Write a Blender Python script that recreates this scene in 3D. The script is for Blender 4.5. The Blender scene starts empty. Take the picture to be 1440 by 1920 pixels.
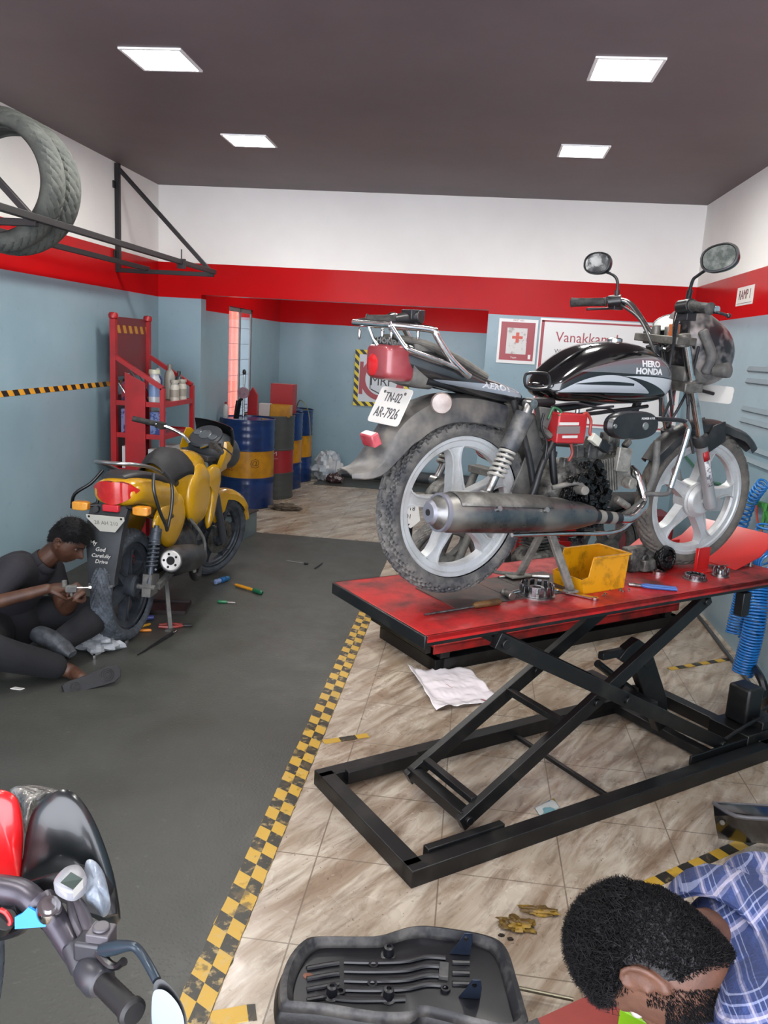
import bpy, bmesh, math, random
from math import sin, cos, pi, radians as rad, sqrt, atan2
from mathutils import Vector as V, Matrix as M, noise
random.seed(7)
SC = bpy.context.scene; COL = SC.collection
# ---------------------------------------------------------------- camera (measured)
FPX, YAW, PIT, ROL = 1509.886, 0.104836, 0.201364, 0.057479
CH = 1.64337
_f = V((-sin(YAW)*cos(PIT), cos(YAW)*cos(PIT), -sin(PIT)))
_r = V((cos(YAW), sin(YAW), 0)); _u = _r.cross(_f)
CR = _r*cos(ROL)+_u*sin(ROL); CU = -_r*sin(ROL)+_u*cos(ROL)
CAMP = V((0, 0, CH))
def ray(px, py): return _f+CR*((px-720)/FPX)+CU*((960-py)/FPX)
def onz(px, py, z=0.0): d = ray(px, py); return CAMP+d*((z-CH)/d.z)
def ony(px, py, y): d = ray(px, py); return CAMP+d*(y/d.y)
def onx(px, py, x): d = ray(px, py); return CAMP+d*(x/d.x)
def dep(px, py, t): return CAMP+ray(px, py)*t
cd = bpy.data.cameras.new('camera'); cam = bpy.data.objects.new('camera', cd); COL.objects.link(cam)
cd.sensor_fit = 'VERTICAL'; cd.sensor_height = 36; cd.sensor_width = 27; cd.lens = FPX/1920*36
cd.clip_start = .02
cam.matrix_world = M(((CR.x, CU.x, -_f.x, 0), (CR.y, CU.y, -_f.y, 0), (CR.z, CU.z, -_f.z, CH), (0, 0, 0, 1)))
SC.camera = cam
# ---------------------------------------------------------------- materials
KF = 1.0                                         # paint value scale for the chosen exposure
def lin(c):
    if isinstance(c, str): c = [int(c[i:i+2], 16)/255 for i in (0, 2, 4)]
    return tuple(KF*(x/12.92 if x <= .04045 else ((x+.055)/1.055)**2.4) for x in c[:3])+(1,)
def mat(name, col, rough=.5, metal=0, col2=None, ns=8, lo=.4, hi=.65, bump=0, bs=60, spec=.5, coat=0, emit=0, trans=0, alpha=1, rvar=0, det=4):
    m = bpy.data.materials.new(name); m.use_nodes = True; nt = m.node_tree; N = nt.nodes; L = nt.links
    b = N['Principled BSDF']; b.inputs['Base Color'].default_value = lin(col)
    b.inputs['Roughness'].default_value = rough; b.inputs['Metallic'].default_value = metal
    b.inputs['Specular IOR Level'].default_value = spec; b.inputs['Coat Weight'].default_value = coat
    b.inputs['Coat Roughness'].default_value = .06
    if trans: b.inputs['Transmission Weight'].default_value = trans
    if alpha < 1: b.inputs['Alpha'].default_value = alpha
    if emit: b.inputs['Emission Color'].default_value = lin(col); b.inputs['Emission Strength'].default_value = emit
    tc = N.new('ShaderNodeTexCoord')
    if col2 is not None:
        n = N.new('ShaderNodeTexNoise'); n.inputs['Scale'].default_value = ns; n.inputs['Detail'].default_value = det
        n.inputs['Roughness'].default_value = .65
        L.new(tc.outputs['Object'], n.inputs['Vector'])
        r = N.new('ShaderNodeValToRGB'); r.color_ramp.elements[0].position = lo; r.color_ramp.elements[1].position = hi
        r.color_ramp.elements[0].color = lin(col); r.color_ramp.elements[1].color = lin(col2)
        L.new(n.outputs['Fac'], r.inputs['Fac']); L.new(r.outputs['Color'], b.inputs['Base Color'])
        if rvar:
            mr = N.new('ShaderNodeMapRange'); mr.inputs['From Min'].default_value = lo; mr.inputs['From Max'].default_value = hi
            mr.inputs['To Min'].default_value = rough; mr.inputs['To Max'].default_value = rough+rvar
            L.new(n.outputs['Fac'], mr.inputs['Value']); L.new(mr.outputs['Result'], b.inputs['Roughness'])
    if bump:
        n = N.new('ShaderNodeTexNoise'); n.inputs['Scale'].default_value = bs; n.inputs['Detail'].default_value = 3
        L.new(tc.outputs['Object'], n.inputs['Vector'])
        p = N.new('ShaderNodeBump'); p.inputs['Strength'].default_value = bump; p.inputs['Distance'].default_value = .01
        L.new(n.outputs['Fac'], p.inputs['Height']); L.new(p.outputs['Normal'], b.inputs['Normal'])
    return m
class NT:                                      # small node helper
    def __init__(s, m): s.t = m.node_tree; s.N = s.t.nodes; s.L = s.t.links; s.b = s.N['Principled BSDF']; s.tc = s.N.new('ShaderNodeTexCoord')
    def sep(s, o='Object'): n = s.N.new('ShaderNodeSeparateXYZ'); s.L.new(s.tc.outputs[o], n.inputs[0]); return n.outputs
    def m(s, op, a, b=0.0, c=0.0):
        n = s.N.new('ShaderNodeMath'); n.operation = op
        for i, v in enumerate((a, b, c)):
            if isinstance(v, (int, float)): n.inputs[i].default_value = v
            else: s.L.new(v, n.inputs[i])
        return n.outputs[0]
    def mix(s, f, a, b):
        n = s.N.new('ShaderNodeMix'); n.data_type = 'RGBA'
        for i, v in ((0, f), (6, a), (7, b)):
            if isinstance(v, (int, float)): n.inputs[i].default_value = v
            elif isinstance(v, str): n.inputs[i].default_value = lin(v)
            else: s.L.new(v, n.inputs[i])
        return n.outputs[2]
    def noise(s, scale, vec=None, det=4, rough=.6, dist=0):
        n = s.N.new('ShaderNodeTexNoise'); n.inputs['Scale'].default_value = scale; n.inputs['Detail'].default_value = det
        n.inputs['Roughness'].default_value = rough; n.inputs['Distortion'].default_value = dist
        s.L.new(vec if vec is not None else s.tc.outputs['Object'], n.inputs['Vector']); return n.outputs['Fac']
    def mapping(s, rot=(0, 0, 0), sc=(1, 1, 1), loc=(0, 0, 0)):
        n = s.N.new('ShaderNodeMapping'); n.inputs['Rotation'].default_value = rot; n.inputs['Scale'].default_value = sc; n.inputs['Location'].default_value = loc
        s.L.new(s.tc.outputs['Object'], n.inputs['Vector']); return n.outputs[0]
    def mr(s, v, a, b, c=0.0, d=1.0):
        n = s.N.new('ShaderNodeMapRange'); s.L.new(v, n.inputs[0])
        for i, x in enumerate((a, b, c, d)): n.inputs[i+1].default_value = x
        return n.outputs[0]
    def out(s, col, rough=None):
        s.L.new(col, s.b.inputs['Base Color'])
        if rough is not None: s.L.new(rough, s.b.inputs['Roughness'])
    def bump(s, h, st=.3, d=.01):
        p = s.N.new('ShaderNodeBump'); p.inputs['Strength'].default_value = st; p.inputs['Distance'].default_value = d
        s.L.new(h, p.inputs['Height']); s.L.new(p.outputs['Normal'], s.b.inputs['Normal'])
# ---------------------------------------------------------------- geometry
def smoothpath(pts, k=4, closed=False):
    pts = [V(p) for p in pts]; n = len(pts)
    if n < 3 or k < 2: return pts
    out = []; rng = range(n) if closed else range(n-1)
    for i in rng:
        p0 = pts[(i-1) % n] if (closed or i > 0) else pts[0]*2-pts[1]
        p1 = pts[i]; p2 = pts[(i+1) % n]; p3 = pts[(i+2) % n] if (closed or i+2 < n) else pts[-1]*2-pts[-2]
        for j in range(k):
            t = j/k; out.append(.5*((2*p1)+(p2-p0)*t+(2*p0-5*p1+4*p2-p3)*t*t+(3*p1-p0-3*p2+p3)*t*t*t))
    if not closed: out.append(pts[-1])
    return out
def perp(a):
    a = V(a).normalized(); b = V((0, 0, 1)) if abs(a.z) < .9 else V((1, 0, 0))
    x = a.cross(b).normalized(); return x, a.cross(x).normalized()
class G:
    def __init__(s): s.b = bmesh.new(); s.mi = 0; s.x = None
    def v(s, p): p = V(p); return s.b.verts.new(s.x @ p if s.x else p)
    def f(s, vs):
        try: f = s.b.faces.new(vs); f.material_index = s.mi; return f
        except ValueError: return None
    def loft(s, rings, cap=True, closed=True):
        R = [[s.v(p) for p in r] for r in rings]
        for a, b in zip(R, R[1:]):
            n = len(a)
            for i in range(n if closed else n-1): s.f((a[i], a[(i+1) % n], b[(i+1) % n], b[i]))
        if cap and closed and len(R[0]) > 2: s.f(R[0][::-1]); s.f(R[-1])
        return s
    def box(s, c, sz, rot=0, ax='Z', mtx=None):
        m = mtx if mtx is not None else (M.Rotation(rot, 3, ax) if rot else M.Identity(3)); c = V(c); h = V(sz)/2
        P = lambda x, y, z: c+m @ V((x*h.x, y*h.y, z*h.z))
        return s.loft([[P(-1, -1, z), P(1, -1, z), P(1, 1, z), P(-1, 1, z)] for z in (-1, 1)])
    def bar(s, p, q, w, h, up=(0, 0, 1)):       # rectangular bar between two points
        p = V(p); q = V(q); a = (q-p).normalized(); x = a.cross(V(up)).normalized(); y = x.cross(a)
        return s.loft([[o+x*(i*w/2)+y*(j*h/2) for i, j in ((-1, -1), (1, -1), (1, 1), (-1, 1))] for o in (p, q)])
    def cyl(s, p, q, r, r2=None, n=16, cap=True):
        p = V(p); q = V(q); x, y = perp(q-p); r2 = r if r2 is None else r2
        return s.loft([[o+(x*cos(2*pi*i/n)+y*sin(2*pi*i/n))*R for i in range(n)] for o, R in ((p, r), (q, r2))], cap)
    def tube(s, pts, r, n=8, k=4, closed=False, cap=True, flat=1):
        P = smoothpath(pts, k, closed); m = len(P); rings = []
        x = None
        for i, p in enumerate(P):
            a = (P[(i+1) % m]-P[i-1]) if closed else (P[min(i+1, m-1)]-P[max(i-1, 0)])
            a = a.normalized() if a.length > 1e-9 else V((0, 0, 1))
            if x is None: x, y = perp(a)
            else:
                x = (x-a*x.dot(a)); x = x.normalized() if x.length > 1e-6 else perp(a)[0]
                y = a.cross(x)
            if callable(r): R = r(i/(m-1))
            elif isinstance(r, (list, tuple)):
                t = i/(m-1)*(len(r)-1); j = min(int(t), len(r)-2); R = r[j]+(r[j+1]-r[j])*(t-j)
            else: R = r
            rings.append([p+(x*cos(2*pi*q/n)+y*sin(2*pi*q/n)*flat)*R for q in range(n)])
        if closed: rings.append(rings[0]); s.loft(rings, False); bmesh.ops.remove_doubles(s.b, verts=s.b.verts[:], dist=1e-6); return s
        return s.loft(rings, cap)
    def lathe(s, prof, o=(0, 0, 0), ax=(0, 0, 1), n=32, closed=False):   # prof: (height, radius)
        o = V(o); a = V(ax).normalized(); x, y = perp(a)
        rings = [[o+a*h+(x*cos(2*pi*i/n)+y*sin(2*pi*i/n))*max(r, 1e-5) for i in range(n)] for h, r in prof]
        if closed: rings.append(rings[0])
        return s.loft(rings, not closed)
    def prism(s, out, fa, fb):                   # outline mapped by two functions to the two faces
        return s.loft([[fa(*p) for p in out], [fb(*p) for p in out]])
    def slab(s, out, y0, y1):                    # (x,z) outline between two y planes
        return s.prism(out, lambda x, z: V((x, y0, z)), lambda x, z: V((x, y1, z)))
    def slabz(s, out, z0, z1):
        return s.prism(out, lambda x, y: V((x, y, z0)), lambda x, y: V((x, y, z1)))
    def ell(s, c, r, rot=None, nu=20, nv=12):
        c = V(c); r = V(r) if not isinstance(r, (int, float)) else V((r, r, r)); m = rot if rot else M.Identity(3)
        rings = [[c+m @ V((r.x*sin(t)*cos(2*pi*i/nu), r.y*sin(t)*sin(2*pi*i/nu), r.z*cos(t))) for i in range(nu)] for t in [pi*(.5+j)/(nv) if 0 < j < nv-1 else (.02 if j == 0 else pi-.02) for j in range(nv)]]
        return s.loft(rings)
    def grid(s, nu, nv, fn, thick=0):
        A = [[s.v(fn(i/(nu-1), j/(nv-1))) for i in range(nu)] for j in range(nv)]
        for j in range(nv-1):
            for i in range(nu-1): s.f((A[j][i], A[j][i+1], A[j+1][i+1], A[j+1][i]))
        return s
    def out(s, name, mats, parent=None, ang=35, bev=0, sub=0, solid=0, seg=2, recalc=True, xf=None, off=-1):
        b = s.b
        if xf is not None: bmesh.ops.transform(b, matrix=xf, verts=b.verts[:])
        if recalc and not solid: bmesh.ops.recalc_face_normals(b, faces=b.faces[:])
        b.normal_update(); a = rad(ang)
        for e in b.edges:
            if len(e.link_faces) == 2 and e.calc_face_angle(0) > a: e.smooth = False
        for f in b.faces: f.smooth = True
        me = bpy.data.meshes.new(name); b.to_mesh(me); b.free()
        o = bpy.data.objects.new(name, me); COL.objects.link(o)
        for m in (mats if isinstance(mats, (list, tuple)) else [mats]): me.materials.append(m)
        if parent is not None: o.parent = parent
        if solid: q = o.modifiers.new('s', 'SOLIDIFY'); q.thickness = solid; q.offset = off
        if bev: q = o.modifiers.new('b', 'BEVEL'); q.width = bev; q.segments = seg; q.limit_method = 'ANGLE'; q.angle_limit = rad(38)
        if sub: q = o.modifiers.new('u', 'SUBSURF'); q.levels = sub; q.render_levels = sub
        return o
def empty(name, loc=(0, 0, 0), rz=0, label=None, cat=None, group=None):
    o = bpy.data.objects.new(name, None); COL.objects.link(o); o.location = loc; o.rotation_euler = (0, 0, rz); o.empty_display_size = .05
    return tag(o, label, cat, group)
def tag(o, label=None, cat=None, group=None, kind=None):
    if label: o['label'] = label
    if cat: o['category'] = cat
    if group: o['group'] = group
    if kind: o['kind'] = kind
    return o
def S(o): o['kind'] = 'structure'; return o
def text(name, s, size, mtx, m, parent=None, ext=.0006, align='CENTER', sx=1, sp=1, shear=0, fat=0):
    c = bpy.data.curves.new(name, 'FONT'); c.body = s; c.size = size; c.extrude = ext; c.align_x = align; c.align_y = 'CENTER'; c.space_character = sp; c.shear = shear
    c.resolution_u = 2; c.offset = fat
    t = bpy.data.objects.new('tmp', c); COL.objects.link(t); dg = bpy.context.evaluated_depsgraph_get()
    me = bpy.data.meshes.new_from_object(t.evaluated_get(dg)); bpy.data.objects.remove(t)
    me.transform(mtx @ M.Diagonal((sx, 1, 1, 1))); me.materials.clear(); me.materials.append(m); me.name = name
    o = bpy.data.objects.new(name, me); COL.objects.link(o)
    if parent is not None: o.parent = parent
    return o
def frame(o, x, y):                              # matrix with given origin, x and y axis (z = normal)
    x = V(x).normalized(); z = x.cross(V(y)).normalized(); y = z.cross(x)
    return M(((x.x, y.x, z.x, o[0]), (x.y, y.y, z.y, o[1]), (x.z, y.z, z.z, o[2]), (0, 0, 0, 1)))
# common materials
KF = .6
mBlack = mat('black_paint', '141518', .35, col2='33343a', ns=20, lo=.5, hi=.8)
mFrame = mat('dusty_black_steel', '16171a', .42, col2='4a4846', ns=14, lo=.5, hi=.85)
mRub = mat('rubber', '17181a', .7, col2='3a3a3a', ns=18)
mChr = mat('chrome', 'ffffff', .13, 1, col2='a09a92', ns=25, lo=.5, hi=.8, rvar=.25)
mSteel = mat('steel', 'd4d4d2', .33, 1, col2='8a857e', ns=30)
mAlu = mat('dusty_aluminium', 'a6a49c', .55, .5, col2='77746c', ns=22, lo=.35, hi=.7)
mDust = mat('dusty_dark_plastic', '4a4b4c', .65, col2='8a857c', ns=9, lo=.4, hi=.75)
mRed = mat('red_paint', 'c41a1c', .35, col2='9c1414', ns=10)
mWhite = mat('white_plastic', 'e6e4de', .4)
mDark = mat('dark_grey', '2a2b2e', .5)
# ================================================================ the room
KF = 1.0
D = 6.70; XL = -2.706; XR = 1.63; HC = 2.838; ZT = 2.236; ZB = 1.953; YF = -1.0
JL, JR, ZO = -2.335, .045, 1.985                 # opening in the back wall
DI = 10.1; XI = -2.5; ZBI = 1.879
def wallmat(name, zb, zt):
    m = mat(name, 'ffffff', .3, spec=.3); t = NT(m); z = t.sep()[2]
    n = t.noise(1.6, det=3); n2 = t.noise(14, det=3)
    grey = t.mix(t.mr(n, .35, .7), '7f97a1', '879ea8'); grey = t.mix(t.mr(n2, .62, .8, 0, .5), grey, '748a93')
    white = t.mix(t.mr(n, .3, .7), 'f2f0ec', 'ebe8e4')
    red = t.mix(t.mr(n, .3, .7), 'ba0f13', 'ad0e12')
    c = t.mix(t.m('GREATER_THAN', z, zb), grey, red); c = t.mix(t.m('GREATER_THAN', z, zt), c, white)
    r = t.mix(t.m('GREATER_THAN', z, zt), '505050', 'd0d0d0')
    sp = t.N.new('ShaderNodeSeparateColor'); t.L.new(r, sp.inputs[0])
    t.out(c, t.m('ADD', t.m('MULTIPLY', sp.outputs[0], .9), .13)); t.L.new(t.m('ADD', t.m('MULTIPLY', t.m('LESS_THAN', z, zb), .24), .08), t.b.inputs['Specular IOR Level']); t.bump(t.noise(5, det=5), .12, .02)
    return m
mWall = wallmat('painted_wall', ZB, ZT); mWallI = wallmat('painted_inner_wall', ZBI, 2.3)
def plane(name, pts, m, th=.0, nrm=None):
    g = G(); g.prism([(p,) for p in pts], lambda p: V(p), lambda p: V(p)+V(nrm)*th); return S(g.out(name, m))
T = .15
plane('wall_left', [(XL, YF, 0), (XL, D+T, 0), (XL, D+T, HC), (XL, YF, HC)], mWall, T, (-1, 0, 0))
plane('wall_right', [(XR, YF, 0), (XR, D+T, 0), (XR, D+T, HC), (XR, YF, HC)], mWall, T, (1, 0, 0))
plane('wall_back', [(XL, D, 0), (JL, D, 0), (JL, D, ZO), (JR, D, ZO), (JR, D, 0), (XR, D, 0), (XR, D, HC), (XL, D, HC)], mWall, .12, (0, 1, 0))
plane('wall_back_inner', [(XI-T, DI, 0), (2.6, DI, 0), (2.6, DI, HC), (XI-T, DI, HC)], mWallI, T, (0, 1, 0))
# inner left wall with the window
wy0, wy1, wz0, wz1 = 8.0, 8.86, .55, 1.96
for i, (a, b, c, d) in enumerate(((D+.12, wy0, 0, HC), (wy1, DI, 0, HC), (wy0, wy1, 0, wz0), (wy0, wy1, wz1, HC))):
    plane('wall_left_inner', [(XI, a, c), (XI, b, c), (XI, b, d), (XI, a, d)], mWallI, T, (-1, 0, 0))
plane('wall_right_inner', [(2.6, D, 0), (2.6, DI, 0), (2.6, DI, HC), (2.6, D, HC)], mWallI, T, (1, 0, 0))
mCeil = mat('ceiling_paint', '675a5c', .55, col2='5d5153', ns=1.5, lo=.35, hi=.7)
plane('ceiling', [(XL-T, YF, HC), (2.6, YF, HC), (2.6, DI+T, HC), (XI-T, DI+T, HC), (XI-T, D+T, HC), (XL-T, D+T, HC)], mCeil, .1, (0, 0, 1))
# tiled floor
mT = mat('marble_tiles', 'ffffff', .22); t = NT(mT); s_ = t.sep()
_m = t.N.new('ShaderNodeMapping'); _m.inputs['Scale'].default_value = (.9, 4.2, 1); t.L.new(t.mapping((0, 0, rad(-60))), _m.inputs['Vector']); vx = _m.outputs[0]
n1 = t.noise(2.1, vx, 5, .65, 1.1); n2 = t.noise(5, vx, 6, .7, .6)
tile = t.mix(t.mr(n1, .36, .62), 'b8ae9f', '83705e'); tile = t.mix(t.mr(n2, .5, .72, 0, .8), tile, '5c4a3b')
tile = t.mix(t.mr(t.noise(2.3, det=3), .5, .68, 0, .55), tile, '8d7c68')
def joint(c, off): return t.m('LESS_THAN', t.m('ABSOLUTE', t.m('SUBTRACT', t.m('FRACT', t.m('ADD', t.m('DIVIDE', c, .4), off)), .5)), .006)
j = t.m('MAXIMUM', joint(s_[0], .5), joint(s_[1], .68))
tile = t.mix(t.m('MULTIPLY', j, .75), tile, '5d5044')
tile = t.mix(t.mr(t.noise(60, det=2), .68, .72, 0, .7), tile, '4a4038')
t.out(tile, t.mr(t.noise(3, det=4), .35, .7, .16, .42))
plane('floor', [(XL-T, YF, 0), (2.6, YF, 0), (2.6, DI+T, 0), (XL-T, DI+T, 0)], mT, .1, (0, 0, -1))
# rubber mat
mMat = mat('rubber_mat', 'ffffff', .45); t = NT(mMat)
c = t.mix(t.mr(t.noise(.9, det=5), .35, .7), '3d3e3a', '363733'); c = t.mix(t.mr(t.noise(4, det=5), .58, .75, 0, .5), c, '32332f')
c = t.mix(t.mr(t.noise(25, det=3), .66, .74, 0, .35), c, '66675f')
vo = t.N.new('ShaderNodeTexVoronoi'); vo.inputs['Scale'].default_value = 75; t.L.new(t.tc.outputs['Object'], vo.inputs['Vector'])
t.out(c, t.mr(t.noise(3, det=4), .3, .7, .33, .6)); t.bump(t.mr(vo.outputs['Distance'], .25, .45, 1, 0), .14, .004)
g = G(); g.slabz([(XL+.002, YF), (-.60, YF), (-.60, D-.02), (XL+.002, D-.02)], .0005, .004)
tag(g.out('rubber_floor_mat', mMat), 'dark grey studded rubber mat covering the left half of the workshop floor', 'mat')
# hazard tapes
def tapemat(name, ax, per, row=None, slant=0, c1='b08c2e', c2='24221c', torn=.45, oax=0, off=0):
    m = mat(name, 'ffffff', .4); t = NT(m); s = t.sep(); u = s[ax]
    if slant: u = t.m('ADD', u, t.m('MULTIPLY', s[oax], slant))
    k = t.m('FLOOR', t.m('ADD', t.m('DIVIDE', u, per), off))
    if row is not None: k = t.m('ADD', k, t.m('FLOOR', t.m('DIVIDE', t.m('SUBTRACT', s[oax], row[0]), row[1])))
    k = t.m('MODULO', t.m('ABSOLUTE', k), 2.0); k = t.m('GREATER_THAN', k, .5)
    n = t.noise(38, det=5); k = t.mix(k, c1, c2)
    k = t.mix(t.mr(n, .5+.1*(1-torn), .66, 0, torn), k, 'a8905c'); k = t.mix(t.mr(t.noise(13, det=5), .58, .64, 0, torn), k, '4a3f28')
    t.out(k); return m
mTape = tapemat('floor_hazard_tape', 1, .062, (-.58, .045), .55, torn=.75)
g = G(); random.seed(3); N_ = 260; L_ = []; R_ = []
for i in range(N_+1):
    y = YF+(4.95-YF)*i/N_; L_.append((-.625+.004*noise.noise(V((y*30, 0, 0)))+.004*noise.noise(V((y*9, 5, 0))), y)); R_.append((-.535+.006*noise.noise(V((y*33, 9, 0))), y))
g.loft([[(a[0], a[1], .0052), (-.58, a[1], .0056), (b[0], b[1], .0052), (b[0], b[1], .0006), (a[0], a[1], .0006)] for a, b in zip(L_, R_)])
tag(g.out('hazard_floor_tape', mTape), 'worn double row of yellow and black hazard tape along the rubber mat edge', 'tape')
def strip(name, p, q, w, label, per=.05, z=.002, cat='tape', grp=None, jag=.004):
    p = V((p[0], p[1], 0)); q = V((q[0], q[1], 0)); L = (q-p).length; n = max(6, int(L/.01)); g = G()
    A = []
    for i in range(n+1):
        x = L*i/n; e = jag*noise.noise(V((x*60, w*70, 3))); A.append([(x+.3*e, -w/2+e, z), (x-.3*e, w/2+e*.5, z+.0006), (x, w/2, 0.0003), (x, -w/2, 0.0003)])
    g.loft(A); m = tapemat(name+'_stripes', 0, per, slant=.0, torn=.4); o = g.out(name, m); o.location = p; o.rotation_euler = (0, 0, atan2(q.y-p.y, q.x-p.x))
    return tag(o, label, cat, grp)
strip('floor_tape_strip', onz(1215, 1660), onz(1425, 1568), .042, 'yellow and black tape strip beside the crouching man in plaid', .055)
strip('floor_tape_strip', onz(1255, 1255), onz(1366, 1236), .035, 'short yellow and black tape strip near the blue coiled hoses', .06)
strip('floor_tape_strip', onz(606, 1392), onz(690, 1379), .035, 'short frayed tape piece beside the long hazard tape', .075)
strip('floor_tape_strip', onz(395, 1912), onz(480, 1898), .05, 'torn tape end left of the black seat base', .09)
# tape on left wall
a = onx(0, 718, XL); b = onx(252, 700, XL)
mW = tapemat('wall_hazard_tape', 1, .058, slant=.8, oax=2, c1='d9992a', c2='1c1815', torn=.12)
g = G(); g.prism([(a.y-.9, 1.235), (b.y, 1.25), (b.y, 1.285), (a.y-.9, 1.27)], lambda y, z: V((XL+.002, y, z)), lambda y, z: V((XL+.0002, y, z)))
tag(g.out('hazard_wall_tape', mW), 'yellow and black diagonal striped tape along the left grey wall', 'tape')
# window in the inner left wall with orange sheet outside
mWF = mat('window_frame_grey', '6d6f70', .4, .3); g = G(); X = XI-.02
for y in (wy0+.02, wy1-.02, (wy0+wy1)/2+.0): g.box((X, y, (wz0+wz1)/2), (.02, .035, wz1-wz0))
for z in (wz0+.02, wz1-.02): g.box((X, (wy0+wy1)/2, z), (.02, wy1-wy0, .045))
wf = S(g.out('window_1', mWF, bev=.003))
g = G(); g.box((X, (wy0+wy1)/2, (wz0+wz1)/2), (.004, wy1-wy0-.06, wz1-wz0-.06)); g.out('window_pane', mat('window_glass', 'f0f4f4', .02, trans=1), wf)
g = G()
for i in range(9):
    z = wz0+.06+i*(wz1-wz0-.1)/8; g.cyl((X-.02, wy0+.03, z), (X-.02, wy1-.03, z), .003, n=6)
g.out('window_bar', mWF, wf)
mOr = mat('orange_sheet', 'd8562f', .6, col2='b8442a', ns=30); g = G(); n = 120
g.loft([[(XI-.62+.018*sin(i*1.3), 7.6+5.4*i/n, 0), (XI-.62+.018*sin(i*1.3), 7.6+5.4*i/n, 2.3), (XI-.63+.018*sin(i*1.3), 7.6+5.4*i/n, 2.3), (XI-.63+.018*sin(i*1.3), 7.6+5.4*i/n, 0)] for i in range(n+1)])
tag(g.out('corrugated_sheet', mOr, ang=60), 'orange red corrugated sheet seen outside the narrow window', 'sheet')
# louvre vents on right wall
for k, (q, zc) in enumerate(((1410, 1.607), (1400, 1.37), (1395, 1.15))):
    y1 = (5.2, 5.2, 5.14)[k]; e = empty('wall_vent', (XR, y1, zc), 0, ('top', 'middle', 'lowest')[k]+' pair of pressed grey louvre slots on the right wall', 'vent', 'louvre slots on the right wall')
    for dz in (.035, -.035):
        g = G(); g.loft([[(0.0, y, dz-.02), (-.014, y, dz-.012), (0.0, y, dz+.014)] for y in (0, -.03, -.9)])
        g.out('louvre', mWall if 0 else mat('louvre_grey', '73868e', .4), e)
# ramp notice
c = [onx(*q, XR-.004) for q in ((1385, 541), (1412, 535), (1408, 568), (1381, 573))]
yc = sum(p.y for p in c)/4; zc = sum(p.z for p in c)/4
mPap = mat('paper', 'dedad4', .6); g = G(); g.box((XR-.002, yc, zc), (.002, .33, .115))
o = tag(g.out('wall_notice', mPap), 'small white paper notice reading RAMP 1 on the red band', 'sign')
mt = frame((XR-.0036, yc, zc+.005), (0, -1, 0), (0, 0, 1)); text('notice_text', 'RAMP 1', .085, mt, mat('ink_dark_red', '5a2526', .6), o, sx=.85)
g = G(); g.box((XR-.0035, yc, zc-.045), (.001, .29, .003)); g.out('underline', mat('ink_d', '5a2526', .6), o)
# ceiling lights
mLens = mat('light_diffuser', 'fbf9f4', .5, emit=47); mLF = mat('light_trim', 'e8e8e8', .4)
k = 0
for y in (.9, 2.32, 3.75, 5.15, 8.3):
    for x in (-1.5, .51):
        nm = {(3.75, -1.5): 'bright square ceiling panel near the left above the tyre rack', (3.75, .51): 'bright square ceiling panel above the black motorcycle mirrors, nearer one', (5.15, -1.5): 'farther square ceiling panel on the left side', (5.15, .51): 'farther square ceiling panel on the right side'}.get((y, x), 'square ceiling panel in the back room' if y > 8 else 'square ceiling panel nearer the shop entrance')
        e = empty('ceiling_light', (x, y, HC), 0, nm, 'ceiling light', 'square ceiling light panels')
        g = G(); s = .125
        for (a, b, c, d) in ((0, s+.008, 2*s+.03, .014), (0, -s-.008, 2*s+.03, .014), (s+.008, 0, .014, 2*s), (-s-.008, 0, .014, 2*s)): g.box((a, b, -.004), (c, d, .008))
        g.out('frame', mLF, e)
        g = G(); g.box((0, 0, -.002), (2*s, 2*s, .003)); g.out('diffuser', mLens, e)
# world
w = bpy.data.worlds.new('world'); SC.world = w; w.use_nodes = True
w.node_tree.nodes['Background'].inputs[0].default_value = lin('f2f5ff'); w.node_tree.nodes['Background'].inputs[1].default_value = 3.6
SC.view_settings.view_transform = 'Standard'; SC.view_settings.look = 'None'; SC.view_settings.exposure = 1.3; SC.view_settings.gamma = 1
# ================================================================ motorcycles
KF = .6
def frameK(org, ang):                            # pixel -> local (x, y, z) on a local lateral plane
    o = V(org); u = V((cos(ang), sin(ang), 0)); n = V((-sin(ang), cos(ang), 0))
    def K(px, py, y=0.0):
        d = ray(px, py); t = (y-(CAMP-o).dot(n))/d.dot(n); p = CAMP+d*t-o; return V((p.dot(u), y, p.z))
    def Kz(px, py, z=0.0):
        p = onz(px, py, z+o.z)-o; return V((p.dot(u), p.dot(n), z))
    return K, Kz
def tyre(parent, name, c, R, w, rim, nb, m, xf=None, k=.9, dp=.006, mode=0, ax=(0, 1, 0)):
    g = G(); rc = (R+rim)/2-.002; h = R-rc; nu = nb*6; ph = [rad(a) for a in (-132, -115, -100, -85, -72, -64, -56, -48, -40, -32, -24, -16, -9, -4, 0, 4, 9, 16, 24, 32, 40, 48, 56, 64, 72, 85, 100, 115, 132)]
    o = V(c); a = V(ax).normalized(); ex, ey = perp(a); rings = []
    for i in range(nu):
        th = 2*pi*i/nu; ring = []
        for p in ph:
            d = 0; ap = abs(p)
            if ap < rad(76):
                q = (i/6+ap*k*3+(.5 if p > 0 else 0)*(mode == 1)) % 1
                if q < .3: d = dp
                if mode == 0 and rad(28) < ap < rad(36): d = dp
                if ap < rad(5): d = dp*(.9 if mode == 0 else .3)
            r = rc+(h-d)*cos(p) if cos(p) > 0 else rc+h*cos(p)*1.0
            ring.append(o+a*((w/2-d*abs(sin(p)))*sin(p))+(ex*cos(th)+ey*sin(th))*r)
        rings.append(ring)
    rings.append(rings[0]); g.loft(rings, False, False); bmesh.ops.remove_doubles(g.b, verts=g.b.verts[:], dist=1e-6)
    return g.out(name, m, parent, ang=28, xf=xf)
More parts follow.
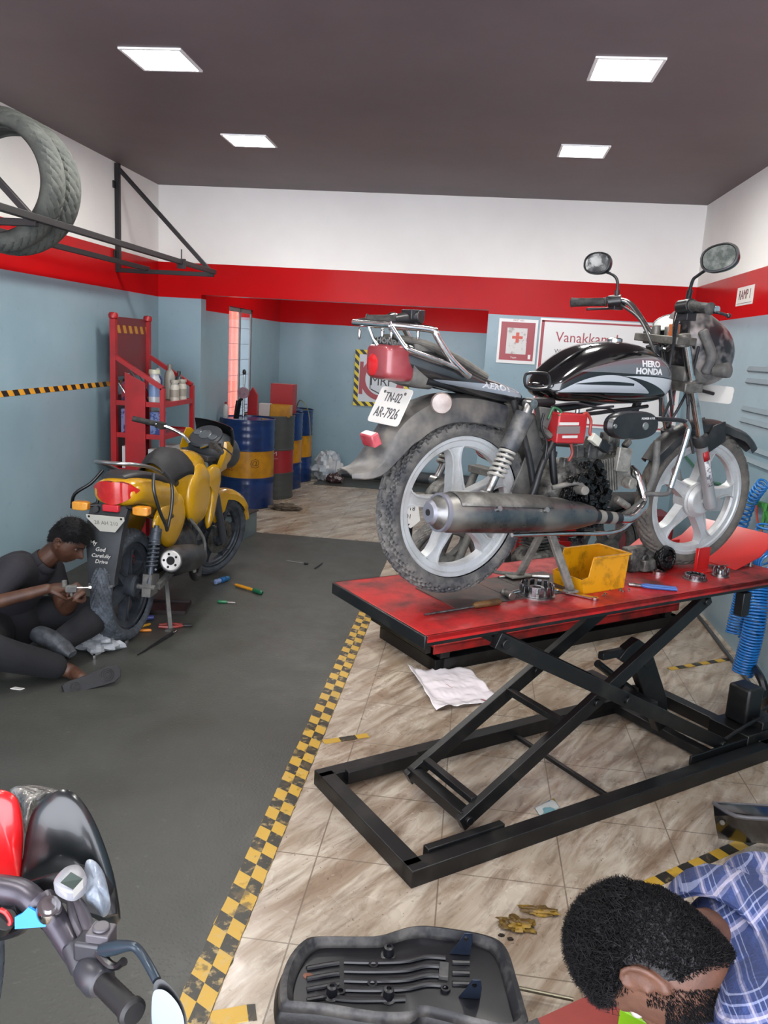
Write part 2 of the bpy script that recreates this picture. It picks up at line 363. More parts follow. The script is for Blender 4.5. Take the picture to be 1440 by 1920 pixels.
def alloy(parent, name, c, rim, w, phase, m, hub=.055, hubw=.1, xf=None, n=5, sw=.017, dbl=False):
    g = G(); o = V(c)
    g.lathe([(-w/2, rim), (-w/2, rim-.012), (-w/2+.005, rim-.017), (-w/2+.008, rim-.034), (-w/2+.016, rim-.04), (w/2-.016, rim-.04), (w/2-.008, rim-.034), (w/2-.005, rim-.017), (w/2, rim-.012), (w/2, rim)], o, (0, 1, 0), 72, closed=True)
    g.lathe([(-hubw/2, .02), (-hubw/2, hub*.75), (-hubw/2+.012, hub), (hubw/2-.012, hub), (hubw/2, hub*.75), (hubw/2, .02)], o, (0, 1, 0), 32)
    for i in range(n):
        a = rad(phase)+2*pi*i/n; ux = V((cos(a), 0, sin(a))); uz = V((-sin(a), 0, cos(a)))
        out = [(hub*.8, 1.9), (hub+.02, 1.5), ((hub+rim)/2, 1.0), (rim-.065, 1.15), (rim-.045, 1.6), (rim-.034, 2.3)]
        def P(y, f=1.0, ins=0): return [o+ux*r+uz*(s*sw*f)+V((0, y, 0)) for r, s in out]+[o+ux*r-uz*(s*sw*f)+V((0, y, 0)) for r, s in out[::-1]]
        g.loft([P(-.016), P(.016)])
        for sg in (-1, 1):                       # raised edges of the channel spokes
            for sd in (-1, 1):
                g.loft([[o+ux*r+uz*(s*sw+dx)*sg+V((0, y, 0)) for dx, y in ((0, sd*.015), (-.006, sd*.015), (-.006, sd*.022), (0, sd*.022))] for r, s in out])
    return g.out(name, m, parent, ang=30, xf=xf)
def fork_xf(piv, rake, steer):
    ax = V((-sin(rake), 0, cos(rake))); return M.Translation(piv) @ M.Rotation(steer, 4, ax) @ M.Translation(-V(piv))
def springs(g, p, q, r, turns, wr, n=12):
    p = V(p); q = V(q); x, y = perp(q-p); N_ = turns*n
    g.tube([p+(q-p)*(i/N_)+(x*cos(2*pi*i/n)+y*sin(2*pi*i/n))*r for i in range(N_+1)], wr, 6, 1)
def project(ob, target, d, off=.0012):
    from mathutils.bvhtree import BVHTree
    tm = target.data; bv = BVHTree.FromPolygons([v.co for v in tm.vertices], [p.vertices for p in tm.polygons]); d = V(d)
    zs = [v.co.dot(d) for v in ob.data.vertices]; z0 = min(zs)
    for v in ob.data.vertices:
        dd = v.co.dot(d)-z0; h = bv.ray_cast(v.co-d*.3, d)
        if h[0] is not None: v.co = h[0]-d*(off-(dd if dd < off else off*.9))
def swoosh_mat(name, base, dust, sw, rough=.14):
    m = mat(name, base, rough, coat=.6); t = NT(m); s = t.sep(); x, z = s[0], s[2]
    c = t.mix(t.mr(t.noise(9, det=5), .45, .8, 0, .4), base, dust)
    for x0, z0, x1, za, zb, ca, cb, col in sw:
        u = t.m('DIVIDE', t.m('SUBTRACT', x, x0), x1-x0); par = t.m('MULTIPLY', u, t.m('SUBTRACT', 1.0, u))
        lo = t.m('ADD', t.m('ADD', z0, t.m('MULTIPLY', u, za-z0)), t.m('MULTIPLY', par, ca))
        hi = t.m('ADD', t.m('ADD', z0, t.m('MULTIPLY', u, zb-z0)), t.m('MULTIPLY', par, cb))
        k = t.m('MULTIPLY', t.m('GREATER_THAN', z, lo), t.m('LESS_THAN', z, hi)); k = t.m('MULTIPLY', k, t.m('MULTIPLY', t.m('GREATER_THAN', u, 0), t.m('LESS_THAN', u, 1)))
        c = t.mix(k, c, col)
    t.out(c); return m
def body(g, st, n=28, e=2.6, y0=0, seg=5):         # loft along x: station (x, zlo, zhi, halfwidth)
    st = [V((a, b, c, d)) for a, b, c, d in st]; out = []
    for i in range(len(st)-1):
        p0 = st[max(i-1, 0)]; p1 = st[i]; p2 = st[i+1]; p3 = st[min(i+2, len(st)-1)]
        for j in range(seg):
            t = j/seg; out.append(.5*((2*p1)+(p2-p0)*t+(2*p0-5*p1+4*p2-p3)*t*t+(3*p1-p0-3*p2+p3)*t**3))
    out.append(st[-1]); R = []
    sg = lambda v: (abs(v)**(2/e))*(1 if v >= 0 else -1)
    for q in out:
        R.append([V((q[0], y0+q[3]*sg(cos(2*pi*i/n)), (q[1]+q[2])/2+(q[2]-q[1])/2*sg(sin(2*pi*i/n)))) for i in range(n)])
    g.loft(R); return g
# ---------------------------------------------------------------- the black motorcycle on the lift
BO = V((-.043, 2.711, .79)); BA = rad(38)
K, Kz = frameK(BO, BA)
hero = empty('motorcycle', BO, BA, 'dusty black motorcycle with silver alloy wheels standing on the raised red lift table', 'motorcycle')
mTy = mat('dusty_tyre', '3c3e42', .75, col2='86827b', ns=11, lo=.38, hi=.68, bump=.2, bs=120)
mRim = mat('silver_alloy', 'dcdfe0', .42, .3, col2='b9b8b2', ns=12, lo=.45, hi=.8)
mGreyD = mat('dusty_grey_steel', '7a7974', .7, .2, col2='5a5a5a', ns=18, bump=.15, bs=50)
mDirtA = mat('dirty_casting', '8e8c86', .55, .45, col2='2e2d2c', ns=24, lo=.38, hi=.62, bump=.2, bs=70)
FX = fork_xf((.905, 0, .94), rad(24), rad(-8))
rw = alloy(hero, 'rear_wheel', (0, 0, .338), .243, .06, 98, mRim, .06, .13)
tyre(rw, 'rear_tyre', (0, 0, .338), .306, .098, .236, 42, mTy, k=.75, dp=.012)
g = G(); g.cyl((0, .02, .338), (0, .075, .338), .085, n=32); g.cyl((0, .075, .338), (0, .085, .338), .05, n=24); g.out('brake_drum', mDirtA, rw, bev=.003)
fw = alloy(hero, 'front_wheel', (1.24, 0, .308), .243, .055, 225, mRim, .078, .09, xf=FX)
tyre(fw, 'front_tyre', (1.24, 0, .308), .298, .078, .236, 44, mat('worn_tyre', '55524e', .8, col2='7d766c', ns=14, lo=.35, hi=.7, bump=.2, bs=110), xf=FX, k=.5, dp=.006, mode=1)
g = G(); g.cyl((1.24, -.04, .308), (1.24, -.058, .308), .072, .055, n=32); g.cyl((1.24, -.09, .308), (1.24, .09, .308), .01, n=12); g.out('front_hub', mRim, fw, xf=FX, bev=.003)
# forks
for sy in (-1, 1):
    y = sy*.09; a = V((.955, y, .965)); b = V((1.25, y, .30)); d = (b-a)
    g = G(); g.cyl(a, a+d*.64, .0165, n=20); fk = g.out('fork', mChr, hero, xf=FX)
    g = G(); p = a+d*.60; g.lathe([(0, .018), (.004, .026), (.02, .026), (.024, .0235), (.25, .0235), (.262, .026), (.30, .026), (.305, .012)], p, d, 24); g.box(b+V((.02, 0, .0)), (.06, .03, .05)); g.out('fork_slider', mat('fork_alloy', 'b9babb', .4, .5), fk, xf=FX, bev=.002)
    g = G(); g.lathe([(0, .0175), (.0, .029), (.03, .031), (.045, .026), (.047, .018)], a+d*.57, d, 24); g.out('dust_seal', mRub, fk, xf=FX)
    if sy < 0:
        dn = d.normalized(); up = V((0, -1, 0)); g = G()
        for i in range(2):
            g.mi = i; s0 = (.66, .715)[i]; s1 = (.715, .87)[i]
            g.loft([[a+d*s+V((cos(t)*.0243*.9, -sin(t)*.0243, cos(t)*.0243*.42)) for t in (rad(50), rad(70), rad(90), rad(110), rad(130))] for s in (s0, s1)], False, False)
        g.out('fork_sticker', [mat('sticker_red', 'b01c20', .4), mat('sticker_white', 'd9d9da', .4, col2='7c7f86', ns=90, lo=.5, hi=.55)], fk, xf=FX, solid=.0006, off=1)
g = G()
g.box((.945, 0, .945), (.10, .235, .03)); g.box((1.02, 0, .775), (.09, .24, .035))
for sy in (-1, 1):
    g.cyl((.955, sy*.09, .925), (.948, sy*.09, .972), .027, n=20); g.cyl((1.035, sy*.09, .755), (1.025, sy*.09, .80), .027, n=20)
    g.cyl((.93, sy*.035, .955), (.925, sy*.035, .995), .017, n=12)
g.out('triple_clamp', mat('dull_casting', '8a8780', .5, .5, col2='5f5b55', ns=25), hero, xf=FX, bev=.004)
# handlebar
L1 = [K(1243, 652, -.03), K(1222, 628, .05), K(1196, 588, .14), K(1180, 569, .19), K(1160, 563, .235), K(1118, 566, .31), K(1072, 567, .385)]
R1 = [K(1250, 655, -.04), K(1264, 640, -.08), K(1268, 600, -.13), K(1276, 577, -.17), K(1295, 573, -.23), K(1320, 576, -.30), K(1345, 580, -.37)]
g = G(); g.tube(L1, .0115, 12, 5); g.tube(R1, .0115, 12, 5); g.tube([R1[0], L1[0]], .0115, 12, 1)
hb = g.out('handlebar', mChr, hero, ang=60)
mGrip = mat('grip_rubber', '1d1d1f', .7, col2='45433f', ns=30, bump=.4, bs=200)
for a, b, nm in ((K(1138, 566, .27), K(1070, 567, .39), 'left_grip'), (K(1298, 573, -.235), K(1333, 579, -.355), 'right_grip')):
    g = G(); L = (b-a).length; g.lathe([(0, .02), (.004, .021), (.008, .017), (L*.5, .0165), (L-.01, .018), (L-.004, .021), (L, .015), (L, .001)], a, b-a, 20); g.out('grip', mGrip, hb)
g = G(); a = K(1165, 563, .23); b = K(1140, 566, .27); g.cyl(a, b, .024, n=16); g.box(a*.4+b*.6+V((.02, 0, -.015)), (.05, .03, .035)); g.tube([a+V((.02, 0, -.01)), a+V((.045, .04, -.025)), K(1100, 580, .34)], .0055, 8, 4); g.out('switch_gear', mBlack, hb, bev=.003)
g = G(); a = K(1275, 576, -.175); b = K(1297, 573, -.235); g.cyl(a, b, .025, n=16); g.box(a+V((.03, -.01, -.02)), (.05, .045, .05)); q = K(1340, 585, -.36); e = K(1366, 592, -.385)
g.tube([a+V((.05, -.01, -.01)), q, e], [.009, .006, .005], 8, 4); g.ell(e, .0085, nu=12, nv=8); g.out('brake_lever', mBlack, hb, bev=.003)
def mirror(parent, c, face, wid, hgt, stem, mg, updir=(0, 0, 1), back=mBlack):
    c = V(c); f = V(face).normalized(); x = f.cross(V(updir)).normalized()*-1; y = f.cross(x).normalized(); y = y if y.z > 0 else -y
    def ring(s, o, p=2.4): return [c+f*o+x*(wid/2*s*(abs(cos(t))**(2/p))*(1 if cos(t) > 0 else -1))+y*(hgt/2*s*(abs(sin(t))**(2/p))*(1 if sin(t) > 0 else -1)) for t in [2*pi*i/28 for i in range(28)]]
    g = G(); g.loft([ring(.86, .006), ring(.90, .012), ring(1, .011), ring(1.02, 0), ring(.96, -.018), ring(.7, -.036), ring(.3, -.044), ring(.05, -.045)])
    g.tube(stem, .0058, 8, 5); p1 = V(stem[-1]); p0 = V(stem[0]); g.cyl(p0, p0+(V(stem[1])-p0)*.6, .010, n=10)
    o = g.out('mirror', back, parent, ang=50); g = G(); g.loft([ring(.86, .0065), ring(.86, .0095)]); g.out('mirror_glass', mg, o, ang=50); return o
mMG = mat('dusty_mirror_glass', '8b8f8c', .25, .8, col2='4e5551', ns=22, lo=.35, hi=.6, rvar=.3)
cL = K(1121, 494, .33); mirror(hero, cL, (-.9, -.35, .12), .115, .088, [K(1156, 566, .24), K(1158, 530, .25), K(1150, 516, .27), cL+V((.02, -.02, -.03))], mat('mirror_glass_dark', '55575a', .2, .7, col2='2d2f33', ns=14, rvar=.3))
cR = K(1350, 484, -.33); mirror(hero, cR, (-.92, -.3, .1), .125, .092, [K(1289, 566, -.2), K(1298, 528, -.22), K(1308, 517, -.24), K(1330, 502, -.29)], mMG, (0, .25, 1))
# speedometer, headlamp cowl, front number plate, blinkers
g = G(); c = K(1250, 604, .03); ax = V((-.62, -.1, .78)); g.lathe([(0, .05), (.035, .056), (.045, .056), (.046, .05), (.04, .049)], c-ax.normalized()*.045, ax, 32); sp = g.out('speedometer', mBlack, hero)
g = G(); g.lathe([(0, .049), (.002, .049), (.002, .001)], c-ax.normalized()*.002, ax, 32); g.out('speedometer_face', mat('dial_glass', '8d9692', .25, col2='5e6864', ns=30), sp)
g = G(); c = K(1264, 620, -.06); g.box(c, (.035, .03, .05)); g.out('orange_relay', mat('amber_plastic', 'b4602c', .4), hero, bev=.004)
g = G(); st = [(1.0, .86, 1.06, .07), (1.06, .80, 1.075, .10), (1.13, .775, 1.05, .112), (1.20, .79, 1.01, .105), (1.245, .84, .96, .07), (1.26, .88, .93, .03)]
body(g, st, 28, 2.5); g.x = None; cowl = g.out('headlamp_cowl', mat('grey_cowl', 'a09a97', .35, .3, col2='2b2b2f', ns=4, lo=.47, hi=.56), hero, ang=50, xf=FX)
g = G(); g.lathe([(0, .085), (.03, .09), (.05, .075), (.062, .04), (.066, .001)], (1.195, 0, .905), (1, 0, 0), 28); g.out('headlamp', mat('headlamp_glass', 'c9d0d4', .1, .3), cowl, xf=FX)
g = G(); g.tube([(1.03, -.1, .99), (1.08, -.118, .9), (1.07, -.11, .83)], .02, 8, 4); g.tube([(1.02, .1, .99), (1.07, .118, .9), (1.06, .11, .83)], .02, 8, 4); g.box((1.06, 0, .82), (.12, .16, .06)); g.out('cowl_bracket', mDust, hero, xf=FX, bev=.006)
def blinker(p, q, m=mDust, lens=None, parent=None, xf=None, nm='blinker'):
    p = V(p); q = V(q); d = (q-p); g = G(); g.cyl(p, p+d*.45, .011, n=12); g.lathe([(0, .012), (.004, .021), (d.length*.35, .028), (d.length*.5, .03)], p+d*.42, d, 20); o = g.out(nm, m, parent, xf=xf)
    g = G(); g.lathe([(0, .03), (.012, .029), (.018, .018), (.02, .001)], p+d*.9, d, 20); g.out(nm+'_lens', lens or mat('dusty_amber', '8e7f6a', .4), o, xf=xf); return o
blinker(K(1318, 697, -.10), K(1366, 694, -.20), mGreyD, mGreyD, hero); blinker((1.05, .12, .83), (1.05, .2, .83), mGreyD, mGreyD, hero)
g = G(); a = K(1322, 738, -.06); b = K(1364, 740, -.10)
mt = frame((a+b)*.5+V((.02, .03, 0)), (0.1, -1, -.02), (.1, 0, 1)); g.x = mt
out = [(-.085+.01*(1-cos(t)), 0) for t in (0,)]
rr = [(sx*.075+.012*cos(t), sz*.022+.012*sin(t)) for sx, sz, t0 in ((1, 1, 0), (-1, 1, pi/2), (-1, -1, pi), (1, -1, 3*pi/2)) for t in (t0, t0+pi/4, t0+pi/2)]
g.prism(rr, lambda x, y: V((x, y, 0)), lambda x, y: V((x, y, .003))); g.out('front_number_plate', mWhite, hero)
g = G(); g.tube([(1.09, 0, .76), (1.13, -.03, .76), (a+b)*.5+V((.01, .02, 0))], .007, 8, 3); g.out('plate_bracket', mFrame, hero)
# front mudguard
g = G(); c = V((1.24, 0, .308)); rings = []
for i in range(19):
    a = rad(35+i*6.4); fl = max(0, 1-i/5)*.045; R = .325+fl; wv = .052 if i < 17 else .045
    if i < 3: wv = .018+.012*i
    rings.append([c+V((cos(a)*r, y, sin(a)*r)) for y, r in ((-wv, R-.035), (-wv*.9, R-.006), (-wv*.5, R+.006), (0, R+.009), (wv*.5, R+.006), (wv*.9, R-.006), (wv, R-.035), (wv*.9, R-.035), (wv*.8, R-.012), (0, R+.001), (-wv*.8, R-.012), (-wv*.9, R-.035))])
g.loft(rings)
for sy in (-1, 1): g.slab([(1.16, .52), (1.22, .62), (1.28, .64), (1.30, .56), (1.20, .50)], sy*.052, sy*.06)
g.out('front_mudguard', mat('black_mudguard', '1b1c20', .4, col2='4c4a47', ns=10, lo=.45, hi=.75), hero, xf=FX, ang=45)
# tank
sw = [(.42, .81, .93, .795, .865, .03, .12, '66696e'), (.34, .735, .75, .742, .746, .01, .25, 'b4bac0'), (.40, .766, .66, .768, .776, .0, .035, '15161a'), (.60, .80, .91, .715, .79, .08, .03, 'c4cacf')]
mTank = swoosh_mat('black_tank_paint', '0b0c0e', '2b2b2c', sw)
g = G(); body(g, [(.31, .735, .76, .04), (.35, .71, .80, .085), (.42, .70, .855, .105), (.50, .70, .895, .12), (.60, .695, .918, .132), (.70, .695, .922, .138), (.80, .70, .905, .135), (.87, .71, .875, .12), (.915, .735, .84, .085), (.93, .76, .81, .04)], 40, 2.7, seg=5)
tank = g.out('fuel_tank', mTank, hero, ang=60)
g = G(); g.lathe([(0, .028), (.012, .028), (.016, .02), (.017, .001)], (.68, 0, .92), (-.05, 0, 1), 20); g.out('fuel_cap', mChr, tank)
g = G(); g.tube([(.35, -.02, .80), (.42, -.05, .86), (.52, -.04, .90)], .004, 6, 4); g.out('tank_seam', mBlack, tank)
mLet = mat('lettering_white', 'e2e4e6', .4)
def bold(nm, s, size, px, py, y, parent, target, sx=1, m=mLet, rot=0, ob=0):
    p = K(px, py, y); mt = frame(p, (cos(rot), 0, sin(rot)), (-sin(rot), 0, cos(rot))); o = text(nm, s, size, mt, m, parent, ext=.0004, sx=sx, fat=size*.035)
    if target: project(o, target, (0, 1, 0))
    return o
bold('tank_lettering', 'HERO', .030, 1220, 683, -.13, tank, tank, 1.25); bold('tank_lettering', 'HONDA', .030, 1217, 697, -.135, tank, tank, 1.25)
# tail section
mCow = swoosh_mat('tail_panel_paint', '17181b', '6e6a64', [(-.22, .765, .16, .715, .745, -.01, .018, '8d949c')], .25)
g = G(); body(g, [(-.33, .80, .885, .055), (-.27, .775, .885, .075), (-.20, .755, .86, .095), (-.10, .735, .825, .118), (0, .715, .785, .125), (.08, .70, .765, .122), (.15, .69, .745, .11), (.19, .69, .725, .08)], 32, 2.8)
tail = g.out('tail_panel', mCow, hero, ang=50)
g = G(); body(g, [(-.30, .87, .895, .06), (-.2, .85, .885, .085), (-.08, .80, .845, .10), (.02, .76, .80, .10)], 24, 2.5); g.out('tail_top', mat('dusty_tail', '3a3a3b', .8, col2='827c72', ns=8, lo=.35, hi=.7, bump=.3, bs=50), tail)
bold('tail_lettering', 'HONDA', .021, 729, 641, -.06, tail, None, 1.1, mGreyD, -.1)
bold('side_lettering', 'AEROY', .026, 940, 727, -.14, tail, tail, 1.5, mat('lettering_grey', 'b9bcc0', .5), -.1)
mLensR = mat('red_lens', '8c2630', .3, col2='b0585a', ns=6, lo=.4, hi=.8, coat=.3)
g = G(); body(g, [(-.345, .775, .85, .05), (-.335, .76, .862, .066), (-.28, .752, .868, .074), (-.235, .755, .865, .072)], 28, 6, seg=3); tl = g.out('tail_lamp', mLensR, hero, ang=50)
g = G(); g.lathe([(0, .001), (.003, .03), (.006, .034)], (-.350, 0.02, .80), (1, 0, 0), 20); g.out('brake_light_glow', mat('bright_red_lens', 'd01d22', .2), tl)
g = G(); body(g, [(-.255, .745, .88, .078), (-.22, .735, .88, .08), (-.17, .73, .86, .07)], 28, 5, seg=2); g.out('tail_lamp_housing', mDust, tl)
# carrier
g = G(); T_ = lambda p, r=.0095, k=4: g.tube(p, r, 10, k)
a = K(664, 604, .02); zr = .925
RL = V((-.46, -.005, .925))
FL_ = K(664, 604, .10); NR_ = K(733, 609, -.08)
T_([FL_, NR_], .0105, 1)
T_([NR_, K(770, 613, -.10), K(812, 619, -.12), K(820, 632, -.125), K(842, 668, -.13), K(866, 694, -.135), K(880, 706, -.135)], .011)
T_([NR_, K(757, 646, -.12), K(770, 657, -.13), K(820, 675, -.135), K(868, 695, -.135)], .007)
T_([FL_, V((-.25, .12, .945)), V((-.2, .12, .95)), V((-.10, .12, .82)), V((-.07, .12, .79))], .0095)
T_([K(690, 608, .03), K(700, 635, .02), K(713, 655, .0), K(722, 668, -.01)], .006)
for s in (.3, .75): p = NR_.lerp(K(812, 619, -.12), s); T_([p, V((p.x+.02, .11, p.z))], .006, 1)
for px in (675, 718, 735, 785): p = K(px, 608, .08-(px-675)*.0017); g.ell(p+V((0, 0, -.028)), (.006, .006, .02), nu=8, nv=6)
g.out('rear_carrier', mChr, hero, ang=60)
# loose grip assembly lying on the carrier
e = empty('handlebar_grip', K(745, 600, .0), BA, 'black handlebar grip with switch block lying on the chrome rear carrier of the black motorcycle', 'grip')
_o = K(745, 600, .0); e.location = BO+V((cos(BA), sin(BA), 0))*_o.x+V((0, 0, _o.z-.004)); a = K(690, 598, .075)-_o; b = K(748, 598, .0)-_o; c = K(790, 592, -.07)-_o
g = G(); g.cyl(a, b, .017, n=18); g.cyl(a, a+(a-b)*.03, .02, n=18); g.out('rubber_grip', mGrip, e); g = G(); g.cyl(b, c, .021, n=16); g.box((b+c)/2+V((.01, 0, .012)), (.05, .06, .03)); g.tube([b+V((.02, 0, .01)), (a+b)/2+V((.045, 0, 0)), a+V((.04, 0, 0))], .005, 8, 4); g.out('switch_block', mBlack, e, bev=.004)
# rear mudguard
g = G(); mMG2 = mat('dusty_mudguard', '43464b', .5, .2, col2='968f85', ns=5, lo=.45, hi=.74, bump=.1, bs=40); rings = []
P_ = smoothpath([V((.14, 0, .695)), V((.02, 0, .715)), V((-.10, 0, .715)), V((-.20, 0, .685)), V((-.28, 0, .63)), V((-.33, 0, .56)), V((-.375, 0, .50)), V((-.44, 0, .478))], 4)
for i, p in enumerate(P_):
    d = (P_[min(i+1, len(P_)-1)]-P_[max(i-1, 0)]).normalized(); nrm = V((0, 1, 0)).cross(d); nrm = nrm if nrm.z > -.2 and (nrm.z > 0 or nrm.x < 0) else -nrm
    u = i/(len(P_)-1); wv = .078 if u < .85 else .078-.03*(u-.85)/.15; dp_ = .085*(1-.75*max(0, (u-.55)/.45)); 
    pr = [(-wv, -dp_), (-wv*.98, -dp_*.4), (-wv*.85, -.01), (-wv*.4, 0), (wv*.4, 0), (wv*.85, -.01), (wv*.98, -dp_*.4), (wv, -dp_)]
    pr += [(y*.93, z-.004) for y, z in pr[::-1]]
    rings.append([p+V((0, y, 0))+nrm*z for y, z in pr])
g.loft(rings); mg = g.out('rear_mudguard', mMG2, hero, ang=40)
g = G(); c = K(695, 823, -.03); g.box(c, (.03, .075, .042), rot=rad(-25), ax='Y'); g.out('reflector', mat('red_reflector', 'a8363f', .3, col2='d86a72', ns=12), mg, bev=.005)
g = G(); c = K(738, 761, 0)+V((-.015, 0, 0)); mt = frame(c, (0, -1, 0), (.42, 0, .9)); g.x = mt
rr = [(sx*.080+.012*cos(t), sz*.050+.012*sin(t)) for sx, sz, t0 in ((1, 1, 0), (-1, 1, pi/2), (-1, -1, pi), (1, -1, 3*pi/2)) for t in (t0, t0+pi/4, t0+pi/2)]
g.prism(rr, lambda x, y: V((x, y, -.003)), lambda x, y: V((x, y, 0))); pl = g.out('number_plate', mWhite, hero)
mInk = mat('plate_ink', '4b4b50', .6)
text('plate_text', 'TN-02', .046, mt @ M.Translation((0, .027, .0006)), mInk, pl, sx=.8); text('plate_text', 'AR-7926', .05, mt @ M.Translation((0, -.026, .0006)), mInk, pl, sx=.78)
g = G(); g.x = mt
for x in (-.06, .06): g.cyl((x, .045, 0), (x, .045, .003), .005, n=8)
g.out('plate_bolts', mGreyD, pl)
mLensW = mat('dirty_clear_lens', 'bdb0aa', .35, col2='9c8c84', ns=12)
g = G(); c = K(827, 756, -.13); d = V((-.5, -.85, 0)); g.lathe([(-.045, .012), (0, .02), (.006, .03), (.03, .034), (.045, .03), (.052, .001)], c+V((.02, .03, 0)), d, 22); g.out('rear_blinker', mLensW, hero)
g = G(); g.lathe([(-.045, .012), (0, .02), (.006, .03), (.03, .034), (.045, .03), (.052, .001)], (-.2, .12, .67), (-.3, .9, 0), 22); g.out('rear_blinker', mLensW, hero)
# shocks
for y in (-.145, .145):
    a = V((.165, y, .70)); b = V((.015, y, .40)); d = b-a
    g = G(); g.cyl(a+d*.02, a+d*.18, .018, n=16); g.cyl(a+d*.15, b, .013, n=14); g.cyl(b+V((0, .02, 0)), b-V((0, .02, 0)), .018, n=16); g.cyl(a+V((0, .02, 0)), a-V((0, .02, 0)), .016, n=16); sh = g.out('shock_absorber', mSteel, hero)
    g = G(); g.lathe([(0, .02), (0, .033), (.12, .031), (.13, .027), (.13, .015)], a+d*.12, d, 24); g.out('shock_shroud', mat('shock_shroud', '3b3d42', .5, col2='77746e', ns=14), sh)
    g = G(); springs(g, a+d*.5, a+d*.80, .0255, 6, .0052, 14); g.out('shock_spring', mat('spring_grey', 'b9b6ad', .5, .2), sh)
# frame
g = G(); T_ = lambda p, r=.013, k=4: g.tube(p, r, 10, k)
T_([(.90, 0, .88), (.86, 0, .75), (.5, 0, .68), (.36, -.03, .68), (.2, -.06, .70), (-.2, -.07, .76)]); T_([(.36, .03, .68), (.2, .06, .70), (-.2, .07, .76)])
T_([(.89, 0, .92), (.93, 0, .78)], .028, 1); T_([(.86, 0, .76), (.80, 0, .58)], .016, 1)
T_([(.34, -.06, .69), (.36, -.07, .5), (.40, -.07, .33), (.36, -.08, .27)]); T_([(.34, .06, .69), (.36, .07, .5), (.40, .07, .33)])
T_([(.13, -.10, .71), (.22, -.10, .52), (.27, -.10, .38), (.35, -.09, .31)], .012); T_([(.36, -.1, .62), (.28, -.11, .50), (.24, -.12, .40), (.2, -.12, .33)], .012)
T_([(.40, -.11, .32), (0, -.105, .338), (-.05, -.105, .338)], .015, 1); T_([(.40, .11, .32), (-.05, .105, .338)], .015, 1)
T_([(.18, -.1, .70), (.34, -.06, .70)], .016, 1); T_([(.36, -.11, .66), (.5, -.1, .665), (.84, -.05, .69)], .007)
g.out('frame', mFrame, hero, ang=60)
g = G(); g.tube([K(985, 722, -.1), K(985, 704, -.1), K(996, 699, -.1), K(1022, 700, -.1), K(1030, 708, -.1), K(1030, 724, -.1), K(1020, 729, -.1), K(996, 729, -.1)], .005, 8, 4, closed=True); g.out('seat_latch_loop', mBlack, hero)
g = G(); g.slab([(K(px, py, -.04).x, K(px, py, -.04).z) for px, py in ((962, 768), (1000, 775), (1018, 850), (1006, 900), (1000, 940), (975, 945), (955, 920), (985, 850))], -.05, -.042); g.slab([(.10, .70), (.32, .70), (.33, .40), (.28, .33), (.3, .5)], .04, .05)
g.slab([(K(px, py, -.06).x, K(px, py, -.06).z) for px, py in ((1000, 760), (1030, 765), (1010, 820))], -.09, -.06)
g.out('inner_mudguard', mGreyD, hero, bev=.006)
# muffler
g = G(); my = -.19; g.lathe([(0, .012), (0, .034), (.012, .04), (.02, .048), (.03, .056), (.05, .058), (.06, .063), (.30, .064), (.50, .058), (.62, .048), (.69, .034), (.70, .02)], (-.235, my, .368), (.995, 0, -.075), 36)
mMuf = mat('dusty_chrome_muffler', '777b80', .24, .95, col2='a8a49c', ns=7, lo=.4, hi=.65, rvar=.35)
mf = g.out('muffler', mMuf, hero, ang=40)
g = G(); c = V((-.238, my, .368)); g.lathe([(-.006, .012), (-.006, .030), (.003, .038)], c, (1, 0, 0), 28); g.lathe([(.03, .0575), (.03, .0605), (.045, .0615), (.045, .058)], c, (.995, 0, -.075), 32); g.out('muffler_cap', mat('cap_alu', '9a9aa4', .45, .5), mf)
g = G(); g.cyl(c+V((-.009, 0, 0)), c+V((0, 0, 0)), .010, n=14); g.out('muffler_outlet', mat('soot', '0c0c0c', .9), mf)
g = G()
for dx in (.22, .42):
    p = V((-.238+dx, my, .368-dx*.075)); a = p+V((0, -.058, .026)); g.cyl(a, a+V((0, -.010, .004)), .009, n=12)
g.out('muffler_bolts', mSteel, mf)
g = G()
for a0, a1, r in ((.05, .17, .065), (.2, .25, .0655), (.38, .43, .0625)):
    pass
g.loft([[V((-.238+dx, my, .368-dx*.075))+V((0, cos(t)*(.067-.01*max(0, dx-.3)), sin(t)*(.067-.01*max(0, dx-.3)))) for t in [rad(a) for a in range(150, 20, -10)]] for dx in (.08, .2, .32, .46)], False, False)
g.out('heat_shield', mat('brushed_dusty_shield', '8e8c86', .5, .5, col2='6a6762', ns=20, lo=.4, hi=.6), mf, solid=.002, off=1)
g = G(); A = V((.45, my, .315)); B = K(1160, 972, -.16)
for i in range(5):
    g.mi = i % 2; g.cyl(A.lerp(B, i/5), A.lerp(B, (i+1)/5), .026-.001*i, n=20)
g.out('pipe_wrap', [mBlack, mat('grey_wrap', '8f8b84', .6)], mf)
g = G(); g.tube([B, K(1180, 972, -.15), K(1197, 958, -.14), K(1208, 940, -.12), (.80, -.08, .42), (.80, -.04, .45)], [.020, .019, .018, .017, .017], 12, 5); g.tube([K(960, 1003, -.18), K(1060, 1000, -.18), K(1130, 1000, -.17), K(1165, 993, -.16), K(1190, 972, -.15)], .008, 8, 4); g.out('exhaust_pipe', mChr, mf, ang=60)
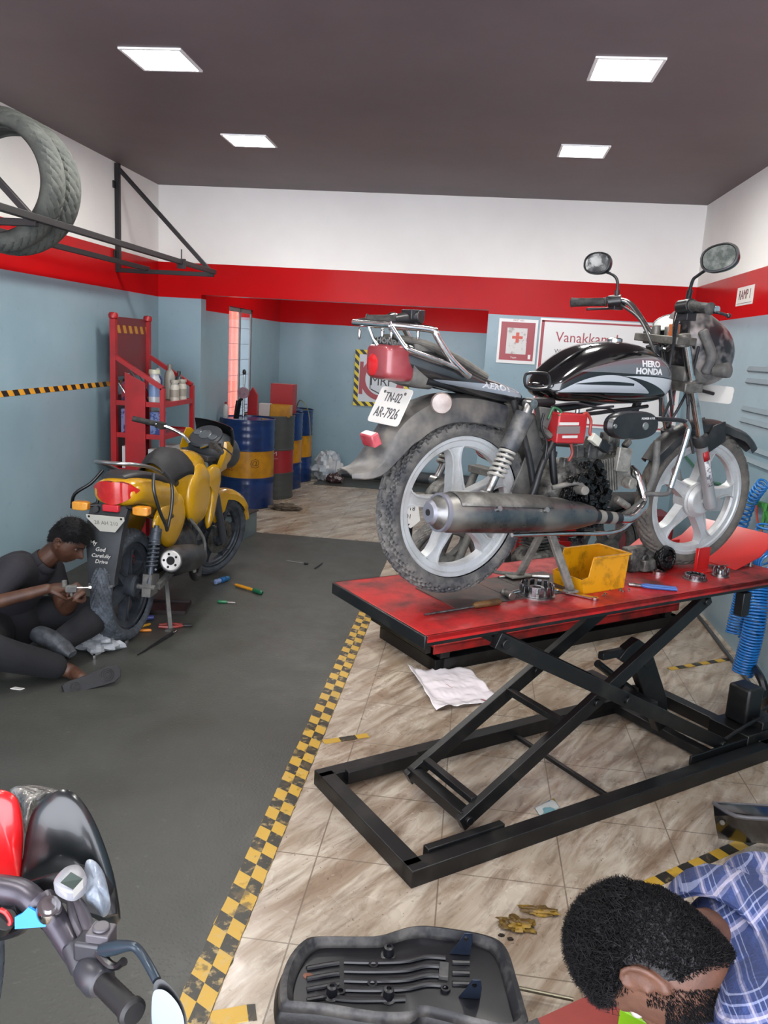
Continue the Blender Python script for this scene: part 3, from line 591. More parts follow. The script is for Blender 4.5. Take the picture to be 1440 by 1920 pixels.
# engine
mOil = mat('oily_black', '08090a', .14, .3, col2='3a3c3e', ns=50, lo=.58, hi=.72, bump=1.0, bs=90)
g = G(); body(g, [(.34, .28, .36, .05), (.38, .26, .45, .085), (.46, .25, .49, .095), (.56, .255, .47, .09), (.63, .29, .43, .07), (.66, .33, .40, .05)], 24, 3.5, seg=3); eng = g.out('engine', mDirtA, hero, ang=40)
g = G(); c = V((.475, -.10, .345)); random.seed(5)
g.cyl(c, c+V((0, -.03, 0)), .098, .092, n=36); g.cyl(c+V((0, -.03, 0)), c+V((0, -.05, 0)), .055, n=24)
for i in range(22):
    a = 2*pi*i/22; q = c+V((cos(a)*.07, -.035, sin(a)*.07)); g.box(q, (.012, .03, .014), rot=-a, ax='Y')
for i in range(95):
    a = random.random()*6.28; r = random.random()*.118; g.box(c+V((cos(a)*r*.95, -.03-random.random()*.03, sin(a)*r*1.25+.01)), (.012+random.random()*.02, .02, .008+random.random()*.02), rot=random.random()*3, ax='Y')
for i in range(8): g.cyl(c+V((cos(i*.785)*.03, -.05, sin(i*.785)*.03)), c+V((cos(i*.785)*.03, -.066, sin(i*.785)*.03)), .006, n=8)
g.out('open_clutch', mOil, eng, ang=30)
g = G(); a = V((.57, 0, .41)); d = V((.97, 0, .22)).normalized(); up = V((-.22, 0, .97))
for i in range(9):
    o = a+d*(.02+i*.0125); g.loft([[o+d*q+up*z+V((0, y, 0)) for y, z in ((-.078, -.062), (.078, -.062), (.078, .07), (-.078, .07))] for q in (0, .0045)])
g.cyl(a, a+d*.14, .045, n=24); g.box(a+d*.17+up*.0, (.075, .125, .115), mtx=M.Rotation(-.22, 3, 'Y')); g.box(a+d*.215, (.03, .09, .08), mtx=M.Rotation(-.22, 3, 'Y'))
for i in range(7): g.box(a+d*.16+up*(.065)+V((.0, -.055+i*.018, 0)), (.07, .005, .03), mtx=M.Rotation(-.22, 3, 'Y'))
g.out('cylinder', mat('cylinder_alloy', 'b0aea6', .5, .5, col2='7b7870', ns=25), eng, ang=30)
g = G(); c = K(1168, 862, -.085); g.box(c, (.07, .02, .09), rot=.1, ax='Y'); g.cyl(c+V((.05, .02, -.09)), c+V((.05, -.02, -.09)), .022, n=16); g.cyl(K(1155, 935, -.09), K(1178, 950, -.09), .014, n=12); g.out('cylinder_cover', mat('cast_light', 'b9b6ad', .5, .4, col2='8a877f', ns=30), eng, bev=.004)
g = G(); g.tube([K(1130, 838, -.03), K(1115, 850, -.03), K(1090, 850, -.02)], .03, 14, 4); g.box(K(1143, 828, -.04), (.06, .05, .07)); g.cyl(K(1170, 838, -.05), K(1180, 826, -.05), .014, n=12); g.box(K(1075, 870, -.05), (.12, .03, .05)); g.out('carburettor', mDirtA, eng, bev=.004)
mGrm = mat('grimy_parts', '3c3d3f', .55, .3, col2='76726b', ns=25)
for i in range(26):
    p = K(random.uniform(1010, 1130), random.uniform(770, 960), random.uniform(-.10, -.0)); s = random.uniform(.014, .05)
    g = G()
    if i % 3: g.box(p, (s, s*.6, s*.8), rot=random.random()*3, ax='Y')
    else: g.cyl(p, p+V((random.uniform(-.05, .05), -.01, random.uniform(-.05, .05))), s*.3, n=10)
    g.out('engine_fitting', mGrm, eng, bev=.003)
g = G(); g.box(K(1033, 948, -.14), (.11, .07, .045)); g.box(K(1012, 955, -.14), (.05, .05, .05)); g.cyl(K(1080, 918, -.13), K(1098, 920, -.2), .016, n=12); g.tube([K(1035, 915, -.11), K(1080, 905, -.14), K(1098, 918, -.19)], .01, 8, 3); g.out('footpeg', mDust, hero, bev=.004)
# battery, wires
g = G(); g.box(K(1062, 802, -.10), (.135, .06, .105), rot=rad(2), ax='Y'); bt = g.out('battery', mat('red_battery', 'b52a2e', .35), hero, bev=.006)
g = G(); c = K(1066, 806, -.131); g.box(c, (.105, .003, .026)); g.mi = 1; g.box(c+V((0, 0, .021)), (.09, .003, .010)); g.box(c+V((.01, 0, -.024)), (.07, .003, .009)); g.out('battery_label', [mat('grey_label', '7d7675', .6), mat('white_label', 'ddd9d5', .5)], bt)
g = G()
for s in (-1, 1): g.cyl(K(1062, 802, -.10)+V((s*.045, 0, .05)), K(1062, 802, -.10)+V((s*.045, 0, .064)), .008, n=10)
g.out('terminals', mSteel, bt)
for col, pts, nm in (('b23c34', [(1093, 778), (1100, 775), (1108, 790), (1106, 812), (1112, 820)], 'red_wire'), ('2f6a45', [(1028, 785), (1038, 765), (1052, 772), (1048, 780)], 'green_wire'), ('8a3a34', [(1070, 832), (1073, 850), (1066, 865)], 'red_wire'), ('1a1a1c', [(1020, 775), (1015, 800), (1025, 830), (1022, 860)], 'black_wire'), ('1a1a1c', [(1100, 770), (1125, 765), (1150, 770), (1160, 790)], 'black_wire'), ('26262a', [(1040, 760), (1080, 756), (1120, 764), (1150, 762)], 'black_wire')):
    g = G(); g.tube([K(x, y, -.125) for x, y in pts], .0045 if 'red' not in nm else .0055, 6, 5); g.out('wire', mat(nm, col, .5), hero, ang=70)
g = G(); a = K(1108, 818, -.13); b = K(1122, 830, -.13); c = K(1138, 842, -.13); g.bar(a, b, .022, .03); g.mi = 1; g.bar(b, c, .026, .034); g.mi = 0; g.out('wire_connector', [mat('connector_white', 'd8d6c8', .5), mBlack], hero, bev=.002)
# black oval box, crash guard
g = G(); c0 = K(1183, 797, -.20)
rings = []
for y, s in ((0, .9), (-.012, 1.0), (-.03, 1.0), (-.042, .9)):
    rings.append([c0+V(((.128*s)*(abs(cos(t))**(2/2.8))*(1 if cos(t) > 0 else -1), y+.02, .050*s*(abs(sin(t))**(2/(2.3)))*(1 if sin(t) > 0 else -1)*(1+.18*cos(t)*.0))) for t in [2*pi*i/36 for i in range(36)]])
g.loft(rings); bx = g.out('oval_side_cover', mat('black_gloss_plastic', '131417', .3, col2='2c2c2e', ns=10), hero, ang=40)
g = G()
for px, r in ((1210, .014), (1153, .008)): p = K(px, 799, -.222); g.cyl(p, p+V((0, -.004, 0)), r, r*.9, n=20)
g.out('cover_emblem', mat('dull_silver', 'b3b5b2', .3, .8), bx)
mt = frame(K(1216, 785, -.2235), (1, 0, 0.02), (0, 0, 1)); text('cover_lettering', 'POWER 4 FTR', .011, mt, mLet, bx)
g = G(); g.tube([K(1230, 786, -.21), K(1262, 787, -.21), K(1283, 790, -.21), K(1289, 797, -.21)], .008, 8, 4); g.out('guard_arm', mBlack, hero)
g = G(); g.tube([K(1285, 790, -.21), K(1291, 803, -.21), K(1286, 825, -.21), K(1272, 870, -.2), K(1257, 915, -.2)], .0105, 12, 4); cg = g.out('crash_guard', mChr, hero, ang=60)
g = G(); g.tube([K(1257, 915, -.2), K(1250, 926, -.19), K(1210, 926, -.12), K(1190, 926, -.06)], .009, 10, 4); g.tube([K(1232, 826, -.11), K(1230, 870, -.11), K(1222, 905, -.11), K(1205, 938, -.115), K(1178, 962, -.12), K(1150, 975, -.12)], .0135, 12, 4); g.out('guard_tube', mGreyD, cg, ang=60)
# cables to the handlebar
for pts in ([(1238, 780, -.03), (1238, 700, -.05), (1225, 655, -.05), (1200, 600, .1), (1165, 572, .22)], [(1262, 760, -.1), (1255, 700, -.08), (1262, 650, -.1), (1272, 590, -.17)], [(1290, 760, -.1), (1282, 700, -.05), (1262, 740, -.0), (1240, 790, 0)], [(1300, 640, -.1), (1302, 700, -.06), (1275, 760, -.05), (1250, 800, -.04)], [(1310, 650, -.12), (1295, 720, -.08), (1290, 790, -.1), (1300, 850, -.11)], [(1245, 660, 0), (1255, 730, 0), (1262, 790, 0)]):
    g = G(); g.tube([K(*p) for p in pts], .0055, 8, 6); g.out('cable', mDark, hero, ang=70)
# centre stand
g = G(); mSt = mat('worn_stand', 'a29e95', .6, .3, col2='706c66', ns=22)
g.bar(K(1030, 992, -.10), K(1070, 1106, -.12)+V((0, 0, .0)), .03, .018, (0, 1, 0)); g.bar(K(1015, 1000, .06), (.43, .12, .02), .03, .018, (0, 1, 0)); g.bar((.34, -.10, .27), (.34, .10, .27), .03, .025)
fr = Kz(1070, 1108, .01); g.box((.425, .125, .014), (.10, .06, .008)); g.tube([(.42, .12, .02), (.36, .17, .02), (.33, .2, .03)], .008, 8, 3); g.box(K(1070, 1108, -.12)+V((0, 0, .0)), (.05, .035, .01))
g.out('centre_stand', mSt, hero, bev=.003)
# ================================================================ the raised scissor lift under the black motorcycle
mTab = mat('red_table', 'cc1c1c', .42, col2='5c2420', ns=6, lo=.42, hi=.68, rvar=.3, bump=.08, bs=80)
mLB = mat('black_lift_steel', '101113', .4, col2='34332f', ns=9, lo=.5, hi=.78)
lift = empty('scissor_lift', BO-V((0, 0, BO.z)), BA, 'raised scissor lift with red table on black crossed legs under the black motorcycle', 'lift')
Z0 = BO.z                                        # table surface height
x0, x1, y0, y1 = -.27, 1.62, -.268, .34
g = G(); g.box(((x0+x1)/2, (y0+y1)/2, Z0-.008), (x1-x0, y1-y0, .016)); g.box(((x0+x1)/2, y0+.004, Z0-.012), (x1-x0, .008, .024)); g.box(((x0+x1)/2, y1-.004, Z0-.012), (x1-x0, .008, .024))
tb = g.out('table_top', mTab, lift, bev=.002)
g = G(); g.box((x0-.003, (y0+y1)/2, Z0-.022), (.012, y1-y0, .042));  g.box((x1, (y0+y1)/2, Z0-.03), (.012, y1-y0, .056))
for y in (y0+.03, y1-.03): g.box(((x0+x1)/2, y, Z0-.029), (x1-x0-.02, .03, .026))
for x in (.2, .7, 1.3): g.box((x, (y0+y1)/2, Z0-.03), (.04, y1-y0-.06, .026))
g.out('table_frame', mLB, lift, bev=.003)
g = G(); g.box(((x0+.55), .035, Z0+.002), (.62, .25, .004)); g.mi = 0
for k in range(3): g.box((x0+.5+.12*k, .03, Z0+.0035), (.01, .24, .003))
g.out('centre_plate', mat('dirty_plate', '3a3634', .6, col2='6b4a42', ns=10), lift)
g = G(); mRamp = mat('ramp_red', 'd2231f', .35)
mV = mat('vise_red', 'd0201e', .3)
g = G(); c = V((1.285, -.062, Z0)); g.box(c+V((0, 0, .05)), (.085, .005, .10)); g.box(c+V((-.0, -.02, .003)), (.085, .04, .006)); g.box(c+V((-.035, .0, .05)), (.02, .014, .10), rot=.2); g.out('wheel_clamp', mV, lift, bev=.002)
g = G(); c = V((1.26, .085, Z0)); g.box(c+V((0, 0, .05)), (.10, .005, .10)); g.box(c+V((0, .02, .003)), (.10, .04, .006)); g.out('wheel_clamp', mV, lift, bev=.002)
g = G(); # raised red end stop, folded plate behind the front wheel
A_ = [(1.50, -.10), (1.50, .30), (1.60, .30), (1.60, -.10)]
g.loft([[V((1.44, y, Z0+.004)), V((1.60, y, Z0+.05)), V((1.72, y, Z0+.13)), V((1.725, y, Z0+.125)), V((1.605, y, Z0+.044)), V((1.44, y, Z0))] for y in (-.12, .30)])
g.out('end_stop', mV, lift, bev=.001)
g = G(); g.loft([[V((1.28, y, Z0+.004)), V((1.42, y+.02, Z0+.06)), V((1.42, y+.02, Z0+.056)), V((1.28, y, Z0))] for y in (.22, .34)]); g.out('side_ramp', mV, lift)
# base frame and arms
zb = .03; b0, b1, c0, c1 = -.30, 1.55, -.33, .29
g = G()
for y in (c0, c1): g.box(((b0+b1)/2, y, zb), (b1-b0+.06, .06, .06))
for x in (b0, b1): g.box((x, (c0+c1)/2, zb), (.06, c1-c0, .06))
g.box((.62, (c0+c1)/2, .02), (.018, c1-c0, .018)); g.box((1.25, (c0+c1)/2, .03), (.05, c1-c0, .04))
for y in (c0+.045, c1-.045): g.box((-.07, y, .045), (.32, .03, .05)); g.box((1.3, y, .065), (.45, .012, .04))
g.out('base_frame', mLB, lift, bev=.003)
zt = Z0-.07
def arm(nm, p, q, w=.03, h=.055, name='scissor_arm'):
    p = V(p); q = V(q); d = (q-p).normalized(); g = G(); g.bar(p-d*.03, q+d*.03, w, h, (0, 0, 1))
    for c in (p, (p+q)/2, q): g.cyl(c+V((0, w*.9, 0)), c-V((0, w*.9, 0)), .016, n=12)
    return g.out(name, mLB, lift, bev=.002)
for y, dy in ((-.23, 1), (.10, 1)):
    arm('a', (-.01, y+.02, .07), (1.12, y+.02, zt)); arm('b', (.04, y-.025, zt), (1.30, y-.025, .08))
for p, q, w in (((-.01, -.21, .075), (-.01, .13, .075), .05), ((.03, -.2, .12), (.03, .1, .12), .03), ((1.12, -.21, zt), (1.12, .13, zt), .03), ((1.30, -.26, .08), (1.30, .15, .08), .04), ((.04, -.25, zt), (.04, .12, zt), .03), ((.42, -.21, .33), (.42, .12, .33), .03), ((.85, -.25, .33), (.85, .1, .33), .045)):
    g = G(); g.bar(p, q, w, w*.8); g.out('cross_member', mLB, lift, bev=.002)
g = G(); g.cyl((1.25, -.06, .09), (.95, -.06, .30), .028, n=18); g.cyl((.95, -.06, .30), (.72, -.06, .46), .016, n=12); g.out('hydraulic_ram', mLB, lift)
g = G(); g.slab([(.84, .52), (.90, .55), (.98, .50), (1.12, .26), (1.16, .12), (1.10, .10), (1.0, .26), (.9, .42), (.80, .48)], -.10, -.06); g.cyl((.94, -.13, .46), (.94, -.03, .46), .03, n=14); g.box((.78, -.08, .50), (.14, .03, .03)); g.out('lift_linkage', mLB, lift, bev=.003)
g = G(); p = K(1428, 1120, -.16); g.box((1.34, y0+.03, Z0-.10), (.05, .04, .10)); g.out('hanging_bracket', mLB, lift, bev=.003)
# motor unit of the lift
a = onz(1392, 1390, 0); pu = empty('pump_unit', (a.x, a.y, 0), BA, 'black lift pump unit standing at the right end of the raised lift base', 'pump')
g = G(); g.box((0, 0, .05), (.24, .2, .09)); g.box((.05, -.04, .10), (.12, .1, .06)); g.out('valve_block', mLB, pu, bev=.004)
g = G(); g.box((.0, .02, .18), (.105, .11, .17)); g.out('motor', mLB, pu, bev=.012)
g = G(); g.tube([(.04, -.05, .13), (-.1, -.06, .12), (-.25, -.06, .08)], .008, 8, 4); g.tube([(.1, .0, .12), (.2, .0, .14), (.28, -.02, .10)], .008, 8, 4); g.cyl((.07, .0, .21), (.10, .0, .21), .022, n=14); g.out('hydraulic_pipe', mat('dark_pipe', '2a2a2c', .4, .5), pu)
g = G(); a2 = onz(1415, 1180, 0); g.tube([onx(1412, 1248, 1.5), onx(1430, 1280, 1.45), onz(1448, 1340, .03), onz(1480, 1400, .03)], .02, 8, 5); tag(g.out('foot_pedal_arm', mLB), 'thin black lever leaning beside the pump unit near the right wall', 'lever')
# conduit at right wall
g = G(); p = onz(1306, 1150, .012); q = onz(1442, 1330, .012); g.tube([p, q], .011, 8, 1); tag(g.out('floor_pipe', mat('grey_pipe', '5c5f62', .4, .5)), 'thin grey pipe lying on the floor along the right wall', 'pipe')
# ---------------------------------------------------------------- things lying on the table
def onT(px, py, z=0): return onz(px, py, Z0+z)
def wob(nm, px, py, rz, label, cat, grp=None, dz=0): p = onT(px, py); return empty(nm, (p.x, p.y, Z0+dz), rz, label, cat, grp)
bn = wob('storage_bin', 1101, 1100, 0, 'grimy yellow plastic parts bin with a low open front on the red table', 'bin')
ux = (onT(1172, 1100)-onT(1098, 1112)); bang = atan2(ux.y, ux.x); bn.rotation_euler = (0, 0, bang)
mBin = mat('yellow_bin', 'f7ac0c', .38, col2='8a6510', ns=16, lo=.52, hi=.75)
g = G(); w, l, h = .21, .155, .135; t_ = .004        # local x = length toward right, y = away
def wall(pts, n): n = V(n); g.loft([[V(p) for p in pts], [V(p)+n*t_ for p in pts]])
X0, X1, Y0, Y1 = -.095, .125, -.07, .085
g.box(((X0+X1)/2, (Y0+Y1)/2, .003), (X1-X0, Y1-Y0, .005))
for y, n in ((Y0, (0, 1, 0)), (Y1, (0, -1, 0))):
    wall([(X0, y, 0), (X1, y, 0), (X1+.012, y, h), (X0+.035, y, h), (X0+.02, y, h*.48), (X0-.012, y, h*.42)], n)
wall([(X1, Y0, 0), (X1, Y1, 0), (X1+.012, Y1, h), (X1+.012, Y0, h)], (-1, 0, 0)); wall([(X0, Y0, 0), (X0, Y1, 0), (X0-.012, Y1, h*.42), (X0-.012, Y0, h*.42)], (1, 0, 0))
for y in (Y0, Y1): g.box(((X0+X1)/2+.025, y, h), (X1-X0-.03, .013, .007))
g.box((X1+.012, (Y0+Y1)/2, h), (.013, Y1-Y0+.01, .007))
g.out('bin_body', mBin, bn, bev=.0015)
g = G(); random.seed(2)
for i in range(10): g.box((random.uniform(-.07, .1), random.uniform(-.05, .06), .012), (.03, .02, .015), rot=random.random()*3)
g.out('bin_contents', mGreyD, bn)
# clutch hubs
def hub(px, py, r, h, nt, label, rz=0, m=mSteel, nm='clutch_hub', fl=1.08):
    e = wob(nm, px, py, rz, label, 'gear', None)
    g = G(); g.lathe([(0, .3*r), (0, r*fl), (.006, r*fl), (.007, r*.92), (h*.35, r*.92), (h*.35, r*.45), (h*.7, r*.42), (h*.7, r*.25), (.0, r*.25)], (0, 0, 0), (0, 0, 1), 36, closed=True); g.out('hub_body', m, e)
    g = G()
    for i in range(nt): a = 2*pi*i/nt; g.box((cos(a)*r*.93, sin(a)*r*.93, h*.6), (.006, r*.26, h*.8), rot=a)
    o = g.out('hub_teeth', mat(nm+'_teeth', 'b9bcc0', .2, .95, col2='55565a', ns=30), e, bev=.0008); o['kind'] = 'stuff'; return e
hub(1005, 1116, .064, .045, 14, 'chrome slotted clutch basket on the red table between hammer and wrench')
hub(1303, 1086, .042, .022, 22, 'flat steel toothed drum on the red table, nearest the red wheel clamp', nm='clutch_drum', fl=1.15)
hub(1350, 1080, .032, .036, 8, 'small steel castellated hub at the right side of the toothed drum', nm='castle_hub', fl=1.15)
# screwdriver, hammer, wrench, pliers, T handle
def tool2(nm, a, b, label, cat, z=.01):
    a = onT(*a); b = onT(*b); e = empty(nm, (a.x, a.y, Z0+z), atan2(b.y-a.y, b.x-a.x), label, cat); return e, (V((b.x, b.y, 0))-V((a.x, a.y, 0))).length
e, L = tool2('screwdriver', (795, 1157), (940, 1133), 'long thin screwdriver with brown handle lying at the near left of the red table', 'screwdriver', .008)
g = G(); g.cyl((0, 0, 0), (L*.63, 0, 0), .0035, n=10); g.out('shaft', mSteel, e); g = G(); g.lathe([(0, .006), (.01, .011), (L*.2, .012), (L*.33, .013), (L*.37, .006)], (L*.62, 0, .004), (1, 0, 0), 16); g.out('handle', mat('brown_handle', '7c5a33', .4, col2='49331f', ns=30), e)
e, L = tool2('hammer', (945, 1118), (975, 1135), 'small steel ball head hammer beside the chrome clutch basket', 'hammer', .016)
g = G(); g.lathe([(0, .004), (.004, .012), (.012, .014), (.02, .009), (.035, .010), (.045, .014), (.062, .0145), (.064, .012), (.064, .001)], (-.01, 0, 0), (1, 0, 0), 20); g.out('hammer_head', mat('worn_steel', '9a968e', .35, .8), e); g = G(); g.cyl((.025, 0, 0), (.02, .05, .006), .007, n=10); g.out('hammer_handle', mChr, e)
def spanner(nm, a, b, label, m=mChr, w=.011, z=.006, f=onT):
    a = f(*a); b = f(*b); L = (V((b.x, b.y, 0))-V((a.x, a.y, 0))).length; g = G()
    g.loft([[V((x, y*q, zz)) for y, zz in ((-1, -.003), (1, -.003), (1, .003), (-1, .003))] for x, q in ((.015, w*.6), (L*.5, w*.5), (L-.015, w*.6))])
    g.lathe([(-.004, .008), (-.004, .014), (.004, .014), (.004, .008)], (L-.01, 0, 0), (0, 0, 1), 20, closed=True)
    g.slabz([(.02, .006), (.02, -.006), (.005, -.014), (-.012, -.013), (.004, -.006), (.004, .006), (-.012, .013), (.005, .014)], -.004, .004)
    return g, L, (a.x, a.y), atan2(b.y-a.y, b.x-a.x)
g, L, p, r = spanner('w', (1038, 1108), (1120, 1126), '', w=.02); o = g.out('spanner', mChr); o.location = (p[0], p[1], Z0+.006); o.rotation_euler = (0, 0, r); tag(o, 'bright chrome spanner lying in front of the yellow parts bin', 'spanner')
g, L, p, r = spanner('w', (1335, 1064), (1410, 1062), ''); g.cyl((L-.01, 0, 0), (L-.01, 0, .02), .009, n=12); o = g.out('spanner', mSteel); o.location = (p[0], p[1], Z0+.006); o.rotation_euler = (0, 0, r); tag(o, 'steel spanner with raised end at the far right of the red table', 'spanner')
e, L = tool2('pliers', (1190, 1100), (1268, 1108), 'blue handled pliers lying on the red table beside the yellow bin', 'pliers', .008)
g = G(); g.tube([(.02, .004, 0), (.05, .014, 0), (L, .010, 0)], [.004, .006, .006], 8, 4); g.tube([(.02, -.004, 0), (.05, -.014, 0), (L, -.012, 0)], [.004, .006, .006], 8, 4); g.out('handle', mat('blue_grip', '3767b5', .35), e); g = G(); g.box((0, 0, 0), (.05, .018, .008)); g.out('jaw', mSteel, e, bev=.002)
# engine cover casting
e = wob('engine_cover', 1215, 1070, BA, 'dirty cast engine cover with a round black boss behind the blue pliers', 'engine part')
g = G(); g.box((-.03, .03, .05), (.16, .06, .10)); g.cyl((-.035, -.002, .055), (-.035, -.014, .055), .02, n=20); g.box((-.02, .0, .03), (.08, .06, .05)); g.out('casting', mDirtA, e, bev=.006)
g = G(); g.lathe([(0, .02), (0, .052), (.012, .055), (.03, .05), (.034, .04), (.026, .036), (.026, .018), (.04, .014), (.04, .001)], (.055, -.02, .056), (0, -1, .1), 28); g.out('round_boss', mOil, e)
g = G(); g.lathe([(0, .02), (0, .03), (.014, .03), (.014, .02)], (.0, -.05, .0), (0, 0, 1), 20, closed=True); tag_ = g.out('bearing_ring', mChr, e)
g = G(); random.seed(11)
e = wob('hex_nut', 1185, 1085, 0, 'scatter of small nuts and washers near the engine cover', 'nut')
bpy.data.objects.remove(e)
for i in range(12):
    p = onT(random.uniform(1128, 1205), random.uniform(1094, 1118)); g = G(); r = random.uniform(.004, .007); g.lathe([(0, r*.5), (0, r), (.004, r), (.004, r*.5)], (0, 0, 0), (0, 0, 1), 6 if i % 2 else 16, closed=True)
    o = g.out('hex_nut' if i % 2 else 'washer', mSteel); o.location = (p.x, p.y, Z0+.0002); tag(o, 'small loose steel '+('nut' if i % 2 else 'washer')+' among others between yellow bin and pliers', 'nut' if i % 2 else 'washer', 'loose nuts by the bin' if i % 2 else 'loose washers by the bin')
p = onT(1000, 1128)
g = G(); g.tube([onT(935, 1083, .006), onT(975, 1080, .008), onT(1030, 1082, .012)], .006, 8, 3); o = g.out('pry_bar', mSteel); tag(o, 'steel bar lying by the left foot of the centre stand', 'bar')
# ================================================================ the low lift behind
a = onz(815, 1262, .0); d = onz(715, 1195, 0); ang2 = BA
LO = V((a.x, a.y, 0))
lw = empty('low_scissor_lift', LO, ang2, 'lowered black scissor lift with red top just behind the raised one', 'lift')
K2, K2z = frameK(LO, ang2)
W2 = .56; L2 = 1.9
g = G()
for y in (.03, W2-.03): g.box((L2/2, y, .035), (L2, .06, .07))
for x in (.03, L2-.03): g.box((x, W2/2, .035), (.06, W2, .07))
g.box((L2/2, .06, .10), (L2-.3, .04, .04)); g.box((L2/2, W2-.06, .10), (L2-.3, .04, .04)); g.box((.12, W2/2, .11), (.05, W2-.1, .06)); g.out('base_frame', mLB, lw, bev=.003)
g = G(); zt2 = .155; g.box((L2/2-.03, W2/2, zt2), (L2, W2+.04, .014)); g.box((L2/2-.03, -.016, zt2-.02), (L2, .008, .045)); g.out('table_top', mTab, lw, bev=.002)
g = G(); g.box((-.05, W2/2, zt2-.02), (.03, W2, .04)); g.box((.06, .03, .11), (.06, .06, .075)); g.box((.06, W2-.03, .11), (.06, .06, .075)); g.box((L2-.1, .03, .11), (.06, .06, .075)); g.box((L2/2, .05, zt2-.03), (L2-.2, .04, .03)); g.out('table_frame', mLB, lw, bev=.002)
# grey motorcycle on the low lift (seen only in pieces through the wheel and beyond the engine)
gm = empty('grey_motorcycle', (0, 0, 0), 0, 'dusty grey motorcycle standing behind the black one, partly hidden on the low lift', 'motorcycle')
YB = .30; q = lambda px, py, y=YB: LO+V((cos(ang2), sin(ang2), 0))*K2(px, py, y).x+V((-sin(ang2), cos(ang2), 0))*y+V((0, 0, K2(px, py, y).z))
uu = V((cos(ang2), sin(ang2), 0)); nn = V((-sin(ang2), cos(ang2), 0)); zt3 = zt2+.007
gm.location = LO+uu*.9+nn*YB+V((0, 0, zt3)); gm.rotation_euler = (0, 0, ang2+pi)
gm2 = 1.03
# local frame of this motorcycle: +x points toward its front, which faces left in the photo
xf_ = lambda px, py, y=YB: (lambda p: V((-(p-(LO+uu*.9+nn*YB+V((0, 0, zt3)))).dot(uu), -(p-(LO+uu*.9+nn*YB)).dot(nn), p.z-zt3)))(q(px, py, y))
wl = alloy(gm, 'front_wheel', (.66, 0, .30), .235, .055, 60, mGreyD, .08, .1); tyre(wl, 'front_tyre', (.66, 0, .30), .298, .08, .23, 40, mTy, mode=1)
wl = alloy(gm, 'rear_wheel', (-.60, 0, .30), .235, .055, 60, mGreyD, .08, .1); tyre(wl, 'rear_tyre', (-.60, 0, .30), .298, .09, .23, 40, mTy, mode=1)
g = G(); g.tube([(.66, -.08, .3), (.42, -.08, .86)], .022, 12, 1); g.tube([(.66, .08, .3), (.42, .08, .86)], .022, 12, 1); g.box((.43, 0, .84), (.08, .22, .04)); g.out('fork', mGreyD, gm, bev=.003)
g = G(); body(g, [(-.05, .55, .62, .08), (.05, .52, .70, .12), (.2, .52, .74, .13), (.36, .54, .72, .11), (.42, .58, .66, .05)], 24, 2.6); g.out('fuel_tank', mDust, gm, ang=50)
g = G(); body(g, [(-.85, .60, .66, .07), (-.6, .58, .66, .12), (-.3, .56, .62, .12), (-.05, .55, .60, .09)], 24, 2.6); g.out('seat', mRub, gm, ang=50)
g = G(); body(g, [(-.3, .10, .18, .09), (-.22, .05, .36, .12), (0, .04, .38, .13), (.12, .06, .34, .10), (.2, .12, .2, .05)], 24, 3.2); g.cyl((-.1, 0, .2), (.02, 0, .5), .07, n=20)
for i in range(6): g.box((-.02, 0, .36+i*.02), (.17, .17, .006))
g.out('engine', mDirtA, gm)
g = G(); g.tube([(.38, 0, .78), (.1, .02, .5), (-.35, .05, .5), (-.8, .06, .6)], .018, 8, 4); g.tube([(.38, 0, .74), (.22, 0, .4), (.18, 0, .12), (-.2, 0, .06), (-.35, 0, .3)], .018, 8, 4); g.out('frame', mLB, gm)
g = G(); g.tube([(.12, .12, .3), (.2, .15, .12), (.0, .17, .06), (-.4, .18, .14), (-.85, .19, .28)], [.02, .02, .022, .045, .045], 14, 4); g.out('exhaust', mGreyD, gm)
g = G(); hb2 = [(.40, -.02, .90), (.40, -.12, .93), (.36, -.20, 1.03), (.26, -.34, 1.04)]; g.tube(hb2, .011, 10, 4); g.tube([(a, -b, c) for a, b, c in hb2], .011, 10, 4); hh = g.out('handlebar', mChr, gm)
g = G()
for s in (-1, 1): g.cyl((.27, s*.33, 1.04), (.18, s*.43, 1.04), .018, n=14); g.box((.30, s*.28, 1.04), (.07, .05, .05))
g.out('grips', mGrip, hh, bev=.004)
p = ony(765, 965, 3.62)
e = empty('loose_number_plate', p, .6, 'dirty white number plate seen through the rear wheel of the black motorcycle', 'number plate')
mtp = frame((0, 0, 0), (.86, -.3, -.1), (.25, .2, .95)); g = G(); g.x = mtp; g.prism([(-.06, -.035), (.02, -.06), (.06, -.02), (.04, .06), (-.06, .07)], lambda x, y: V((x, y, -.0015)), lambda x, y: V((x, y, .0015))); g.out('plate', mWhite, e)
text('plate_text', 'TN-18', .03, mtp @ M.Translation((-.01, .03, .002)), mat('ink_black', '1c1c1e', .5), e); text('plate_text', '4201', .03, mtp @ M.Translation((-.012, -.008, .002)), mat('ink_black2', '1c1c1e', .5), e)
g = G(); g.box((0, 0, -.22), (.04, .03, .36)); g.out('plate_bracket', mLB, e)
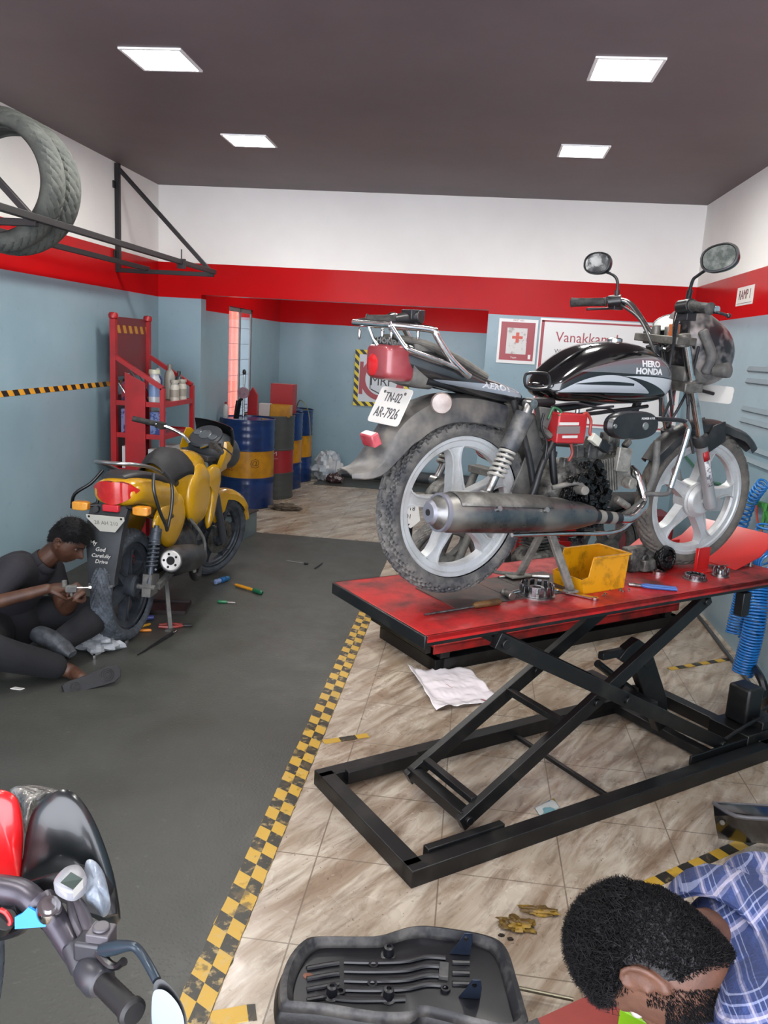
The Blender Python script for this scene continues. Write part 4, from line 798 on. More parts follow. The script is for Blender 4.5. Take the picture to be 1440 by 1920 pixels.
# ================================================================ the yellow motorcycle
YO = V((-1.80, 4.0, 0)); YA = rad(88)
K3, K3z = frameK(YO, YA)
_yu = V((cos(YA), sin(YA), 0)); _yn = V((-sin(YA), cos(YA), 0))
def KX(px, py, x):
    d = ray(px, py); t = (x-(CAMP-YO).dot(_yu))/d.dot(_yu); p = CAMP+d*t-YO; return V((x, p.dot(_yn), p.z))
yb = empty('motorcycle', YO, YA, 'yellow sports commuter motorcycle with red tail lamp parked on the grey mat at the left', 'motorcycle')
mYel = mat('yellow_paint', 'dda812', .25, coat=.5, col2='c08a12', ns=7, lo=.5, hi=.85); mBT = mat('blue_grey_tyre', '3a4048', .7, col2='616a74', ns=12, bump=.2, bs=100)
FY = fork_xf((1.0, 0, .9), rad(25), rad(-24))
mYR = mat('blue_grey_rim', '3d444d', .5, .3, col2='5b6169', ns=12)
rw = alloy(yb, 'rear_wheel', (0, 0, .31), .235, .07, 20, mYR, .06, .14, n=6); tyre(rw, 'rear_tyre', (0, 0, .31), .31, .115, .225, 44, mBT, k=.8, dp=.006, mode=1)
fw = alloy(yb, 'front_wheel', (1.32, 0, .30), .235, .06, 10, mYR, .05, .1, xf=FY, n=6); tyre(fw, 'front_tyre', (1.32, 0, .30), .298, .09, .225, 44, mBT, k=.6, dp=.005, mode=1, xf=FY)
g = G(); g.lathe([(-.003, .07), (-.003, .12), (.003, .12), (.003, .07)], (1.32, -.05, .3), (0, 1, 0), 32, closed=True); g.box((1.25, -.06, .36), (.05, .04, .07)); g.out('brake_disc', mSteel, fw, xf=FY)
g = G()
for sy in (-1, 1): g.cyl((1.02, sy*.09, .92), (1.17, sy*.09, .60), .017, n=14); g.cyl((1.15, sy*.09, .64), (1.32, sy*.09, .28), .026, n=16)
g.box((1.02, 0, .9), (.08, .23, .03)); g.box((1.08, 0, .76), (.08, .23, .03)); g.out('fork', mat('grey_fork', '6b7078', .4, .6), yb, xf=FY, bev=.002)
g = G(); c = V((1.32, 0, .30)); R = .325; rings = []
for i in range(20):
    a = rad(18+i*7.4); wv = .062 if 2 < i < 18 else .045
    rings.append([c+V((cos(a)*r, y, sin(a)*r)) for y, r in ((-wv, R-.05), (-wv*.95, R-.01), (-wv*.5, R+.010), (0, R+.014), (wv*.5, R+.010), (wv*.95, R-.01), (wv, R-.05), (wv*.85, R-.05), (wv*.8, R-.012), (0, R+.004), (-wv*.8, R-.012), (-wv*.85, R-.05))])
g.loft(rings)
for sy in (-1, 1): g.slab([(1.12, .50), (1.16, .60), (1.26, .64), (1.32, .62), (1.30, .50), (1.22, .42)], sy*.058, sy*.07)
g.out('front_mudguard', mYel, yb, xf=FY, ang=45)
# tail, tank, panels
TY = M.Translation((.10, -.02, .055))
g = G(); body(g, [(-.27, .745, .82, .07), (-.24, .72, .85, .115), (-.15, .70, .86, .135), (0, .66, .84, .14), (.15, .61, .81, .13), (.28, .55, .78, .12), (.33, .55, .70, .10)], 30, 2.6); cw = g.out('tail_cowl', mYel, yb, ang=50, xf=TY)
g = G(); g.loft([[V((-.292+.06*abs(s)**2, s*.125, .79+dz*(1-abs(s)**2.5)*.058+abs(s)*.016)) for dz in (-1, -.5, 0, .5, 1)]+[V((-.23+.06*abs(s)**2, s*.120, .79+dz*(1-abs(s)**2.5)*.055+abs(s)*.016)) for dz in (1, .5, 0, -.5, -1)] for s in [-.98+i*1.96/20 for i in range(21)]])
g.out('tail_lamp', mat('red_tail_lens', 'cc1414', .12, col2='e83a28', ns=14, lo=.45, hi=.7, coat=.5), yb, ang=50, xf=TY)
g = G(); g.box((-.285, 0, .715), (.03, .085, .035)); g.out('red_reflector', mat('red_reflector_y', 'd8303c', .25), yb, bev=.004, xf=TY)
mSeat = mat('black_seat', '1c1c1f', .45, col2='303034', ns=6)
g = G(); body(g, [(-.16, .845, .89, .06), (-.05, .835, .90, .10), (.12, .80, .87, .125), (.28, .75, .83, .12), (.42, .73, .80, .11), (.52, .76, .83, .07)], 26, 2.6); g.out('seat', mSeat, yb, ang=50, xf=M.Translation((.05, 0, .04)))
def pillow(g, out, y, th, k=4):
    P = smoothpath([V((a, 0, b)) for a, b in out], k, True); c = sum(P, V((0, 0, 0)))/len(P); s_ = 1 if th > 0 else -1
    g.loft([[V((c.x+(p.x-c.x)*s, y+th*h, c.z+(p.z-c.z)*s)) for p in P] for s, h in ((.9, -.3), (1, 0), (1, .35), (.95, .7), (.8, .95), (.5, 1.05), (.05, 1.08))])
g = G(); body(g, [(.40, .68, .84, .08), (.48, .62, .93, .13), (.58, .60, .96, .15), (.70, .60, .965, .155), (.82, .62, .95, .14), (.92, .68, .92, .09), (.95, .74, .88, .05)], 36, 2.5); tk = g.out('fuel_tank', mYel, yb, ang=50)
g = G(); rings = []
for i in range(13):
    x = .32+.58*i/12; zz = .90+.09*sin(pi*min(1, (i+1)/10)); hw = .10+.055*sin(pi*i/12)
    rings.append([V((x, hw*sin(a)*1.03, zz-.18+(.19+.012*noise.noise(V((x*14, a*3, 0))))*cos(a))) for a in [rad(-78+156*j/18) for j in range(19)]])
g.loft(rings, False, False); g.out('tank_cover', mat('black_cloth', '17181b', .65, col2='2b2c30', ns=12, bump=.5, bs=18), yb, solid=.006, off=1, ang=60)
for sy in (-1, 1):
    g = G(); pillow(g, [(.74, .78), (.86, .85), (1.0, .84), (1.03, .76), (.97, .64), (.90, .50), (.82, .46), (.83, .56), (.86, .68), (.82, .76)], sy*.14, sy*.03); g.out('tank_shroud', mYel, yb, ang=60)
    g = G(); pillow(g, [(.52, .62), (.52, .78), (.62, .88), (.76, .88), (.85, .78), (.84, .62), (.74, .54), (.60, .54)], sy*.125, sy*.045); g.out('tank_side', mYel, yb, ang=60)
    g = G(); pillow(g, [(.10, .60), (.12, .68), (.28, .76), (.46, .74), (.52, .60), (.40, .48), (.28, .46), (.18, .52)], sy*.112, sy*.03); sp = g.out('side_panel', mYel, yb, ang=60)
    if sy < 0: text('panel_lettering', 'CITY BOUND', .028, frame((.17, -.1455, .63), (1, 0, .12), (-.12, 0, 1)), mBlack, sp, align='LEFT', sx=.8)
# grab rail, guard tubes
g = G(); zr = .90; g.tube([(.02, -.125, .86), (-.10, -.13, .905), (-.22, -.115, .935), (-.28, -.06, .945), (-.285, 0, .945), (-.28, .06, .945), (-.22, .115, .935), (-.10, .13, .905), (.02, .125, .86)], .0125, 12, 4, flat=.8); g.out('grab_rail', mat('satin_silver', 'b9bcbd', .3, .9), yb, ang=60, xf=TY)
g = G(); g.tube([(-.12, -.15, .88), (-.16, -.17, .80), (-.12, -.185, .68), (-.06, -.19, .60), (-.03, -.185, .56)], .009, 10, 4); g.tube([(.0, -.15, .87), (.04, -.18, .80), (.02, -.19, .68), (-.03, -.185, .56)], .009, 10, 4); g.out('guard_rail', mat('dark_tube', '5e6063', .3, .8), yb, ang=60, xf=TY)
g = G(); g.tube([(-.08, .15, .87), (-.12, .20, .80), (-.14, .28, .74), (-.12, .31, .66)], .009, 10, 4); g.tube([(.0, .15, .86), (.0, .2, .76), (-.05, .22, .62)], .009, 10, 4); g.out('guard_rail', mBlack, yb, ang=60, xf=TY)
# rear mudguard with mud flap and plate
g = G(); g.loft([[V((x+dx, y*s, z)) for dx, y in ((-.012, -w), (-.018, 0), (-.012, w), (.03, w), (.005, w*.9), (0, 0), (.005, -w*.9), (.03, -w))] for x, z, w, s in ((-.15, .78, .10, 1), (-.19, .72, .10, 1), (-.22, .64, .095, 1), (-.235, .54, .085, 1), (-.25, .42, .07, 1), (-.255, .385, .072, 1))])
mgy = g.out('rear_mudguard', mat('mudguard_dark', '1e2327', .5, col2='2e3338', ns=9), yb, ang=40)
mt = frame((-.262, 0, .705), (0, -1, 0), (-.30, 0, 1)); mt = M.Translation((0, -.03, 0)) @ mt
g = G(); g.x = mt; g.prism([(-.10, .045), (.10, .045), (.10, .026), (.04, -.045), (-.04, -.045), (-.10, .026)], lambda x, y: V((x, y, -.003)), lambda x, y: V((x, y, 0))); pl = g.out('number_plate', mat('off_white_plate', 'd2d0c4', .5), yb)
text('plate_text', '28 AH 210', .030, mt @ M.Translation((0, .004, .0006)), mat('faded_ink', '8a877b', .6), pl, sx=.95)
for x in (-.085, .085):
    g = G(); g.x = mt; g.cyl((x, .036, 0), (x, .036, .003), .006, n=10); g.out('plate_bolt', mDark, pl)
mt = frame((-.262, .0, .535), (0, -1, 0), (-.14, 0, 1))
for i, (s, z, sz) in enumerate((('My', .072, .032), ('God', .038, .03), ('Carefully', .004, .028), ('Drive', -.028, .03), (':', -.058, .026), ('Ram S', -.085, .026))): text('mudguard_text', s, sz, mt @ M.Translation((-.035 if i == 0 else 0, z, .004)), mWhite, mgy, shear=.3, ext=.0015)
g = G(); g.box((-.265, 0, .385), (.02, .13, .012)); g.out('mudguard_rim', mGreyD, mgy, bev=.002)
mAmb = mat('amber_lens', 'ee8a1c', .2, col2='f5b040', ns=16, coat=.4)
for sy in (-1, 1):
    yq = sy*.105; g = G(); g.cyl((-.26, sy*.07, .72), (-.27, sy*.12, .715), .009, n=10); o = g.out('indicator', mBlack, yb, xf=TY)
    g = G(); g.loft([[V((-.29+dx, sy*.12+sy*d, .715+dz)) for dx, dz in ((-.02*s, -.022*s), (.03*s, -.022*s), (.03*s, .022*s), (-.02*s, .022*s))] for d, s in ((0, .8), (.02, 1), (.075, 1), (.085, .8))]); g.out('indicator_lens', mAmb, o, bev=.005, xf=TY)
# dashboard, visor, handlebar
g = G(); body(g, [(1.02, .90, 1.0, .10), (1.08, .86, 1.04, .15), (1.16, .82, 1.05, .16), (1.26, .80, 1.02, .13), (1.34, .82, .95, .08)], 28, 2.6); g.out('headlamp_fairing', mat('grey_fairing', '42474d', .45), yb, xf=FY, ang=50)
g = G(); ax = V((-.55, 0, .83)); c = V((1.06, 0, 1.02)); g.lathe([(0, .105), (.02, .11), (.03, .10), (.031, .001)], c-ax*.02, ax, 32); cl = g.out('instrument_cluster', mat('cluster_grey', '3a3f45', .35), yb, xf=FY)
for dy, r in ((0, .042), (.065, .028), (-.065, .028)):
    g = G(); g.lathe([(0, r), (.006, r), (.008, r*.85), (.004, r*.8), (.004, .001)], c+V((0, dy, 0))+ax*.01, ax, 26); g.out('dial', mat('dial_grey', '5c6268', .25), cl, xf=FY)
g = G(); rings = []
for i in range(12):
    a = rad(-80+160*i/11); rings.append([V((1.13+.12*cos(a)-dx, .16*sin(a)*(1+.08*k), z)) for dx, z, k in ((0, .96, 0), (.01, 1.04, .2), (.04, 1.10, .0), (.05, 1.10, -.2), (.02, 1.04, 0), (.01, .96, -.2))])
g.loft(rings); g.out('visor', mat('black_visor', '0d0e11', .25), yb, xf=FY, ang=50)
for sy in (-1, 1):
    g = G(); g.loft([[V((x, sy*y, z)) for x, y, z in p] for p in (((1.05, .165, 1.03), (1.06, .18, 1.03), (1.10, .165, 1.03)), ((1.04, .175, .98), (1.06, .195, .98), (1.16, .16, .98)), ((1.02, .17, .90), (1.05, .19, .90), (1.18, .15, .90)), ((1.06, .12, .80), (1.08, .14, .80), (1.2, .1, .82)))]); g.out('fairing_wing', mYel, yb, xf=FY, ang=50, bev=.003)
    g = G(); g.tube([(.98, sy*.05, .96), (.97, sy*.12, 1.0), (.90, sy*.22, 1.03), (.80, sy*.36, 1.035)], .0115, 12, 4); g.out('handlebar', mChr, yb, xf=FY, ang=60)
    g = G(); g.cyl((.87, sy*.26, 1.034), (.785, sy*.38, 1.037), .018, n=14); g.box((.89, sy*.235, 1.03), (.05, .05, .04)); g.tube([(.93, sy*.22, 1.02), (.94, sy*.27, 1.02), (.87, sy*.40, 1.02)], .005, 8, 3); g.out('grip', mGrip, yb, xf=FY)
# engine, exhaust, shocks, frame
g = G(); body(g, [(.42, .28, .40, .07), (.50, .22, .50, .11), (.64, .20, .52, .12), (.78, .22, .46, .10), (.84, .30, .40, .06)], 24, 3.2); g.cyl((.70, 0, .45), (.80, 0, .62), .07, n=20); g.out('engine', mat('dark_engine', '3c3e42', .45, .5, col2='6d6e70', ns=20), yb)
g = G(); g.tube([(1.02, 0, .86), (.8, 0, .62), (.45, .05, .66), (0, .06, .72), (-.2, .06, .76)], .018, 8, 4); g.tube([(1.0, 0, .84), (.92, 0, .45), (.84, 0, .25), (.5, 0, .22)], .018, 8, 4); g.bar((.42, -.1, .33), (0, -.1, .31), .03, .045); g.bar((.42, .1, .33), (0, .1, .31), .03, .045); g.tube([(.45, -.1, .64), (.42, -.1, .3)], .018, 8, 1); g.out('frame', mFrame, yb)
for sy in (-1, 1):
    g = G(); a = V((.10, sy*.135, .63)); b = V((.0, sy*.135, .33)); g.cyl(a, b, .014, n=12); springs(g, a.lerp(b, .1), a.lerp(b, .75), .026, 9, .006, 12); g.cyl(a.lerp(b, .05), a.lerp(b, .3), .03, n=16); g.out('shock_absorber', mat('spring_blue_grey', '4d555f', .45, .3), yb)
g = G(); g.lathe([(0, .05), (.0, .062), (.03, .075), (.10, .082), (.34, .078), (.46, .055), (.5, .02)], (-.05, -.215, .42), (.985, .04, -.19), 32); TX = M.Translation((.15, -.0, .02)); bmesh.ops.transform(g.b, matrix=TX, verts=g.b.verts[:]); ex = g.out('exhaust', mat('black_exhaust', '2a2b2d', .4, .4, col2='57585a', ns=12), yb)
g = G(); ax = V((-.985, -.04, .19)); g.lathe([(0, .056), (.006, .056), (.010, .050), (.008, .024), (-.01, .02)], (-.048, -.215, .42), ax, 32); g.out('exhaust_cap', mat('pale_alloy', 'd6d3ce', .4, .3), ex, xf=TX)
c = V((-.048, -.215, .42))+ax*.0095; x_, y_ = perp(ax); g = G(); g.cyl(c-ax*.004, c+ax*.001, .02, n=20)
for i in range(5): p = c+(x_*cos(i*1.257)+y_*sin(i*1.257))*.037; g.cyl(p-ax*.004, p+ax*.001, .007, n=10)
g.out('exhaust_holes', mat('hole_black', '0a0a0a', .9), ex, xf=TX); g = G(); g.tube([(.42, -.2, .33), (.55, -.17, .22), (.75, -.12, .18), (.9, -.05, .26), (.86, 0, .45)], .022, 12, 4); g.out('exhaust_pipe', mFrame, ex)
g = G(); g.slab([(-.02, .26), (.08, .26), (.10, .36), (.0, .38)], -.15, -.10); g.cyl((0, -.17, .31), (0, .17, .31), .014, n=12); g.bar((.05, -.16, .30), (.36, -.16, .36), .03, .03); g.tube([(.5, -.15, .30), (.38, -.24, .31)], .012, 8, 1); g.tube([(.55, -.14, .58), (.62, -.2, .45), (.60, -.22, .33)], .010, 8, 3); g.out('footrest_bracket', mGreyD, yb)
g = G(); g.bar((.30, -.10, .26), (.20, -.17, .01), .022, .022); g.bar((.30, .10, .26), (.22, .17, .01), .022, .022); g.bar((.3, -.1, .25), (.3, .1, .25), .022, .022); g.box((.2, -.17, .006), (.07, .035, .01)); g.box((.2, .17, .006), (.07, .035, .01)); g.out('centre_stand', mGreyD, yb)
# ================================================================ red rack with goods in the corner
def rack_pt(px, py, y): return ony(px, py, y)
RX0, RX1, RY0, RY1 = -2.59, -2.21, 5.55, 6.15      # rack footprint
mRk = mat('rack_red', 'bf1b22', .35, col2='a8161c', ns=8)
rk = empty('display_rack', (RX0, RY0, 0), 0, 'tall red metal display rack with sloping sides in the left rear corner', 'rack')
Wd = RX1-RX0; Dp = RY1-RY0; TP = 1.74; SH = (.40, .66, .92, 1.15)
for x, y, h in ((0, 0, TP), (.0, Dp, TP)):
    g = G(); g.box((x+.02, y, h/2), (.04, .04, h)); g.lathe([(0, .022), (.01, .032), (.03, .034), (.045, .028), (.05, .001)], (x+.02, y, h-.01), (0, 0, 1), 16); g.out('post', mRk, rk)
for y in (0, Dp):
    g = G(); g.box((Wd, y, 1.27/2), (.03, .035, 1.27)); g.out('post', mRk, rk)
    g = G(); g.bar((.02, y, 1.48), (Wd, y, 1.27), .035, .03); g.out('slope_rail', mRk, rk)
g = G(); g.box((.012, Dp/2, 1.54), (.006, Dp, .42)); bp = g.out('back_panel', mat('back_panel_red', '7f2a2e', .35), rk)
mtp2 = tapemat('panel_tape', 1, .05, slant=.5, oax=2, c1='d9a02c', c2='8a2a26', torn=.1)
g = G(); g.box((.0165, Dp/2, 1.665), (.002, Dp-.04, .055)); g.out('panel_tape', mtp2, bp)
for z in SH:
    g = G(); g.box((Wd/2, Dp/2, z), (Wd-.01, Dp, .012)); g.box((Wd/2, 0, z), (Wd, .02, .035)); g.box((Wd, Dp/2, z), (.02, Dp, .035)); g.box((Wd/2, Dp, z), (Wd, .02, .035)); g.out('shelf', mRk, rk, bev=.001)
g = G(); g.loft([[V((x, -.024, z)) for x, z in ((.11, .02), (.26, .02), (.26, 1.30), (.11, 1.37))], [V((x, -.016, z)) for x, z in ((.11, .02), (.26, .02), (.26, 1.30), (.11, 1.37))]]); g.out('front_panel', mRk, rk)
g = G(); g.loft([[V((.006, y, z)) for y, z in ((0.03, 0), (Dp-.03, 0), (Dp-.03, 1.2), (.03, 1.2))], [V((.01, y, z)) for y, z in ((.03, 0), (Dp-.03, 0), (Dp-.03, 1.2), (.03, 1.2))]]); g.out('rear_sheet', mat('rack_dark_red', '6e1418', .4), rk)
def rk_at(x, y, s): return (RX0+(x*.74 if x > .2 else x*.55), RY0+y, SH[s]+.0065 if s >= 0 else .006)
def bottle(nm, loc, r, h, cb, cc, label, cat='bottle', neck=.35, parts=True, cap='cap', band=None, n=18):
    e = empty(nm, loc, 0, label, cat); g = G(); g.lathe([(0, r*.9), (.004, r), (h*.68, r), (h*.78, r*.75), (h*.84, r*neck), (h*.9, r*neck)], (0, 0, 0), (0, 0, 1), n); b = g.out('bottle_body', mat(nm+'_body', cb, .3), e)
    if band: g = G(); g.lathe([(h*.2, r*1.005), (h*.2, r*1.02), (h*.55, r*1.02), (h*.55, r*1.005)], (0, 0, 0), (0, 0, 1), n, closed=True); g.out('label_band', mat('band', band, .4), b)
    g = G(); g.lathe([(0, r*neck*1.25), (h*.12, r*neck*1.2), (h*.125, .001)], (0, 0, h*.875), (0, 0, 1), 14); g.out(cap, mat(nm+'_cap', cc, .4), e); return e
def box_(nm, loc, sz, c, label, rz=0, c2=None, cat='box'):
    e = empty(nm, loc, rz, label, cat); g = G(); g.box((0, 0, sz[2]/2), sz); b = g.out('carton', mat(nm+'_c', c, .4, col2=c2, ns=14, lo=.48, hi=.52) if c2 else mat(nm+'_c', c, .4), e, bev=.003)
    g = G(); g.box((0, 0, sz[2]+.0005), (sz[0]*.96, sz[1]*.3, .001)); g.out('flap_tape', mat('flap', 'c8c4bc', .4), b); return e
bottle('spray_can', rk_at(.40, .06, 3), .042, .24, 'c9cdd2', 'c8c8b0', 'large white and blue bottle on the top shelf beside the red front panel', 'bottle', .8, band='7f9cc8')
bottle('oil_bottle', rk_at(.12, .12, 3), .04, .20, '2a2c30', 'd8d8d8', 'dark bottle with pale cap on the top shelf left of the front panel', band='3a5a8a')
bottle('oil_bottle', rk_at(.30, .30, 3), .035, .24, '3d4a7c', 'c0c0c0', 'blue bottle in the middle of the top shelf of the red rack')
bottle('steel_flask', rk_at(.33, .48, 3), .04, .27, 'b0aea4', '8b8b80', 'tall silver bottle at the back of the top shelf of the red rack')
bottle('steel_flask', rk_at(.40, .54, 3), .032, .22, '38424a', '222222', 'dark flask right of the tall silver bottle on the red rack')
for i in range(2): bottle('glass_jar', rk_at(.455, .34+.16*i, 3), .035, .16, 'd2cfc2', 'b9b6a8', ('nearer', 'farther')[i]+' pale jar at the right end of the top rack shelf', 'jar', .8, band='a8a294')
box_('paint_box', rk_at(.11, .10, 3), (.04, .06, .14), 'a83a48', 'small red and blue carton at the left of the top shelf', c2='2c3a66')
bpy.data.objects.remove(bpy.data.objects['paint_box']) if 0 else None
box_('carton', rk_at(.425, .08, 2), (.085, .10, .17), '7f93c4', 'blue and white printed carton on the second shelf right of the panel', c2='26408a')
box_('carton', rk_at(.15, .08, 2), (.045, .12, .18), '8f8cc0', 'violet blue carton on the second shelf left of the panel', c2='2c3472')
box_('white_carton', rk_at(.415, .08, 1), (.09, .12, .16), 'e9e8e8', 'plain white carton on the third shelf right of the panel')
box_('white_carton', rk_at(.155, .08, 1), (.04, .12, .17), 'eceaea', 'narrow white carton on the third shelf left of the panel')
box_('white_carton', rk_at(.42, .34, 1), (.09, .16, .16), 'e4e4e2', 'white carton further back on the third shelf')
g = G(); g.tube([(0, 0, .0), (-.06, .02, .10), (-.15, .03, .22)], .006, 8, 3); g.tube([(.02, 0, .0), (-.03, .04, .10), (-.13, .06, .25)], .006, 8, 3); o = g.out('wiper_blade', mBlack); o.location = rk_at(.30, .12, 3); tag(o, 'black wiper like rods leaning on the top shelf of the red rack', 'rods')
g = G(); g.tube([(.0, 0, 0), (-.05, .0, .09), (-.12, .0, .18)], .007, 8, 3); o = g.out('chrome_rod', mChr); o.location = rk_at(.20, .05, 3); tag(o, 'shiny curved rod leaning over the front panel of the rack', 'rod')
# ================================================================ wall bracket with tyres
WX = XL; by = 5.9; tipx = -1.965; zb_ = 2.09
def brk(y0):
    g = G(); 
    g.box((WX+.017, y0, (zb_+2.83)/2), (.034, .034, 2.83-zb_)); g.bar((WX, y0, zb_), (tipx, y0, zb_), .03, .03); g.bar((WX+.02, y0, 2.80), (tipx, y0, zb_), .028, .028)
    g.box((WX+.006, y0, 2.68), (.012, .10, .05)); g.box((WX+.006, y0, 2.2), (.012, .10, .05)); return g.out('bracket', mWB, tr, bev=.002)
mWB = mat('bracket_black', '1d191c', .5); tr = empty('tyre_rack', (0, 0, 0), 0, 'black triangular wall brackets with two long rails holding tyres high on the left wall', 'rack')
brk(by); brk(3.5)
for x, n in ((tipx, 'rail'), (-2.47, 'rail')):
    g = G(); g.bar((x, 2.2, zb_+.02), (x, by+.02, zb_+.02), .03, .03); g.out(n, mWB, tr, bev=.002)
g = G(); g.box((tipx+.0, 5.25, zb_+.01), (.05, .03, .06)); g.tube([(tipx, 5.25, zb_+.03), (tipx, 5.25, zb_+.10)], .004, 6, 1); g.out('rail_clip', mWB, tr)
mGT = mat('old_grey_tyre', '4a4e4a', .8, col2='63665f', ns=9, bump=.2, bs=60)
for k, (y, lab) in enumerate(((3.63, 'left hand worn tyre standing on the wall rack, nearer the camera'), (3.76, 'right hand worn tyre standing on the wall rack behind the other'))):
    o = tyre(None, 'worn_tyre', (0, 0, 0), .305, .115, .225, 40, mGT, k=.5, dp=.005, mode=1); o.location = (-2.22, y, 2.283); tag(o, lab, 'tyre'); q = o.modifiers.new('s', 'SOLIDIFY'); q.thickness = .008; q.offset = 1
    if k == 1: o.rotation_euler = (0, 0, rad(4))
# ================================================================ drums in the back room
mBl = mat('drum_blue', '123a7c', .28, col2='0e2c5e', ns=6, coat=.3); mYd = mat('drum_yellow', 'dc9a14', .3, col2='b87c12', ns=8); mGr = mat('drum_grey', '4a4d4a', .45); mRdB = mat('drum_red', 'a81c24', .4); mTopY = mat('drum_top', 'b8923a', .5, col2='6d4a22', ns=10)
def drum(cx, cy, r, h, cols, label, bands=(.34, .66), top=mTopY):
    e = empty('oil_drum', (cx, cy, 0), 0, label, 'drum', None)
    def prof(z0, z1):
        n = 14; out = []
        for i in range(n+1):
            z = z0+(z1-z0)*i/n; out.append((z, r+.0045*abs(sin(z/h*pi*13))*(1 if (z < h*.3 or z > h*.7) else 0)))
        return out
    for k, (a, b) in enumerate(((0.01, bands[0]*h), (bands[0]*h, bands[1]*h), (bands[1]*h, h-.01))):
        g = G(); p = [(a, r*.8)]+prof(a, b)+[(b, r*.8)]; g.lathe(p, (0, 0, 0), (0, 0, 1), 48); o = g.out(('lower_shell', 'middle_band', 'upper_shell')[k], cols[k], e)
        if k == 1: mid = o
    for z in (bands[0]*h, bands[1]*h, .012, h-.008):
        g = G(); g.lathe([(-.01, r-.002), (-.007, r+.008), (.007, r+.008), (.01, r-.002)], (0, 0, z), (0, 0, 1), 48, closed=True); g.out('rolling_hoop', cols[2] if z > h*.5 else cols[0], e)
    g = G(); g.cyl((0, 0, h-.025), (0, 0, h-.014), r-.004, n=40); g.cyl((r*.55, .05, h-.014), (r*.55, .05, h-.004), .03, n=16); g.out('drum_lid', top, e)
    return e, mid
def dx_(px, py, y): return ony(px, py, y).x
cy1 = 7.86; cx1 = (dx_(414, 880, cy1)+dx_(513, 880, cy1))/2; r1 = abs(dx_(513, 880, cy1)-dx_(414, 880, cy1))/2-.008
d1, md = drum(cx1, cy1, r1, .88, (mBl, mYd, mBl), 'large blue and yellow oil drum nearest the yellow motorcycle')
def wraptext(s, size, ang, z, r, m, parent, sx=1):
    o = text('drum_lettering', s, size, M.Identity(4), m, parent, ext=.001, sx=sx)
    for v in o.data.vertices: a = rad(ang)+v.co.x/r; v.co = V((cos(a)*(r+.001+v.co.z), sin(a)*(r+.001+v.co.z), z+v.co.y))
    return o
wraptext('LK', .10, -118, .485, r1, mBlack, md, 1.3); wraptext('OILS', .05, -116, .39, r1, mat('print_red', '9a3a18', .5), md)
wraptext('@', .10, -58, .46, r1, mat('print_brown', '7a5010', .5), md, 1.0)
cy2 = 8.42; r2 = .27; cx2 = dx_(548, 880, cy2)-r2
drum(cx2, cy2, r2, .88, (mGr, mRdB, mGr), 'dark grey drum with a red middle band behind the nearest blue drum', (.31, .60), mRdB)
o, md2 = None, bpy.data.objects['middle_band.001']
wraptext('M', .06, -62, .49, r2, mWhite, md2, 1.4); wraptext('oil is now better', .022, -68, .44, r2, mat('print_pale', 'd9a0a0', .5), md2)
cy3 = 9.02; cx3 = dx_(563, 880, cy3)-.255; drum(cx3, cy3, .255, .86, (mBl, mYd, mBl), 'blue and yellow drum squeezed between the grey drum and the last one')
cy4 = 9.56; cx4 = dx_(583, 860, cy4)-.235; drum(cx4, cy4, .235, .86, (mBl, mYd, mBl), 'farthest blue and yellow drum next to the plastic sack')
# things on the drums
zt = .867
e = empty('hand_pump', (dx_(459, 780, cy1), cy1-.05, zt), 0, 'chrome hand pump with pink round gauge on the nearest blue drum', 'pump')
g = G(); g.cyl((0, 0, 0), (0, 0, .44), .011, n=12); g.out('pump_rod', mChr, e); g = G(); g.ell((0, 0, .46), (.018, .018, .03)); g.out('pump_knob', mBlack, e)
g = G(); g.lathe([(-.02, .001), (-.02, .055), (.02, .055), (.025, .001)], (0, -.02, .26), (0, -1, 0), 24); g.out('gauge', mat('pink_gauge', 'b8909a', .35, col2='8a6a78', ns=20), e)
g = G(); g.bar((-.08, .02, 0), (-.05, 0, .18), .05, .03); g.tube([(-.05, 0, .17), (-.02, 0, .20), (0, 0, .20)], .016, 8, 3); g.out('pump_body', mBlack, e, bev=.004)
bottle('squeeze_bottle', (dx_(432, 780, cy1), cy1-.16, zt), .028, .17, 'd8d4d2', 'b02a2a', 'small pale bottle at the left edge of the nearest blue drum')
e = empty('red_holder', (dx_(484, 780, cy2), cy2-.22, zt), 0, 'red pointed metal holder standing on the grey drum', 'holder'); g = G(); g.slab([(-.05, 0), (.05, 0), (.05, .22), (.0, .30), (-.05, .22)], -.02, .02); g.out('holder_plate', mRk, e, bev=.003); g = G(); g.box((0, 0, .004), (.14, .12, .008)); g.out('holder_foot', mRk, e)
b2 = empty('small_bin', (dx_(531, 770, cy2), cy2-.08, zt), 0, 'small orange yellow bin on the grey drum with the red band', 'bin'); g = G()
g.box((0, 0, .005), (.20, .14, .008))
for x in (-.1, .1): g.box((x, 0, .065), (.006, .14, .12))
for y in (-.07, .07): g.box((0, y, .065), (.20, .006, .12))
g.out('bin_body', mYd, b2, bev=.002)
g = G(); g.box((0, 0, .03), (.16, .1, .04)); g.out('bin_parts', mGreyD, b2)
o = box_('white_packet', (dx_(502, 770, cy2), cy2-.10, zt), (.12, .10, .13), 'd8cfcc', 'crumpled white packet beside the small orange bin')
o = box_('red_box', (dx_(532, 745, cy3)+.0, cy3, .847), (.26, .2, .33), 'b5171d', 'plain red metal box standing on the drum behind the orange bin')
g = G(); g.tube([(cx4+.05, cy4-.1, .86), (cx4+.12, cy4-.2, .98), (cx4+.22, cy4-.22, .88), (cx4+.26, cy4-.22, .6), (cx4+.24, cy4-.23, .5)], .006, 8, 5); tag(g.out('thin_hose', mat('olive_hose', '8c8a5c', .4)), 'thin olive hose hanging over the side of the farthest drum', 'hose')
